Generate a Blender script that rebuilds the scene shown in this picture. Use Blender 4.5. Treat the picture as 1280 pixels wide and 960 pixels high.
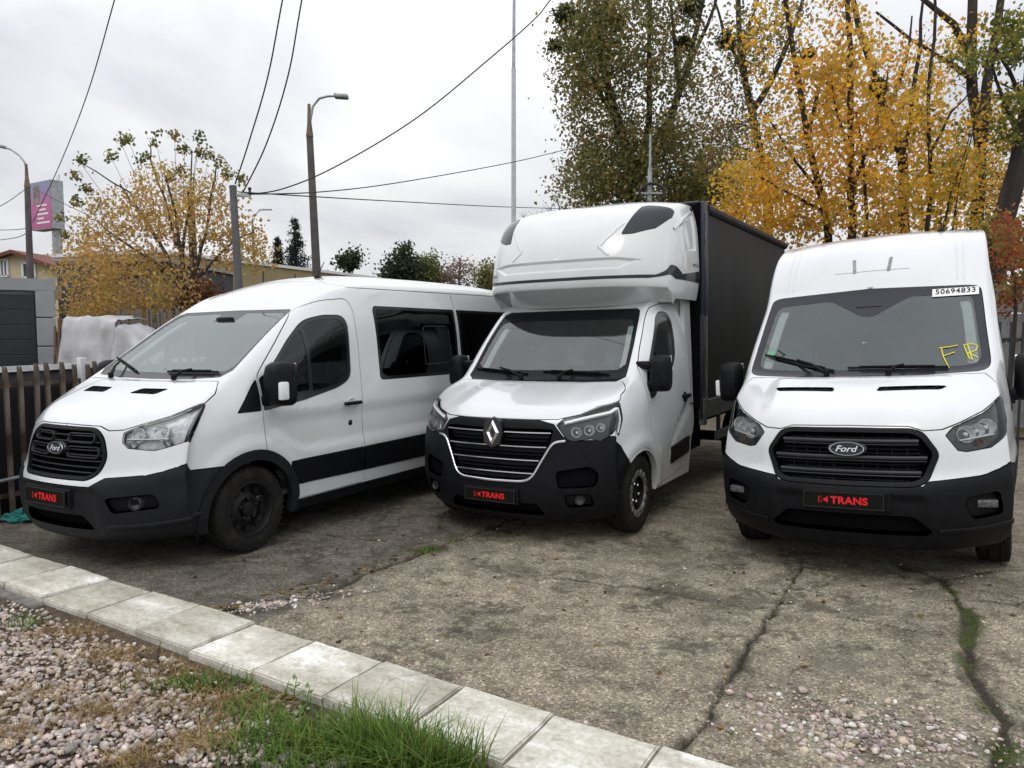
import bpy, bmesh, math, random
import numpy as np
from mathutils import Vector, Matrix, geometry, noise
from mathutils.bvhtree import BVHTree

# ------------------------------------------------------------------ scene, camera, sky, sun
scene = bpy.context.scene
COL = scene.collection
for o in list(bpy.data.objects):
    bpy.data.objects.remove(o)

cam_data = bpy.data.cameras.new('camera')
cam = bpy.data.objects.new('camera', cam_data)
COL.objects.link(cam)
cam_data.sensor_width = 36.0
cam_data.lens = 930.4 / 1280 * 36
cam_data.clip_start = 0.05
cam_data.clip_end = 2000
CAM_H = 1.792
PITCH = 0.07453
cam.location = (0, 0, CAM_H)
cam.rotation_euler = (math.radians(90) - PITCH, 0, 0)
scene.camera = cam
scene.render.resolution_x, scene.render.resolution_y = 1024, 768

SUN_ELEV, SUN_AZ = math.radians(52), math.radians(200)     # azimuth measured clockwise from +Y
world = bpy.data.worlds.new('World')
scene.world = world
world.use_nodes = True
wn, wl = world.node_tree.nodes, world.node_tree.links
wn.clear()
w_out = wn.new('ShaderNodeOutputWorld')
w_bg = wn.new('ShaderNodeBackground')
w_sky = wn.new('ShaderNodeTexSky')
w_sky.sky_type = 'NISHITA'
w_sky.sun_disc = False
w_sky.sun_elevation = SUN_ELEV
w_sky.sun_rotation = SUN_AZ
w_sky.air_density = 1.0
w_sky.dust_density = 4.0
# overcast: the clear sky shows only faintly through a full deck of cloud
w_tc = wn.new('ShaderNodeTexCoord')
w_sep = wn.new('ShaderNodeSeparateXYZ')
wl.new(w_tc.outputs['Generated'], w_sep.inputs[0])
def wmath(op, a, b=None, clamp=False):
    n = wn.new('ShaderNodeMath'); n.operation = op; n.use_clamp = clamp
    for i, v in enumerate((a, b)):
        if v is None: continue
        if isinstance(v, (int, float)): n.inputs[i].default_value = v
        else: wl.new(v, n.inputs[i])
    return n.outputs[0]
zpos = wmath('MAXIMUM', w_sep.outputs['Z'], 0.0)
zc = wmath('ADD', zpos, 0.34)
comb = wn.new('ShaderNodeCombineXYZ')
wl.new(wmath('DIVIDE', w_sep.outputs['X'], zc), comb.inputs[0])
wl.new(wmath('DIVIDE', w_sep.outputs['Y'], zc), comb.inputs[1])
w_n1 = wn.new('ShaderNodeTexNoise')
w_n1.inputs['Scale'].default_value = 1.15
w_n1.inputs['Detail'].default_value = 7.0
w_n1.inputs['Roughness'].default_value = 0.52
w_n1.inputs['Distortion'].default_value = 0.4
wl.new(comb.outputs[0], w_n1.inputs['Vector'])
w_ramp = wn.new('ShaderNodeValToRGB')
w_ramp.color_ramp.elements[0].position = 0.34
w_ramp.color_ramp.elements[0].color = (0.66, 0.685, 0.735, 1)
w_ramp.color_ramp.elements[1].position = 0.58
w_ramp.color_ramp.elements[1].color = (1.04, 1.04, 1.04, 1)
wl.new(w_n1.outputs['Fac'], w_ramp.inputs[0])
w_scale = wn.new('ShaderNodeMix'); w_scale.data_type = 'RGBA'; w_scale.blend_type = 'MULTIPLY'
w_scale.inputs['Factor'].default_value = 1.0
CLOUD = 9.7
w_scale.inputs['B'].default_value = (CLOUD, CLOUD, CLOUD * 1.01, 1)
wl.new(w_ramp.outputs['Color'], w_scale.inputs['A'])
# an overcast sky is brighter overhead than at the horizon (about 1 + 2 sin h)
w_grad = wn.new('ShaderNodeVectorMath'); w_grad.operation = 'SCALE'
wl.new(w_scale.outputs['Result'], w_grad.inputs[0])
wl.new(wmath('ADD', wmath('MULTIPLY', zpos, 1.1), 0.80), w_grad.inputs['Scale'])
w_mix = wn.new('ShaderNodeMix'); w_mix.data_type = 'RGBA'
w_mix.inputs['Factor'].default_value = 0.97
wl.new(w_sky.outputs[0], w_mix.inputs['A'])
wl.new(w_grad.outputs[0], w_mix.inputs['B'])
wl.new(w_mix.outputs['Result'], w_bg.inputs['Color'])
w_bg.inputs['Strength'].default_value = 0.10
wl.new(w_bg.outputs[0], w_out.inputs['Surface'])

sun_d = bpy.data.lights.new('sun', 'SUN')
sun_d.energy = 0.6
sun_d.angle = math.radians(25)
sun_d.color = (1.0, 0.97, 0.92)
sun = bpy.data.objects.new('sun', sun_d)
COL.objects.link(sun)
sun.location = (0, 0, 30)
_sd = Vector((math.sin(SUN_AZ) * math.cos(SUN_ELEV), math.cos(SUN_AZ) * math.cos(SUN_ELEV), math.sin(SUN_ELEV)))
sun.rotation_euler = _sd.to_track_quat('Z', 'Y').to_euler()

scene.view_settings.view_transform = 'Standard'
scene.view_settings.look = 'None'
scene.view_settings.gamma = 1.0
scene.view_settings.use_curve_mapping = False
scene.view_settings.exposure = 0.0
try:
    scene.cycles.max_bounces = 8
    scene.cycles.transparent_max_bounces = 16
except Exception:
    pass

# ------------------------------------------------------------------ helpers
RNG = random.Random(7)

def mat(name, color=(0.5, 0.5, 0.5), rough=0.5, metal=0.0, noise_amt=0.0, noise_scale=8.0, color2=None,
        bump=0.0, bump_scale=60.0, coat=0.0, spec=0.5, detail=5.0, stretch=None, ramp=(0.35, 0.65), rough2=None):
    """Principled material; a noise mixes color and color2, another gives fine relief."""
    m = bpy.data.materials.new(name)
    m.use_nodes = True
    nt = m.node_tree; N, L = nt.nodes, nt.links
    b = N['Principled BSDF']
    b.inputs['Base Color'].default_value = (*color, 1)
    b.inputs['Roughness'].default_value = rough
    b.inputs['Metallic'].default_value = metal
    b.inputs['Specular IOR Level'].default_value = spec
    if coat:
        b.inputs['Coat Weight'].default_value = coat
        b.inputs['Coat Roughness'].default_value = 0.05
    tc = N.new('ShaderNodeTexCoord')
    src = tc.outputs['Object']
    if stretch:
        mp = N.new('ShaderNodeMapping'); mp.inputs['Scale'].default_value = stretch
        L.new(src, mp.inputs[0]); src = mp.outputs[0]
    if noise_amt > 0 or color2:
        n = N.new('ShaderNodeTexNoise'); n.inputs['Scale'].default_value = noise_scale
        n.inputs['Detail'].default_value = detail
        L.new(src, n.inputs['Vector'])
        r = N.new('ShaderNodeValToRGB')
        c2 = color2 if color2 else tuple(max(0, c * (1 - noise_amt)) for c in color)
        r.color_ramp.elements[0].position = ramp[0]; r.color_ramp.elements[0].color = (*c2, 1)
        r.color_ramp.elements[1].position = ramp[1]; r.color_ramp.elements[1].color = (*color, 1)
        L.new(n.outputs['Fac'], r.inputs[0])
        L.new(r.outputs[0], b.inputs['Base Color'])
        if rough2 is not None:
            mr = N.new('ShaderNodeMapRange')
            mr.inputs['To Min'].default_value = rough2; mr.inputs['To Max'].default_value = rough
            L.new(n.outputs['Fac'], mr.inputs['Value']); L.new(mr.outputs[0], b.inputs['Roughness'])
    if bump > 0:
        n2 = N.new('ShaderNodeTexNoise'); n2.inputs['Scale'].default_value = bump_scale
        n2.inputs['Detail'].default_value = 4
        L.new(src, n2.inputs['Vector'])
        bp = N.new('ShaderNodeBump'); bp.inputs['Strength'].default_value = bump
        bp.inputs['Distance'].default_value = 0.01
        L.new(n2.outputs['Fac'], bp.inputs['Height']); L.new(bp.outputs[0], b.inputs['Normal'])
    return m

def glass_mat(name, tint=(0.75, 0.8, 0.8), ior=1.45, rough=0.01, sky_veil=0.0, sky_veil_col=(0.5, 0.55, 0.56)):
    """Thin pane: tinted see-through plus a Fresnel reflection, and a pale veil painted in for sky glare."""
    m = bpy.data.materials.new(name); m.use_nodes = True
    N, L = m.node_tree.nodes, m.node_tree.links
    N.clear()
    out = N.new('ShaderNodeOutputMaterial')
    tr = N.new('ShaderNodeBsdfTransparent'); tr.inputs[0].default_value = (*tint, 1)
    gl = N.new('ShaderNodeBsdfGlossy'); gl.inputs['Roughness'].default_value = rough
    gl.inputs[0].default_value = (0.93, 1.0, 1.0, 1)
    fr = N.new('ShaderNodeFresnel'); fr.inputs['IOR'].default_value = ior
    mx = N.new('ShaderNodeMixShader')
    base = tr.outputs[0]
    if sky_veil > 0:  # pale diffuse colour mixed in, imitating reflected sky
        df = N.new('ShaderNodeBsdfDiffuse'); df.inputs[0].default_value = (*sky_veil_col, 1)
        m0 = N.new('ShaderNodeMixShader'); m0.inputs[0].default_value = sky_veil
        L.new(tr.outputs[0], m0.inputs[1]); L.new(df.outputs[0], m0.inputs[2]); base = m0.outputs[0]
    L.new(fr.outputs[0], mx.inputs[0]); L.new(base, mx.inputs[1]); L.new(gl.outputs[0], mx.inputs[2])
    L.new(mx.outputs[0], out.inputs[0])
    return m

def tag(o, label=None, cat=None, group=None, kind=None):
    if label: o['label'] = label
    if cat: o['category'] = cat
    if group: o['group'] = group
    if kind: o['kind'] = kind
    return o

def link(o, parent=None):
    COL.objects.link(o)
    if parent is not None:
        o.parent = parent
    return o

def empty(name, loc=(0, 0, 0), rz=0.0, parent=None):
    o = bpy.data.objects.new(name, None)
    o.empty_display_size = 0.2
    o.location = loc; o.rotation_euler = (0, 0, rz)
    return link(o, parent)

def mesh_obj(name, verts, faces, material, parent=None, smooth=False, auto=None):
    me = bpy.data.meshes.new(name)
    me.from_pydata([tuple(v) for v in verts], [], [tuple(f) for f in faces])
    me.update()
    mats = material if isinstance(material, (list, tuple)) else [material]
    for m in mats: me.materials.append(m)
    if smooth:
        me.polygons.foreach_set('use_smooth', [True] * len(me.polygons))
        if auto is not None:
            try: me.set_sharp_from_angle(angle=math.radians(auto))
            except Exception: pass
    o = bpy.data.objects.new(name, me)
    return link(o, parent)

class MB:
    """collects simple solids into one mesh"""
    def __init__(s): s.v = []; s.f = []
    def add(s, v, f):
        k = len(s.v); s.v += [tuple(p) for p in v]; s.f += [tuple(i + k for i in q) for q in f]; return s
    def box(s, c, d, rz=0.0, M=None):
        x, y, z = d[0] / 2, d[1] / 2, d[2] / 2
        R = M if M is not None else Matrix.Rotation(rz, 3, 'Z')
        pts = [Vector(c) + R @ Vector(p) for p in ((-x,-y,-z),(x,-y,-z),(x,y,-z),(-x,y,-z),(-x,-y,z),(x,-y,z),(x,y,z),(-x,y,z))]
        return s.add(pts, [(3,2,1,0),(4,5,6,7),(0,1,5,4),(1,2,6,5),(2,3,7,6),(3,0,4,7)])
    def rbox(s, c, d, r=0.01, M=None):
        """box with chamfered edges"""
        h = [d[0] / 2, d[1] / 2, d[2] / 2]; r = min(r, min(h) * 0.9)
        bm = bmesh.new()
        bmesh.ops.create_cube(bm, size=1.0)
        for v in bm.verts: v.co = Vector((v.co.x * d[0], v.co.y * d[1], v.co.z * d[2]))
        bmesh.ops.bevel(bm, geom=bm.edges[:], offset=r, segments=2, affect='EDGES', profile=0.5)
        R = M if M is not None else Matrix.Identity(3)
        bm.verts.index_update()
        v = [Vector(c) + R @ q.co for q in bm.verts]; f = [[q.index for q in g.verts] for g in bm.faces]
        bm.free()
        return s.add(v, f)
    def tube(s, pts, rad, n=8, cap=True):
        pts = [Vector(p) for p in pts]
        rads = rad if isinstance(rad, (list, tuple)) else [rad] * len(pts)
        k = len(s.v); up = None; rings = []
        for i, p in enumerate(pts):
            t = (pts[min(i + 1, len(pts) - 1)] - pts[max(i - 1, 0)])
            if t.length < 1e-9: t = Vector((0, 0, 1))
            t.normalize()
            if up is None:
                up = Vector((0, 0, 1)) if abs(t.z) < 0.9 else Vector((1, 0, 0))
            a = (up - t * up.dot(t))
            if a.length < 1e-6: a = t.orthogonal()
            a.normalize(); b = t.cross(a); up = a
            rings.append([p + (a * math.cos(2 * math.pi * j / n) + b * math.sin(2 * math.pi * j / n)) * rads[i] for j in range(n)])
        v = [q for r in rings for q in r]; f = []
        for i in range(len(pts) - 1):
            for j in range(n):
                j2 = (j + 1) % n
                f.append((i * n + j, i * n + j2, (i + 1) * n + j2, (i + 1) * n + j))
        if cap:
            f.append(tuple(range(n))[::-1]); f.append(tuple((len(pts) - 1) * n + j for j in range(n)))
        return s.add(v, f)
    def lathe(s, prof, n=24, M=None, c=(0, 0, 0), arc=None):
        """prof: list of (radius, height) round Z, placed by M and c"""
        R = M if M is not None else Matrix.Identity(3)
        v = []; f = []
        for (r, h) in prof:
            for j in range(n):
                a = 2 * math.pi * j / n
                v.append(Vector(c) + R @ Vector((r * math.cos(a), r * math.sin(a), h)))
        for i in range(len(prof) - 1):
            for j in range(n):
                j2 = (j + 1) % n
                f.append((i * n + j, i * n + j2, (i + 1) * n + j2, (i + 1) * n + j))
        return s.add(v, f)
    def prism(s, poly, a, b, axis='Y'):
        """extrude a 2D polygon between a and b along axis (poly in the other two, in order)"""
        n = len(poly)
        def P(p, t):
            return {'X': (t, p[0], p[1]), 'Y': (p[0], t, p[1]), 'Z': (p[0], p[1], t)}[axis]
        v = [P(p, a) for p in poly] + [P(p, b) for p in poly]
        f = [tuple(range(n))[::-1], tuple(range(n, 2 * n))] + [(i, (i + 1) % n, n + (i + 1) % n, n + i) for i in range(n)]
        return s.add(v, f)
    def build(s, name, material, parent=None, smooth=False, auto=35, fix=True):
        o = mesh_obj(name, s.v, s.f, material, parent)
        if fix:
            bm = bmesh.new(); bm.from_mesh(o.data)
            bmesh.ops.recalc_face_normals(bm, faces=bm.faces[:]); bm.to_mesh(o.data); bm.free()
        if smooth:
            o.data.polygons.foreach_set('use_smooth', [True] * len(o.data.polygons))
            try: o.data.set_sharp_from_angle(angle=math.radians(auto))
            except Exception: pass
        return o

def text_mesh(s, size=1.0, offset=0.0, shear=0.0, extrude=0.0, spacing=1.0):
    """verts, faces of lettering lying in XY, centred on x, baseline centred on y"""
    c = bpy.data.curves.new('t', 'FONT')
    c.body = s; c.size = size; c.offset = offset; c.shear = shear; c.extrude = extrude; c.space_character = spacing
    c.align_x = 'CENTER'; c.align_y = 'CENTER'; c.resolution_u = 4
    o = bpy.data.objects.new('t', c); COL.objects.link(o)
    bpy.context.view_layer.update()
    me = o.evaluated_get(bpy.context.evaluated_depsgraph_get()).to_mesh()
    v = [tuple(q.co) for q in me.vertices]; f = [tuple(p.vertices) for p in me.polygons]
    o.to_mesh_clear()
    bpy.data.objects.remove(o); bpy.data.curves.remove(c)
    xs = [p[0] for p in v]; ys = [p[1] for p in v]
    cx, cy = (min(xs) + max(xs)) / 2, (min(ys) + max(ys)) / 2
    return [(p[0] - cx, p[1] - cy, p[2]) for p in v], f

def ground_z(x, y):
    """gentle unevenness of the yard"""
    return _gz(x, y)

# image position (1280 x 960 of the photograph) -> world, used only to place things at their measured spots
F_PX = 930.4
def ray(u, v):
    d = Vector(((u - 640) / F_PX, 1.0, -(v - 480) / F_PX))
    c, s = math.cos(PITCH), math.sin(PITCH)
    return Vector((d.x, d.y * c + d.z * s, -d.y * s + d.z * c))
def at(u, v, depth):
    d = ray(u, v); return Vector((0, 0, CAM_H)) + d * (depth / d.y)
def on_ground(u, v, z=0.0):
    d = ray(u, v); return Vector((0, 0, CAM_H)) + d * ((z - CAM_H) / d.z)

def smooth(x, a, b):
    t = np.clip((x - a) / (b - a), 0, 1); return t * t * (3 - 2 * t)

# ------------------------------------------------------------------ body shells: a spline skin cut into panels
def _bs(t):
    t2 = t * t; t3 = t2 * t
    return np.stack([(1 - 3 * t + 3 * t2 - t3) / 6, (4 - 6 * t2 + 3 * t3) / 6, (1 + 3 * t + 3 * t2 - 3 * t3) / 6, t3 / 6], -1)

class Shell:
    """Half body as a cubic spline skin over a net of points (x back, y left, z up).
    Panels are outlines drawn on it in front / side / top view; each becomes its own mesh."""
    def __init__(s, net, post=None, sharpen=0.6, res=8):
        net = np.array(net, float)
        s.R, s.C = net.shape[:2]
        s.net = net; s.post = post
        q = s._ext(net)
        if sharpen:
            for _ in range(2):
                uu, vv = np.meshgrid(np.arange(s.R, dtype=float), np.arange(s.C, dtype=float), indexing='ij')
                cur = s._eval(q, uu.ravel(), vv.ravel()).reshape(s.R, s.C, 3)
                net2 = q[1:-1, 1:-1] + sharpen * (net - cur)
                net2[:, 0, 1] = 0 if abs(net[:, 0, 1]).max() < 1e-6 else net2[:, 0, 1]
                q = s._ext(net2)
        s.q = q
        # dense mesh for projecting outlines
        nu, nv = (s.R - 1) * res + 1, (s.C - 1) * res + 1
        U, Vv = np.meshgrid(np.linspace(0, s.R - 1, nu), np.linspace(0, s.C - 1, nv), indexing='ij')
        s.duv = np.stack([U.ravel(), Vv.ravel()], -1)
        P = s.S(s.duv)
        s.dP = P
        tris = []
        for i in range(nu - 1):
            for j in range(nv - 1):
                a = i * nv + j
                tris.append((a, a + 1, a + nv + 1)); tris.append((a, a + nv + 1, a + nv))
        s.tris = tris
        s.bvh = BVHTree.FromPolygons([Vector(p) for p in P], tris)
    def _ext(s, net):
        R, C = net.shape[:2]
        q = np.zeros((R + 2, C + 2, 3)); q[1:-1, 1:-1] = net
        m = net[:, 1].copy(); m[:, 1] *= -1
        q[1:-1, 0] = m; q[1:-1, -1] = 2 * net[:, -1] - net[:, -2]
        q[0] = 2 * q[1] - q[2]; q[-1] = 2 * q[-2] - q[-3]
        return q
    def _eval(s, q, u, v):
        iu = np.clip(np.floor(u).astype(int), 0, s.R - 2); iv = np.clip(np.floor(v).astype(int), 0, s.C - 2)
        bu, bv = _bs(u - iu), _bs(v - iv)
        out = np.zeros((len(u), 3))
        for a in range(4):
            for b in range(4):
                out += (bu[:, a] * bv[:, b])[:, None] * q[iu + a, iv + b]
        return out
    def S(s, uv):
        uv = np.asarray(uv, float)
        u = np.clip(uv[:, 0], 0, s.R - 1); v = np.clip(uv[:, 1], 0, s.C - 1)
        P = s._eval(s.q, u, v)
        if s.post is not None: P = s.post(P)
        return P
    def hit(s, view, a, b):
        """-> (uv, pos, normal) of the outermost skin point seen in that view"""
        if view == 'f': o, d = Vector((-3, a, b)), Vector((1, 0, 0))
        elif view == 's': o, d = Vector((a, 4, b)), Vector((0, -1, 0))
        elif view == 't': o, d = Vector((a, b, 6)), Vector((0, 0, -1))
        elif view == 'uv':
            return np.array([a, b], float)
        loc, nrm, idx, dist = s.bvh.ray_cast(o, d)
        if loc is None:
            # the nearest point to the ray, searched along it
            best = None
            for t in np.linspace(0.5, 9, 60):
                r = s.bvh.find_nearest(o + d * t)
                if best is None or r[3] < best[3]: best = r
            loc, nrm, idx, dist = best
        i0, i1, i2 = s.tris[idx]
        A, B, C_ = Vector(s.dP[i0]), Vector(s.dP[i1]), Vector(s.dP[i2])
        w = np.array(geometry_bary(loc, A, B, C_))
        return w[0] * s.duv[i0] + w[1] * s.duv[i1] + w[2] * s.duv[i2]
    def path(s, pts, step=0.03, closed=False):
        """outline points (view, a, b) -> densified uv list"""
        out = []; n = len(pts)
        rng = range(n) if closed else range(n - 1)
        for i in rng:
            p, q = pts[i], pts[(i + 1) % n]
            if p[0] == q[0] and p[0] != 'uv':
                L = math.hypot(p[1] - q[1], p[2] - q[2]); k = max(1, int(math.ceil(L / step)))
                for t in range(k):
                    w = t / k
                    out.append(s.hit(p[0], p[1] + (q[1] - p[1]) * w, p[2] + (q[2] - p[2]) * w))
            else:
                a, b = s.hit(*p), s.hit(*q)
                L = np.linalg.norm(s.S([a])[0] - s.S([b])[0]); k = max(1, int(math.ceil(L / step)))
                for t in range(k): out.append(a + (b - a) * (t / k))
        if not closed: out.append(s.hit(*pts[-1]))
        return out
    def pos(s, view, a, b, off=0.0):
        uv = s.hit(view, a, b); P = s.S(np.array([uv])); n = s._orient(np.array([uv]))
        return Vector(P[0]) + Vector(n[0]) * off, Vector(n[0])
    def _orient(s, uv):
        e = 0.02
        du = s.S(uv + [e, 0]) - s.S(uv - [e, 0]); dv = s.S(uv + [0, e]) - s.S(uv - [0, e])
        n = np.cross(du, dv) * s.sgn; l = np.linalg.norm(n, axis=1, keepdims=True); l[l < 1e-12] = 1
        return n / l
    def setup(s):
        s.sgn = 1.0
        uv = s.duv[::37]
        n = s._orient(uv); P = s.S(uv); c = P.mean(0); c[1] = 0
        s.sgn = 1.0 if ((n * (P - c)).sum(1)).mean() > 0 else -1.0
        return s
    def cut(s, regions, du=6, dv=6, fine=None):
        """regions: list of (key, closed outline). Painted in order. -> triangles per key"""
        verts = []; edges = []
        s.polys = []
        for key, pts in regions:
            pl = pts if isinstance(pts[0], np.ndarray) else s.path(pts, closed=True)
            k = len(verts); m = len(pl)
            verts += [(float(np.clip(p[0], 0, s.R - 1)), float(np.clip(p[1], 0, s.C - 1))) for p in pl]
            edges += [(k + i, k + (i + 1) % m) for i in range(m)]
            s.polys.append((key, np.array(verts[k:])))
        cons = np.array(verts) if verts else np.zeros((0, 2))
        nu, nv = (s.R - 1) * du + 1, (s.C - 1) * dv + 1
        U, Vv = np.meshgrid(np.linspace(0, s.R - 1, nu), np.linspace(0, s.C - 1, nv), indexing='ij')
        g = np.stack([U.ravel(), Vv.ravel()], -1)
        g[:, 0] += 0.004 * np.sin(np.arange(len(g)) * 12.9) * ((g[:, 0] > 0) & (g[:, 0] < s.R - 1))
        if len(cons):
            # drop grid points that crowd an outline
            keep = np.ones(len(g), bool)
            cell = {}
            h = 0.05
            for c in cons: cell.setdefault((int(c[0] / h), int(c[1] / h)), []).append(c)
            for i, p in enumerate(g):
                if p[1] <= 0 or p[1] >= s.C - 1 or p[0] <= 0 or p[0] >= s.R - 1: continue
                a, b = int(p[0] / h), int(p[1] / h)
                for x in (a - 1, a, a + 1):
                    for y in (b - 1, b, b + 1):
                        for c in cell.get((x, y), ()):
                            if (c[0] - p[0]) ** 2 + (c[1] - p[1]) ** 2 < 0.0012: keep[i] = False
            g = g[keep]
        verts += [tuple(p) for p in g]
        vo, _, fo, _, _, _ = geometry.delaunay_2d_cdt([Vector(v) for v in verts], edges, [], 0, 1e-5)
        s.uv = np.array([tuple(v) for v in vo]); T = np.array(fo)
        cen = s.uv[T].mean(1)
        lab = np.zeros(len(T), int)
        for i, (key, pl) in enumerate(s.polys):
            lab[inside(cen, pl)] = i + 1
        s.P = s.S(s.uv); s.N = s._orient(s.uv)
        a, b, c = s.P[T[:, 0]], s.P[T[:, 1]], s.P[T[:, 2]]
        fn = np.cross(b - a, c - a); fl = (fn * s.N[T].mean(1)).sum(1) < 0
        T[fl] = T[fl][:, ::-1]
        area = np.linalg.norm(fn, axis=1)
        ok = area > 1e-9
        s.T, s.lab = T[ok], lab[ok]
        s.keys = ['body'] + [k for k, _ in s.polys]
        return s
    def tri_of(s, keys):
        keys = [keys] if isinstance(keys, str) else keys
        ids = [i for i, k in enumerate(s.keys) if k in keys]
        return s.T[np.isin(s.lab, ids)]
    def part(s, name, keys, material, parent=None, off=0.0, gap=0.0045, rim=0.018, side=0, mirror=True, chamfer=False, thick_out=0.0):
        """side 0: both halves in one mesh; +1 left half, -1 right half"""
        T = s.tri_of(keys)
        if len(T) == 0: return None
        ids, inv = np.unique(T, return_inverse=True); T = inv.reshape(-1, 3)
        P = s.P[ids].copy(); N = s.N[ids].copy(); uv = s.uv[ids]
        E = {}
        for t in T:
            for k in range(3):
                a, b = int(t[k]), int(t[(k + 1) % 3])
                if (b, a) in E: del E[(b, a)]
                else: E[(a, b)] = 1
        centre = uv[:, 1] < 1e-6
        be = [(a, b) for (a, b) in E if not (side == 0 and centre[a] and centre[b])]
        # shrink the border inwards along the skin
        T_in = np.zeros_like(P); cnt = np.zeros(len(P))
        for a, b in be:
            d = P[b] - P[a]; l = np.linalg.norm(d)
            if l < 1e-9: continue
            n = N[a] + N[b]; t = np.cross(n / np.linalg.norm(n), d / l)     # to the left of the edge: inside
            T_in[a] += t; T_in[b] += t; cnt[a] += 1; cnt[b] += 1
        m = cnt > 0
        ln = np.linalg.norm(T_in, axis=1, keepdims=True); ln[ln < 1e-9] = 1
        tin = T_in / ln
        lift = off + thick_out
        P2 = P + N * lift
        P2[m] += tin[m] * gap
        if side == 0: P2[centre, 1] = 0
        verts = [tuple(p) for p in P2]; norms = [tuple(n) for n in N]; faces = [tuple(t) for t in T]
        if rim:
            top = {}; bot = {}
            for i in np.nonzero(m)[0]:
                nn = -tin[i]
                if chamfer: nn = N[i] * 0.75 + tin[i] * (0.65 if lift < 0 else -0.65)
                top[i] = len(verts); verts.append(tuple(P2[i])); norms.append(tuple(nn))
                bot[i] = len(verts); verts.append(tuple(P[i] if chamfer else P2[i] - N[i] * rim)); norms.append(tuple(nn))
            for a, b in be:
                faces.append((top[a], bot[a], bot[b], top[b]))
        V = np.array(verts); NN = np.array(norms)
        F = faces
        if side == 0 and mirror:
            n = len(V); cmask = np.abs(V[:, 1]) < 1e-6
            idx = np.arange(n) + n
            idx[cmask] = np.arange(n)[cmask]
            # compact mirrored copy
            newid = {}; Vm = []; Nm = []
            for i in range(n):
                if cmask[i]: newid[i] = i
                else:
                    newid[i] = n + len(Vm); Vm.append(V[i] * [1, -1, 1]); Nm.append(NN[i] * [1, -1, 1])
            NN[cmask & (np.abs(NN[:, 1]) < 0.6), 1] = 0
            F = faces + [tuple(newid[i] for i in f[::-1]) for f in faces]
            if Vm: V = np.vstack([V, Vm]); NN = np.vstack([NN, Nm])
        elif side == -1:
            V = V * [1, -1, 1]; NN = NN * [1, -1, 1]; F = [f[::-1] for f in faces]
        # x back -> -x forward (flips the handedness)
        V = V * [-1, 1, 1]; NN = NN * [-1, 1, 1]; F = [f[::-1] for f in F]
        o = mesh_obj(name, V, F, material, parent)
        me = o.data
        me.polygons.foreach_set('use_smooth', [True] * len(me.polygons))
        l = np.linalg.norm(NN, axis=1, keepdims=True); l[l < 1e-9] = 1
        try: me.normals_split_custom_set_from_vertices([tuple(q) for q in NN / l])
        except Exception as e: print('normals', e)
        return o
    def strip(s, mb, pts, w, h, off=0.0, side=1, step=0.03, n=None):
        """a bar of rectangular section (w wide along the skin, h proud) along a path on the skin"""
        uv = np.array(s.path(pts, step=step)); P = s.S(uv); N = s._orient(uv)
        ring = []
        for i in range(len(P)):
            t = P[min(i + 1, len(P) - 1)] - P[max(i - 1, 0)]; t /= (np.linalg.norm(t) + 1e-12)
            b = np.cross(t, N[i]); b /= (np.linalg.norm(b) + 1e-12)
            c = P[i] + N[i] * off
            k = 0.25
            sec = [(-w / 2, 0), (-w / 2, h * (1 - k)), (-w / 2 + min(w, h) * k, h), (w / 2 - min(w, h) * k, h), (w / 2, h * (1 - k)), (w / 2, 0)]
            ring.append([c + b * x + N[i] * y for x, y in sec])
        V = []; F = []
        m = 6
        for r in ring:
            for p in r: V.append((-p[0], p[1] * side, p[2]))
        for i in range(len(ring) - 1):
            for j in range(m):
                j2 = (j + 1) % m
                F.append((i * m + j, i * m + j2, (i + 1) * m + j2, (i + 1) * m + j))
        F.append(tuple(range(m))); F.append(tuple((len(ring) - 1) * m + j for j in range(m)))
        mb.add(V, F)
        return mb

def geometry_bary(p, a, b, c):
    v0, v1, v2 = b - a, c - a, p - a
    d00, d01, d11, d20, d21 = v0.dot(v0), v0.dot(v1), v1.dot(v1), v2.dot(v0), v2.dot(v1)
    den = d00 * d11 - d01 * d01
    if abs(den) < 1e-14: return (1.0, 0.0, 0.0)
    v = (d11 * d20 - d01 * d21) / den; w = (d00 * d21 - d01 * d20) / den
    return (1 - v - w, v, w)

def inside(pts, poly):
    x, y = pts[:, 0], pts[:, 1]
    res = np.zeros(len(pts), bool); n = len(poly); j = n - 1
    for i in range(n):
        xi, yi = poly[i]; xj, yj = poly[j]
        if yi != yj:
            c = ((yi > y) != (yj > y)) & (x < (xj - xi) * (y - yi) / (yj - yi) + xi)
            res ^= c
        j = i
    return res

def rounded(pts, r, n=4):
    """round the corners of a 2D outline given as (view, a, b)"""
    out = []; m = len(pts)
    for i in range(m):
        v, ax, ay = pts[i]
        p, q = pts[i - 1], pts[(i + 1) % m]
        rr = r[i] if isinstance(r, (list, tuple)) else r
        if rr <= 0 or p[0] != v or q[0] != v: out.append(pts[i]); continue
        A, P_, Q = Vector((ax, ay)), Vector(p[1:]), Vector(q[1:])
        d1, d2 = P_ - A, Q - A
        k1, k2 = min(rr, d1.length * 0.45), min(rr, d2.length * 0.45)
        a, b = A + d1.normalized() * k1, A + d2.normalized() * k2
        for t in range(n + 1):
            w = t / n
            c = a * (1 - w) ** 2 + A * 2 * w * (1 - w) + b * w * w
            out.append((v, c.x, c.y))
    return out

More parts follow.
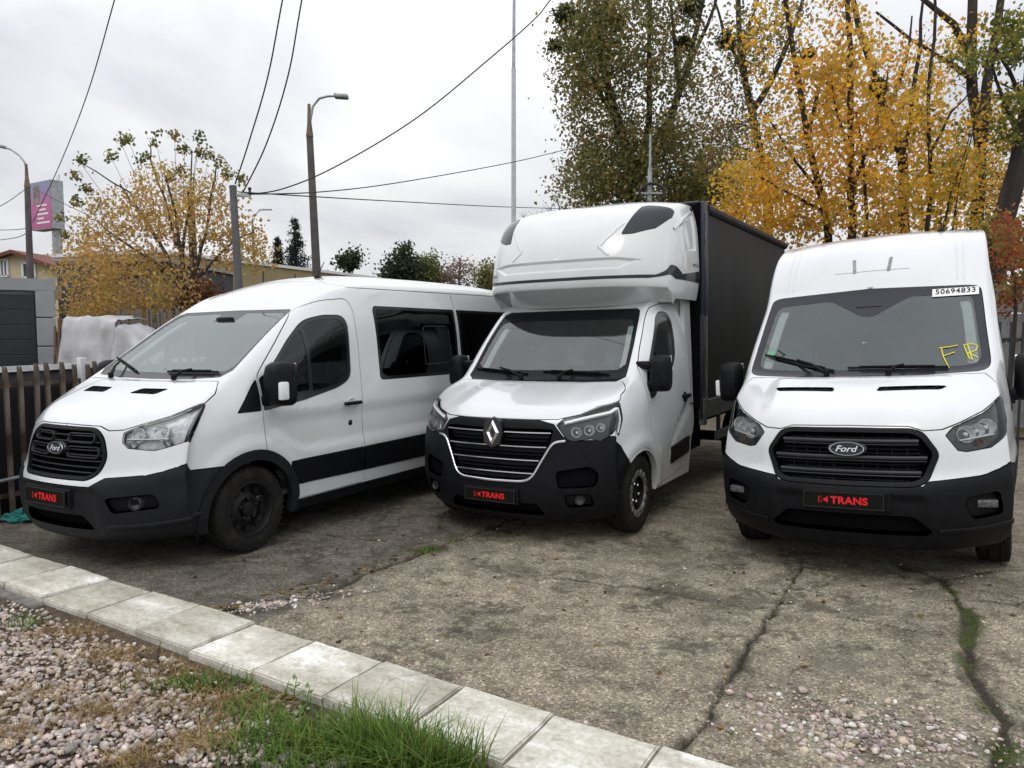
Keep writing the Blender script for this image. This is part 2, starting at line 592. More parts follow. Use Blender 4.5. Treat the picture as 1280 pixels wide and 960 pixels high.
# ------------------------------------------------------------------ vehicle materials
M = {}
def paint(name, c, dirt=0.12):
    m = mat(name, c, rough=0.28, coat=1.0, spec=0.5, noise_amt=dirt, noise_scale=1.6, ramp=(0.2, 0.62), bump=0.012, bump_scale=4.0)
    return m
M['white'] = paint('white_paint', (0.655, 0.67, 0.685))
M['grp'] = paint('white_fibreglass', (0.64, 0.65, 0.66))
M['black_plastic'] = mat('black_plastic', (0.0065, 0.007, 0.009), rough=0.5, spec=0.16, noise_amt=0.35, noise_scale=14, bump=0.12, bump_scale=400)
M['grey_plastic'] = mat('grey_plastic', (0.013, 0.014, 0.017), rough=0.6, spec=0.2, noise_amt=0.3, noise_scale=9, bump=0.15, bump_scale=380)
M['gloss_black'] = mat('gloss_black', (0.012, 0.012, 0.014), rough=0.18)
M['dark'] = mat('dark_cavity', (0.005, 0.005, 0.006), rough=0.95, spec=0.03)
M['rubber'] = mat('rubber', (0.018, 0.018, 0.019), rough=0.75, noise_amt=0.4, noise_scale=30, bump=0.2, bump_scale=120)
M['tyre'] = mat('tyre_rubber', (0.011, 0.0105, 0.010), rough=0.85, spec=0.2, color2=(0.026, 0.024, 0.021), noise_scale=9, ramp=(0.3, 0.5), bump=0.3, bump_scale=150)
M['steel_black'] = mat('black_steel', (0.010, 0.010, 0.011), rough=0.55, spec=0.25, noise_amt=0.4, noise_scale=20)
M['steel_grey'] = mat('grey_steel', (0.28, 0.28, 0.28), rough=0.42, metal=0.7, noise_amt=0.4, noise_scale=18)
M['chrome'] = mat('chrome', (0.82, 0.82, 0.83), rough=0.08, metal=1.0)
M['satin'] = mat('satin_chrome', (0.62, 0.62, 0.63), rough=0.25, metal=1.0)
M['reflector'] = mat('lamp_reflector', (0.88, 0.89, 0.90), rough=0.2, metal=0.6, noise_amt=0.2, noise_scale=40, bump=0.5, bump_scale=25)
M['slat_plastic'] = mat('grille_slat_plastic', (0.022, 0.023, 0.027), rough=0.4, spec=0.4, noise_amt=0.2)
M['lamp_silver'] = mat('lamp_silver', (0.62, 0.64, 0.66), rough=0.3, metal=0.15, noise_amt=0.35, noise_scale=30, bump=0.6, bump_scale=18)
M['lamp_glassy'] = mat('fog_lamp_glass', (0.16, 0.16, 0.17), rough=0.12, metal=0.4, noise_amt=0.5, noise_scale=60, bump=0.5, bump_scale=60)
M['frit_dark'] = mat('sun_band_film', (0.008, 0.009, 0.012), rough=0.2, spec=0.12)
M['lamp_dark'] = mat('lamp_bezel', (0.03, 0.03, 0.033), rough=0.25)
M['amber'] = mat('amber_lens', (0.22, 0.06, 0.015), rough=0.2)
M['lens'] = glass_mat('lamp_lens', (0.93, 0.94, 0.94), ior=1.45)
M['lens_clear'] = mat('drl_lens', (0.75, 0.77, 0.78), rough=0.15)
M['ws_glass'] = glass_mat('windscreen_glass', (0.74, 0.80, 0.79), ior=1.85, sky_veil=0.012, sky_veil_col=(0.50, 0.56, 0.56))
M['ws_glass_minibus'] = glass_mat('minibus_windscreen_glass', (0.80, 0.85, 0.83), ior=2.45, sky_veil=0.05, sky_veil_col=(0.55, 0.6, 0.58))  # paler than the other panes: more sky brightness mixed into its colour
M['side_glass'] = glass_mat('door_glass', (0.35, 0.39, 0.39), ior=1.5)
M['tint_glass'] = glass_mat('tinted_glass', (0.018, 0.02, 0.022), ior=1.4)
M['frit'] = mat('glass_border', (0.022, 0.023, 0.030), rough=0.15, spec=0.3)
M['interior'] = mat('cab_lining', (0.58, 0.59, 0.58), rough=0.85, noise_amt=0.2)
M['interior_dark'] = mat('cab_dark_lining', (0.10, 0.10, 0.105), rough=0.85, noise_amt=0.2)
M['pillar_trim'] = mat('pale_pillar_trim', (0.62, 0.63, 0.62), rough=0.8, noise_amt=0.1)
M['seat'] = mat('seat_fabric', (0.020, 0.021, 0.024), rough=0.9, noise_amt=0.3, bump=0.2)
M['dash'] = mat('dash_plastic', (0.055, 0.058, 0.062), rough=0.65, noise_amt=0.2)
M['plate'] = mat('plate_black', (0.007, 0.008, 0.006), rough=0.4, spec=0.12)
M['plate_rim'] = mat('plate_edge', (0.05, 0.05, 0.045), rough=0.5, spec=0.2)
M['red_letter'] = mat('red_lettering', (0.75, 0.008, 0.012), rough=0.4)
M['blue_badge'] = mat('dark_blue_badge', (0.012, 0.014, 0.03), rough=0.2)
M['white_letter'] = mat('white_lettering', (0.78, 0.79, 0.8), rough=0.35)
M['yellow_mark'] = mat('yellow_marker', (0.75, 0.68, 0.03), rough=0.6)
M['sticker'] = mat('white_sticker', (0.8, 0.8, 0.8), rough=0.5)
M['ink'] = mat('black_ink', (0.01, 0.01, 0.012), rough=0.6)
M['mirror'] = mat('mirror_glass', (0.75, 0.77, 0.78), rough=0.02, metal=1.0)

def pose(root, T, a, r):
    """place a vehicle: front centre T, rear heading a, roll r"""
    s, c = math.sin(a), math.cos(a)
    ex = Vector((s, c, 0)); l0 = Vector((c, -s, 0)); uz = Vector((0, 0, 1))
    ey = l0 * math.cos(r) + uz * math.sin(r); ez = -l0 * math.sin(r) + uz * math.cos(r)
    m = Matrix((( -ex.x, ey.x, ez.x, T[0]), (-ex.y, ey.y, ez.y, T[1]), (-ex.z, ey.z, ez.z, T[2] if len(T) > 2 else 0), (0, 0, 0, 1)))
    root.matrix_world = m

# ------------------------------------------------------------------ parts shared by the vehicles (forward = -x back)
def frame_mat(n, up=Vector((0, 0, 1))):
    """3x3 with Z along n and Y as near up as it can be"""
    n = n.normalized(); y = (up - n * up.dot(n)).normalized(); x = y.cross(n)
    return Matrix((x, y, n)).transposed()

def wheel(root, x, y, side, R=0.345, W=0.225, rim_r=0.215, style='steel', caps=False):
    w = empty('wheel', (-x, y * side, R), parent=root)
    Mx = Matrix(((1, 0, 0), (0, 0, side), (0, -side, 0))) if side > 0 else Matrix(((1, 0, 0), (0, 0, -1), (0, 1, 0)))
    # lathe axis Z -> outward y
    Mx = Matrix(((1, 0, 0), (0, 0, side), (0, 1, 0)))
    h = W / 2
    t = MB()
    prof = [(rim_r, -h * 0.75), (rim_r + 0.02, -h * 0.92), (R - 0.06, -h), (R - 0.022, -h * 0.92), (R - 0.004, -h * 0.72),
            (R, -h * 0.4), (R - 0.008, -h * 0.36), (R - 0.008, -h * 0.30), (R, -h * 0.26), (R, h * 0.26), (R - 0.008, h * 0.30), (R - 0.008, h * 0.36), (R, h * 0.4),
            (R - 0.004, h * 0.72), (R - 0.022, h * 0.92), (R - 0.06, h), (R - 0.075, h * 0.985), (R - 0.08, h), (rim_r + 0.03, h * 0.96), (rim_r + 0.012, h * 0.93), (rim_r, h * 0.75)]
    t.lathe(prof, 56, Mx)
    # tread blocks on the shoulder
    for k in range(44):
        a = 2 * math.pi * k / 44
        for sy in (-1, 1):
            c = Vector((math.cos(a) * (R - 0.014), math.sin(a) * (R - 0.014), sy * h * 0.78))
            t.box(Mx @ c, (0.020, 0.022, 0.022), M=Mx @ Matrix.Rotation(a, 3, 'Z'))
    tyre = t.build('tyre', M['tyre'], w, smooth=True, auto=30)
    rm = MB()
    rp = [(rim_r + 0.004, h * 0.80), (rim_r + 0.010, h * 0.90), (rim_r - 0.006, h * 0.92), (rim_r - 0.02, h * 0.72), (rim_r - 0.028, h * 0.30), (rim_r - 0.045, h * 0.12),
          (rim_r - 0.07, h * 0.18), (rim_r - 0.10, h * 0.42), (rim_r - 0.125, h * 0.48), (rim_r - 0.135, h * 0.40), (0.062, h * 0.36), (0.056, h * 0.62), (0.03, h * 0.66), (0.0, h * 0.66)]
    rm.lathe(rp, 40, Mx)
    rm.lathe([(rim_r, h * 0.7), (rim_r, -h * 0.8), (0.02, -h * 0.8)], 32, Mx)
    for k in range(10):     # vent slots' raised webs
        a = 2 * math.pi * (k + 0.5) / 10
        c = Vector((math.cos(a) * (rim_r - 0.052), math.sin(a) * (rim_r - 0.052), h * 0.27))
        rm.box(Mx @ c, (0.05, 0.042, 0.035), M=Mx @ Matrix.Rotation(a, 3, 'Z'))
    rim = rm.build('rim', M['steel_black'], w, smooth=True, auto=30)
    nb = MB()
    for k in range(5 if style == 'steel' else 6):
        a = 2 * math.pi * k / (5 if style == 'steel' else 6) + 0.3
        c = Vector((math.cos(a) * 0.082, math.sin(a) * 0.082, 0))
        nb.lathe([(0.017, h * 0.34), (0.017, h * 0.62), (0.010, h * 0.68), (0.0, h * 0.68)], 6, Mx, Mx @ c)
    nb.build('wheel_nuts', M['steel_black'] if style == 'steel' else M['satin'], w)
    if caps:    # scalloped trim ring
        tr = MB(); n = 16
        for k in range(n):
            a = 2 * math.pi * k / n
            c = Vector((math.cos(a) * (rim_r - 0.035), math.sin(a) * (rim_r - 0.035), h * 0.86))
            tr.rbox(Mx @ c, (0.055, 0.06, 0.02), 0.008, M=Mx @ Matrix.Rotation(a, 3, 'Z'))
        tr.lathe([(rim_r - 0.05, h * 0.80), (rim_r - 0.058, h * 0.87), (rim_r - 0.066, h * 0.80)], 36, Mx)
        tr.build('wheel_trim', M['steel_grey'], w, smooth=True)
    return w

def plate_ktrans(root, P, n, w=0.52, h=0.115, up=Vector((0, 0, 1)), roll=0.0):
    """black show plate with red lettering; P, n in mesh space"""
    Rm = frame_mat(n, up) @ Matrix.Rotation(roll, 3, 'Z')
    pe = MB(); pe.rbox(P + Rm @ Vector((0, 0, 0.004)), (w, h, 0.012), 0.004, Rm)
    base = pe.build('licence_plate', M['plate'], root)
    fr = MB()
    t = 0.003
    for sx, sy, dx, dy in ((0, 1, w, t), (0, -1, w, t), (1, 0, t, h), (-1, 0, t, h)):
        fr.box(P + Rm @ Vector((sx * (w / 2 - t), sy * (h / 2 - t), 0.0115)), (dx - 2 * t, dy if dy == t else dy - 2 * t, 0.002), M=Rm)
    fr.build('plate_edge', M['plate_rim'], base)
    v, f = text_mesh('TRANS', h * 0.56, offset=h * 0.022, spacing=1.06)
    mn = min(p[0] for p in v); mx = max(p[0] for p in v); W0 = mx - mn
    sx = w * 0.46 / W0
    lt = MB()
    lt.add([P + Rm @ Vector((p[0] * sx + w * 0.075, p[1] * 1.05, 0.0125)) for p in v], f)
    # the sliced K: a bar, thin slashes and a triangle pointing left
    x0 = -w * 0.305; th = h * 0.20
    def quad(pts): lt.add([P + Rm @ Vector((x, y, 0.0125)) for x, y in pts], [tuple(range(len(pts)))])
    quad([(x0, -th), (x0 + .005, -th), (x0 + .005, th), (x0, th)])
    quad([(x0 + .016, -th), (x0 + .020, -th), (x0 + .020, -th * .2), (x0 + .016, -th * .4)])
    quad([(x0 + .016, th * .4), (x0 + .020, th * .2), (x0 + .020, th), (x0 + .016, th)])
    quad([(x0 + .026, 0), (x0 + .062, -th), (x0 + .062, th)])
    lt.build('lettering', M['red_letter'], base, fix=False)
    return base

def oval(P, Rm, a, b, z, n=40):
    return [P + Rm @ Vector((a * math.cos(2 * math.pi * k / n), b * math.sin(2 * math.pi * k / n), z)) for k in range(n)]

def ford_oval(root, P, n, a=0.115, b=0.047):
    Rm = frame_mat(n)
    mb = MB(); N = 40
    mb.lathe([(1, -0.02), (1, 0.012), (0.94, 0.020), (0.0, 0.022)], N)
    mb.v = [tuple(P + Rm @ Vector((v[0] * a * 1.12, v[1] * b * 1.2, v[2] * 0.8))) for v in mb.v]
    em = mb.build('emblem', M['gloss_black'], root, smooth=True)
    d = MB(); d.lathe([(1, 0.012), (1, 0.026), (0.96, 0.03), (0.90, 0.026), (0.0, 0.0255)], N)
    d.v = [tuple(P + Rm @ Vector((v[0] * a, v[1] * b, v[2]))) for v in d.v]
    d.build('badge', M['blue_badge'], em, smooth=True)
    r = MB(); r.lathe([(1.0, 0.026), (0.985, 0.031), (0.93, 0.031), (0.915, 0.026)], N)
    r.v = [tuple(P + Rm @ Vector((v[0] * a, v[1] * b, v[2]))) for v in r.v]
    r.build('badge_ring', M['satin'], em, smooth=True)
    v, f = text_mesh('Ford', b * 1.25, offset=b * 0.012, shear=0.35)
    W0 = max(p[0] for p in v) - min(p[0] for p in v)
    k = a * 1.28 / W0
    t = MB(); t.add([P + Rm @ Vector((p[0] * k, p[1] * 1.0, 0.0275)) for p in v], f)
    t.build('badge_lettering', M['white_letter'], em, fix=False)
    return em

def seat(root, x, y, z0=0.62, w=0.46, wide=False):
    e = empty('seat', (-x, y, z0), parent=root)
    mb = MB()
    W = w * (1.9 if wide else 1)
    mb.rbox((0.02, 0, 0.12), (0.50, W, 0.16), 0.05)
    e1 = mb.build('seat_cushion', M['seat'], e, smooth=True)
    b = MB(); Rm = Matrix.Rotation(-0.16, 3, 'Y')
    b.rbox((-0.27, 0, 0.47), (0.15, W, 0.62), 0.06, Rm); b.build('seat_back', M['seat'], e, smooth=True)
    for hy in ((-0.23, 0.23) if wide else (0,)):
        h = MB(); h.rbox((-0.35, hy, 0.89), (0.11, 0.26, 0.2), 0.05, Rm); h.build('headrest', M['seat'], e, smooth=True)

def steering(root, x, y, z):
    s = MB(); Rm = Matrix.Rotation(math.radians(-62), 3, 'Y')
    n = 28
    pts = [Vector((-x, y, z)) + Rm @ Vector((0.19 * math.cos(2 * math.pi * k / n), 0.19 * math.sin(2 * math.pi * k / n), 0)) for k in range(n + 1)]
    s.tube(pts, 0.016, 8, cap=False)
    c = Vector((-x, y, z))
    s.rbox(c, (0.13, 0.16, 0.05), 0.02, Rm)
    for a in (0, math.pi, -math.pi / 2):
        s.tube([c, c + Rm @ Vector((0.18 * math.sin(a), 0.18 * math.cos(a), 0))], 0.018, 6)
    s.build('steering_wheel', M['dash'], root, smooth=True)

def copy_tree(o, parent=None, mirror=False):
    c = o.copy(); COL.objects.link(c); c.parent = parent
    for ch in list(o.children): copy_tree(ch, c)
    return c

# ------------------------------------------------------------------ the yard
POSES = {'L': ((-3.412, 5.424), 0.5211, 0.0138), 'M': ((-0.1612, 6.1657), 0.5378, 0.0198), 'R': ((2.368, 5.113), 0.5605, 0.0554)}
def gz_np(X, Y):
    num = np.zeros_like(X); den = np.full_like(X, 0.15)
    for (T, a, r) in POSES.values():
        s, c = math.sin(a), math.cos(a)
        dx, dy = X - T[0], Y - T[1]
        lon = dx * s + dy * c; lat = dx * c - dy * s
        z = math.sin(r) * np.clip(lat, -1.25, 1.25)
        d2 = np.maximum(np.abs(lat) - 0.9, 0) ** 2 + np.maximum(np.abs(lon - 3.0) - 2.6, 0) ** 2
        w = np.exp(-d2 / 0.5)
        num += w * z; den += w
    return num / den
def _gz(x, y):
    return float(gz_np(np.array([x]), np.array([y]))[0])

KA, KB = np.array([-4.55, 6.16]), np.array([1.35, 2.57])         # yard-side edge of the paving strip
KD = (KB - KA) / np.linalg.norm(KB - KA); KN = np.array([KD[1], -KD[0]])     # KN points to the camera
if KN[1] > 0: KN = -KN

def seg_dist(X, Y, pts):
    best = np.full_like(X, 1e9); tt = np.zeros_like(X)
    L = 0.0
    for (a, b) in zip(pts, pts[1:]):
        ax, ay = a; bx, by = b
        dx, dy = bx - ax, by - ay; l2 = dx * dx + dy * dy
        t = np.clip(((X - ax) * dx + (Y - ay) * dy) / l2, 0, 1)
        d = np.hypot(X - ax - t * dx, Y - ay - t * dy)
        m = d < best; best[m] = d[m]; tt[m] = L + t[m] * math.sqrt(l2); L += math.sqrt(l2)
    return best, tt

def vnoise(X, Y, f, seed=0):
    """smooth value noise, numpy"""
    x, y = X * f + seed * 17.3, Y * f + seed * 9.1
    xi, yi = np.floor(x).astype(np.int64), np.floor(y).astype(np.int64)
    fx, fy = x - xi, y - yi; fx = fx * fx * (3 - 2 * fx); fy = fy * fy * (3 - 2 * fy)
    def h(i, j):
        n = (i * 374761393 + j * 668265263 + seed * 1442695) & 0x7fffffff
        n = ((n ^ (n >> 13)) * 1274126177) & 0x7fffffff
        return ((n ^ (n >> 16)) & 0xffff) / 65535.0
    return (h(xi, yi) * (1 - fx) + h(xi + 1, yi) * fx) * (1 - fy) + (h(xi, yi + 1) * (1 - fx) + h(xi + 1, yi + 1) * fx) * fy
def fbm(X, Y, f, seed=0, o=4):
    s = 0; a = 0.5
    for k in range(o):
        s = s + a * vnoise(X, Y, f * 2 ** k, seed + k); a *= 0.5
    return s

def build_ground():
    fx = np.arange(-4.6, 4.6, 0.018); fy = np.arange(2.7, 7.9, 0.018)
    gx = np.concatenate([[-400, -150, -60, -30, -18, -12, -9, -7, -6, -5.2], fx, [5.2, 6, 7, 9, 12, 18, 30, 60, 150, 400]])
    gy = np.concatenate([[-30, -10, -3, 0, 1, 1.8, 2.3], fy, [8.2, 8.6, 9.1, 9.7, 10.5, 11.5, 13, 15, 18, 24, 34, 50, 80, 140, 260, 600]])
    X, Y = np.meshgrid(gx, gy, indexing='ij')
    Z = gz_np(X, Y)
    near = (np.abs(X) < 4.8) & (Y > 2.4) & (Y < 8)
    side = (X - KA[0]) * KN[0] + (Y - KA[1]) * KN[1]           # > 0: camera side of the strip's outer edge
    soil = smooth(side, 0.40, 0.47) + 0.0
    jx = (fbm(X, Y, 3.0, 3, 6) - 0.5) * 0.15; jy = (fbm(X, Y, 3.0, 9, 6) - 0.5) * 0.15
    Xj, Yj = X + jx, Y + jy
    crack = np.zeros_like(X); depth = np.zeros_like(X)
    C = [  # points, half width, depth
        ([(2.32, 5.75), (2.23, 5.56), (1.82, 4.9), (1.47, 4.28), (1.05, 3.6), (0.71, 3.03), (0.5, 2.7)], 0.022, 0.030),
        ([(-1.95, 4.50), (-1.62, 4.72), (-1.22, 5.03), (-0.95, 5.45), (-0.71, 5.87), (-0.40, 6.3), (0.0, 6.87), (0.5, 7.6)], 0.030, 0.028),
        ([(-1.15, 5.95), (-1.0, 5.6), (-0.98, 5.2)], 0.008, 0.010),
        ([(-2.9, 5.45), (-2.2, 5.6), (-1.5, 5.55)], 0.008, 0.008),
        ([(-0.71, 5.87), (-1.1, 6.15), (-1.6, 6.25), (-2.2, 6.7)], 0.018, 0.016),
        ([(0.3, 5.2), (0.9, 5.05), (1.5, 4.75), (1.95, 4.65), (2.4, 4.3)], 0.014, 0.012),
        ([(1.2, 7.6), (1.54, 7.44), (2.18, 7.17), (2.9, 6.9)], 0.016, 0.020),
        ([(2.95, 5.5), (3.05, 5.1), (2.92, 4.75), (2.75, 4.3), (2.42, 3.75), (2.3, 3.4), (2.05, 3.0), (1.95, 2.7)], 0.05, 0.022),
        ([(2.92, 4.75), (3.2, 4.6), (3.4, 4.25), (3.6, 4.2)], 0.010, 0.012), ([(3.2, 4.6), (3.6, 4.75), (4.0, 4.7)], 0.010, 0.012),
        ([(3.05, 5.1), (3.5, 5.3), (4.1, 5.25)], 0.02, 0.012),
    ]
    for pts, w, dp in C:
        d, t = seg_dist(Xj, Yj, pts)
        ww = w * 0.62 * (0.25 + 1.3 * vnoise(X, Y, 7.0, 21))
        k = 1 - smooth(d, ww * 0.6, ww * 1.5)
        crack = np.maximum(crack, k); depth = np.maximum(depth, k * dp)
        crack = np.maximum(crack, 0.62 * (1 - smooth(d, ww, ww * 5)) * smooth(fbm(X, Y, 9, 31), 0.42, 0.58))
    # broken-up stretch beside the strip, and dirt drifts in front of the truck
    for (cx, cy, rx, ry, rot, amt) in ((-1.58, 4.70, 0.55, 0.13, 0.5, 1.25), (-0.55, 6.1, 0.55, 0.25, 0.6, .8), (0.2, 5.35, 0.8, 0.16, -0.2, .55), (1.1, 4.95, 0.9, 0.14, -0.35, .75), (1.9, 4.75, 0.7, 0.12, -0.3, .7), (0.9, 6.1, 0.9, 0.3, -.1, .5), (2.9, 5.2, 0.3, 0.4, 0, .9), (-0.1, 4.6, 0.07, 0.06, 0, 1), (0.28, 4.53, 0.07, 0.05, 0, 1), (0.95, 3.55, 0.1, 0.05, 0, .9), (-2.4, 5.6, 0.9, 0.3, -0.4, .35), (1.75, 3.9, .5, .2, .4, .4)):
        c, s = math.cos(rot), math.sin(rot)
        u, v = (Xj - cx) * c + (Yj - cy) * s, -(Xj - cx) * s + (Yj - cy) * c
        k = np.exp(-((u / rx) ** 2 + (v / ry) ** 2)) * smooth(fbm(X, Y, 7, 41), 0.34, 0.56) * amt
        crack = np.maximum(crack, k); depth = np.maximum(depth, 0.012 * k)
    # grime that gathers in the hollows all over the yard
    gr = smooth(fbm(X, Y, 3.4, 91, 6), 0.50, 0.62) * smooth(vnoise(X, Y, 31, 92), 0.35, 0.65) * (0.35 + 0.65 * smooth(fbm(X, Y, 0.9, 95, 3), 0.36, 0.5))
    crack = np.maximum(crack, 0.60 * gr * near); depth = np.maximum(depth, 0.004 * gr)
    d, t = seg_dist(Xj, Yj, [(2.98, 4.98), (2.93, 4.7), (2.78, 4.35), (2.5, 3.9), (2.36, 3.55), (2.15, 3.15), (2.02, 2.9)])
    moss = (1 - smooth(d, 0.015, 0.10)) * smooth(fbm(X, Y, 7, 51, 5), 0.42, 0.56)
    d2, _ = seg_dist(Xj, Yj, [(-0.72, 5.93), (-0.6, 6.02)])
    moss = np.maximum(moss, 0.8 * (1 - smooth(d2, 0.03, 0.12)))
    # smooth asphalt patch under the minibus, rough weathered concrete elsewhere
    d3 = (X + 1.9) * 0.86 + (Y - 4.55) * -0.5
    patch = (1 - smooth((Xj - (-0.95)) - (Yj - 5.45) * 0.55, -0.03, 0.03)) * (side < 0.5)
    Z = Z - depth - 0.012 * smooth(side, 0.40, 0.55) + 0.012 * moss * vnoise(X, Y, 60, 61)
    Z += near * ((fbm(X, Y, 2.2, 71, 3) - 0.44) * 0.020 + (vnoise(X, Y, 26, 81) - 0.5) * 0.0045 * (1 - 0.5 * patch) + (vnoise(X, Y, 55, 82) - 0.5) * 0.004 * (1 - 0.5 * patch)) * (1 - 0.5 * soil)
    Z[~near] -= 0.01
    far = smooth(np.hypot(X, Y * 0.9), 11.5, 14.0)
    n0, n1 = X.shape
    V = np.stack([X.ravel(), Y.ravel(), Z.ravel()], -1).astype(np.float32)
    i, j = np.meshgrid(np.arange(n0 - 1), np.arange(n1 - 1), indexing='ij')
    a = (i * n1 + j).ravel(); Q = np.stack([a, a + n1, a + n1 + 1, a + 1], -1).astype(np.int32)
    me = bpy.data.meshes.new('ground')
    me.vertices.add(len(V)); me.vertices.foreach_set('co', V.ravel())
    me.loops.add(len(Q) * 4); me.loops.foreach_set('vertex_index', Q.ravel())
    me.polygons.add(len(Q)); me.polygons.foreach_set('loop_start', np.arange(0, len(Q) * 4, 4, dtype=np.int32))
    me.polygons.foreach_set('use_smooth', np.ones(len(Q), bool))
    me.update(calc_edges=True)
    for nm, r, g, b in (('wear', crack, moss, soil), ('kind_of', patch, far, near * 1.0)):
        at_ = me.attributes.new(nm, 'FLOAT_COLOR', 'POINT')
        col = np.stack([r.ravel(), g.ravel(), b.ravel(), np.ones(r.size)], -1).astype(np.float32)
        at_.data.foreach_set('color', col.ravel())
    # material
    m = bpy.data.materials.new('weathered_yard'); m.use_nodes = True
    N, L = m.node_tree.nodes, m.node_tree.links; b = N['Principled BSDF']
    tc = N.new('ShaderNodeTexCoord')
    def noise_(sc, det=5, rough=0.55):
        n = N.new('ShaderNodeTexNoise'); n.inputs['Scale'].default_value = sc; n.inputs['Detail'].default_value = det
        n.inputs['Roughness'].default_value = rough; L.new(tc.outputs['Object'], n.inputs['Vector']); return n.outputs['Fac']
    def ramp_(src, stops):
        r = N.new('ShaderNodeValToRGB'); e = r.color_ramp.elements
        while len(e) < len(stops): e.new(0.5)
        for k, (p, c) in enumerate(stops): e[k].position = p; e[k].color = (*c, 1)
        L.new(src, r.inputs[0]); return r.outputs[0]
    def mix_(f, A, B, mode='MIX'):
        n = N.new('ShaderNodeMix'); n.data_type = 'RGBA'; n.blend_type = mode
        for k, v in (('Factor', f), ('A', A), ('B', B)):
            if isinstance(v, (int, float)): n.inputs[k].default_value = v
            elif isinstance(v, tuple): n.inputs[k].default_value = (*v, 1)
            else: L.new(v, n.inputs[k])
        return n.outputs['Result']
    def attr(nm):
        a_ = N.new('ShaderNodeAttribute'); a_.attribute_name = nm
        s_ = N.new('ShaderNodeSeparateColor'); L.new(a_.outputs['Color'], s_.inputs[0]); return s_.outputs
    wear, kd = attr('wear'), attr('kind_of')
    conc = ramp_(noise_(1.3, 8, 0.62), [(0.30, (0.185, 0.163, 0.127)), (0.50, (0.28, 0.25, 0.198)), (0.72, (0.36, 0.322, 0.255))])
    asph = ramp_(noise_(2.0, 7, 0.6), [(0.32, (0.115, 0.106, 0.092)), (0.68, (0.185, 0.170, 0.145))])
    base = mix_(kd[0], conc, asph)
    # aggregate showing at the surface
    vo = N.new('ShaderNodeTexVoronoi'); vo.inputs['Scale'].default_value = 95; L.new(tc.outputs['Object'], vo.inputs['Vector'])
    sepv = N.new('ShaderNodeSeparateColor'); L.new(vo.outputs['Color'], sepv.inputs[0])
    spk = ramp_(sepv.outputs[0], [(0.0, (0.42, 0.41, 0.40)), (0.22, (0.80, 0.80, 0.80)), (0.80, (1.05, 1.05, 1.03)), (0.93, (1.75, 1.72, 1.65))])
    base = mix_(1.0, base, spk, 'MULTIPLY')
    fine = ramp_(noise_(230, 3), [(0.3, (0.62, 0.62, 0.62)), (0.7, (1.3, 1.3, 1.28))])
    base = mix_(1.0, base, fine, 'MULTIPLY')
    stain = ramp_(noise_(5.5, 6, 0.65), [(0.34, (0.50, 0.47, 0.43)), (0.50, (1.0, 0.99, 0.97)), (0.66, (1.28, 1.27, 1.24))])
    base = mix_(0.8, base, stain, 'MULTIPLY')
    dirt = ramp_(noise_(34, 4), [(0.3, (0.020, 0.016, 0.011)), (0.7, (0.062, 0.050, 0.036))])
    base = mix_(wear[0], base, dirt)
    mo = ramp_(noise_(60, 4), [(0.3, (0.022, 0.028, 0.009)), (0.7, (0.075, 0.095, 0.022))])
    base = mix_(wear[1], base, mo)
    so = ramp_(noise_(18, 6), [(0.3, (0.050, 0.036, 0.024)), (0.7, (0.125, 0.095, 0.065))])
    base = mix_(wear[2], base, so)
    fr_ = ramp_(noise_(0.9, 7), [(0.35, (0.055, 0.045, 0.026)), (0.65, (0.105, 0.085, 0.040))])
    base = mix_(kd[1], base, fr_)
    L.new(base, b.inputs['Base Color']); b.inputs['Roughness'].default_value = 0.88; b.inputs['Specular IOR Level'].default_value = 0.25
    bp = N.new('ShaderNodeBump'); bp.inputs['Strength'].default_value = 0.75; bp.inputs['Distance'].default_value = 0.010
    add = N.new('ShaderNodeMath'); add.operation = 'ADD'; L.new(vo.outputs['Distance'], add.inputs[0]); L.new(noise_(140, 4), add.inputs[1])
    L.new(add.outputs[0], bp.inputs['Height']); L.new(bp.outputs[0], b.inputs['Normal'])
    me.materials.append(m)
    o = bpy.data.objects.new('ground', me); link(o); tag(o, kind='structure')
    return o
build_ground()

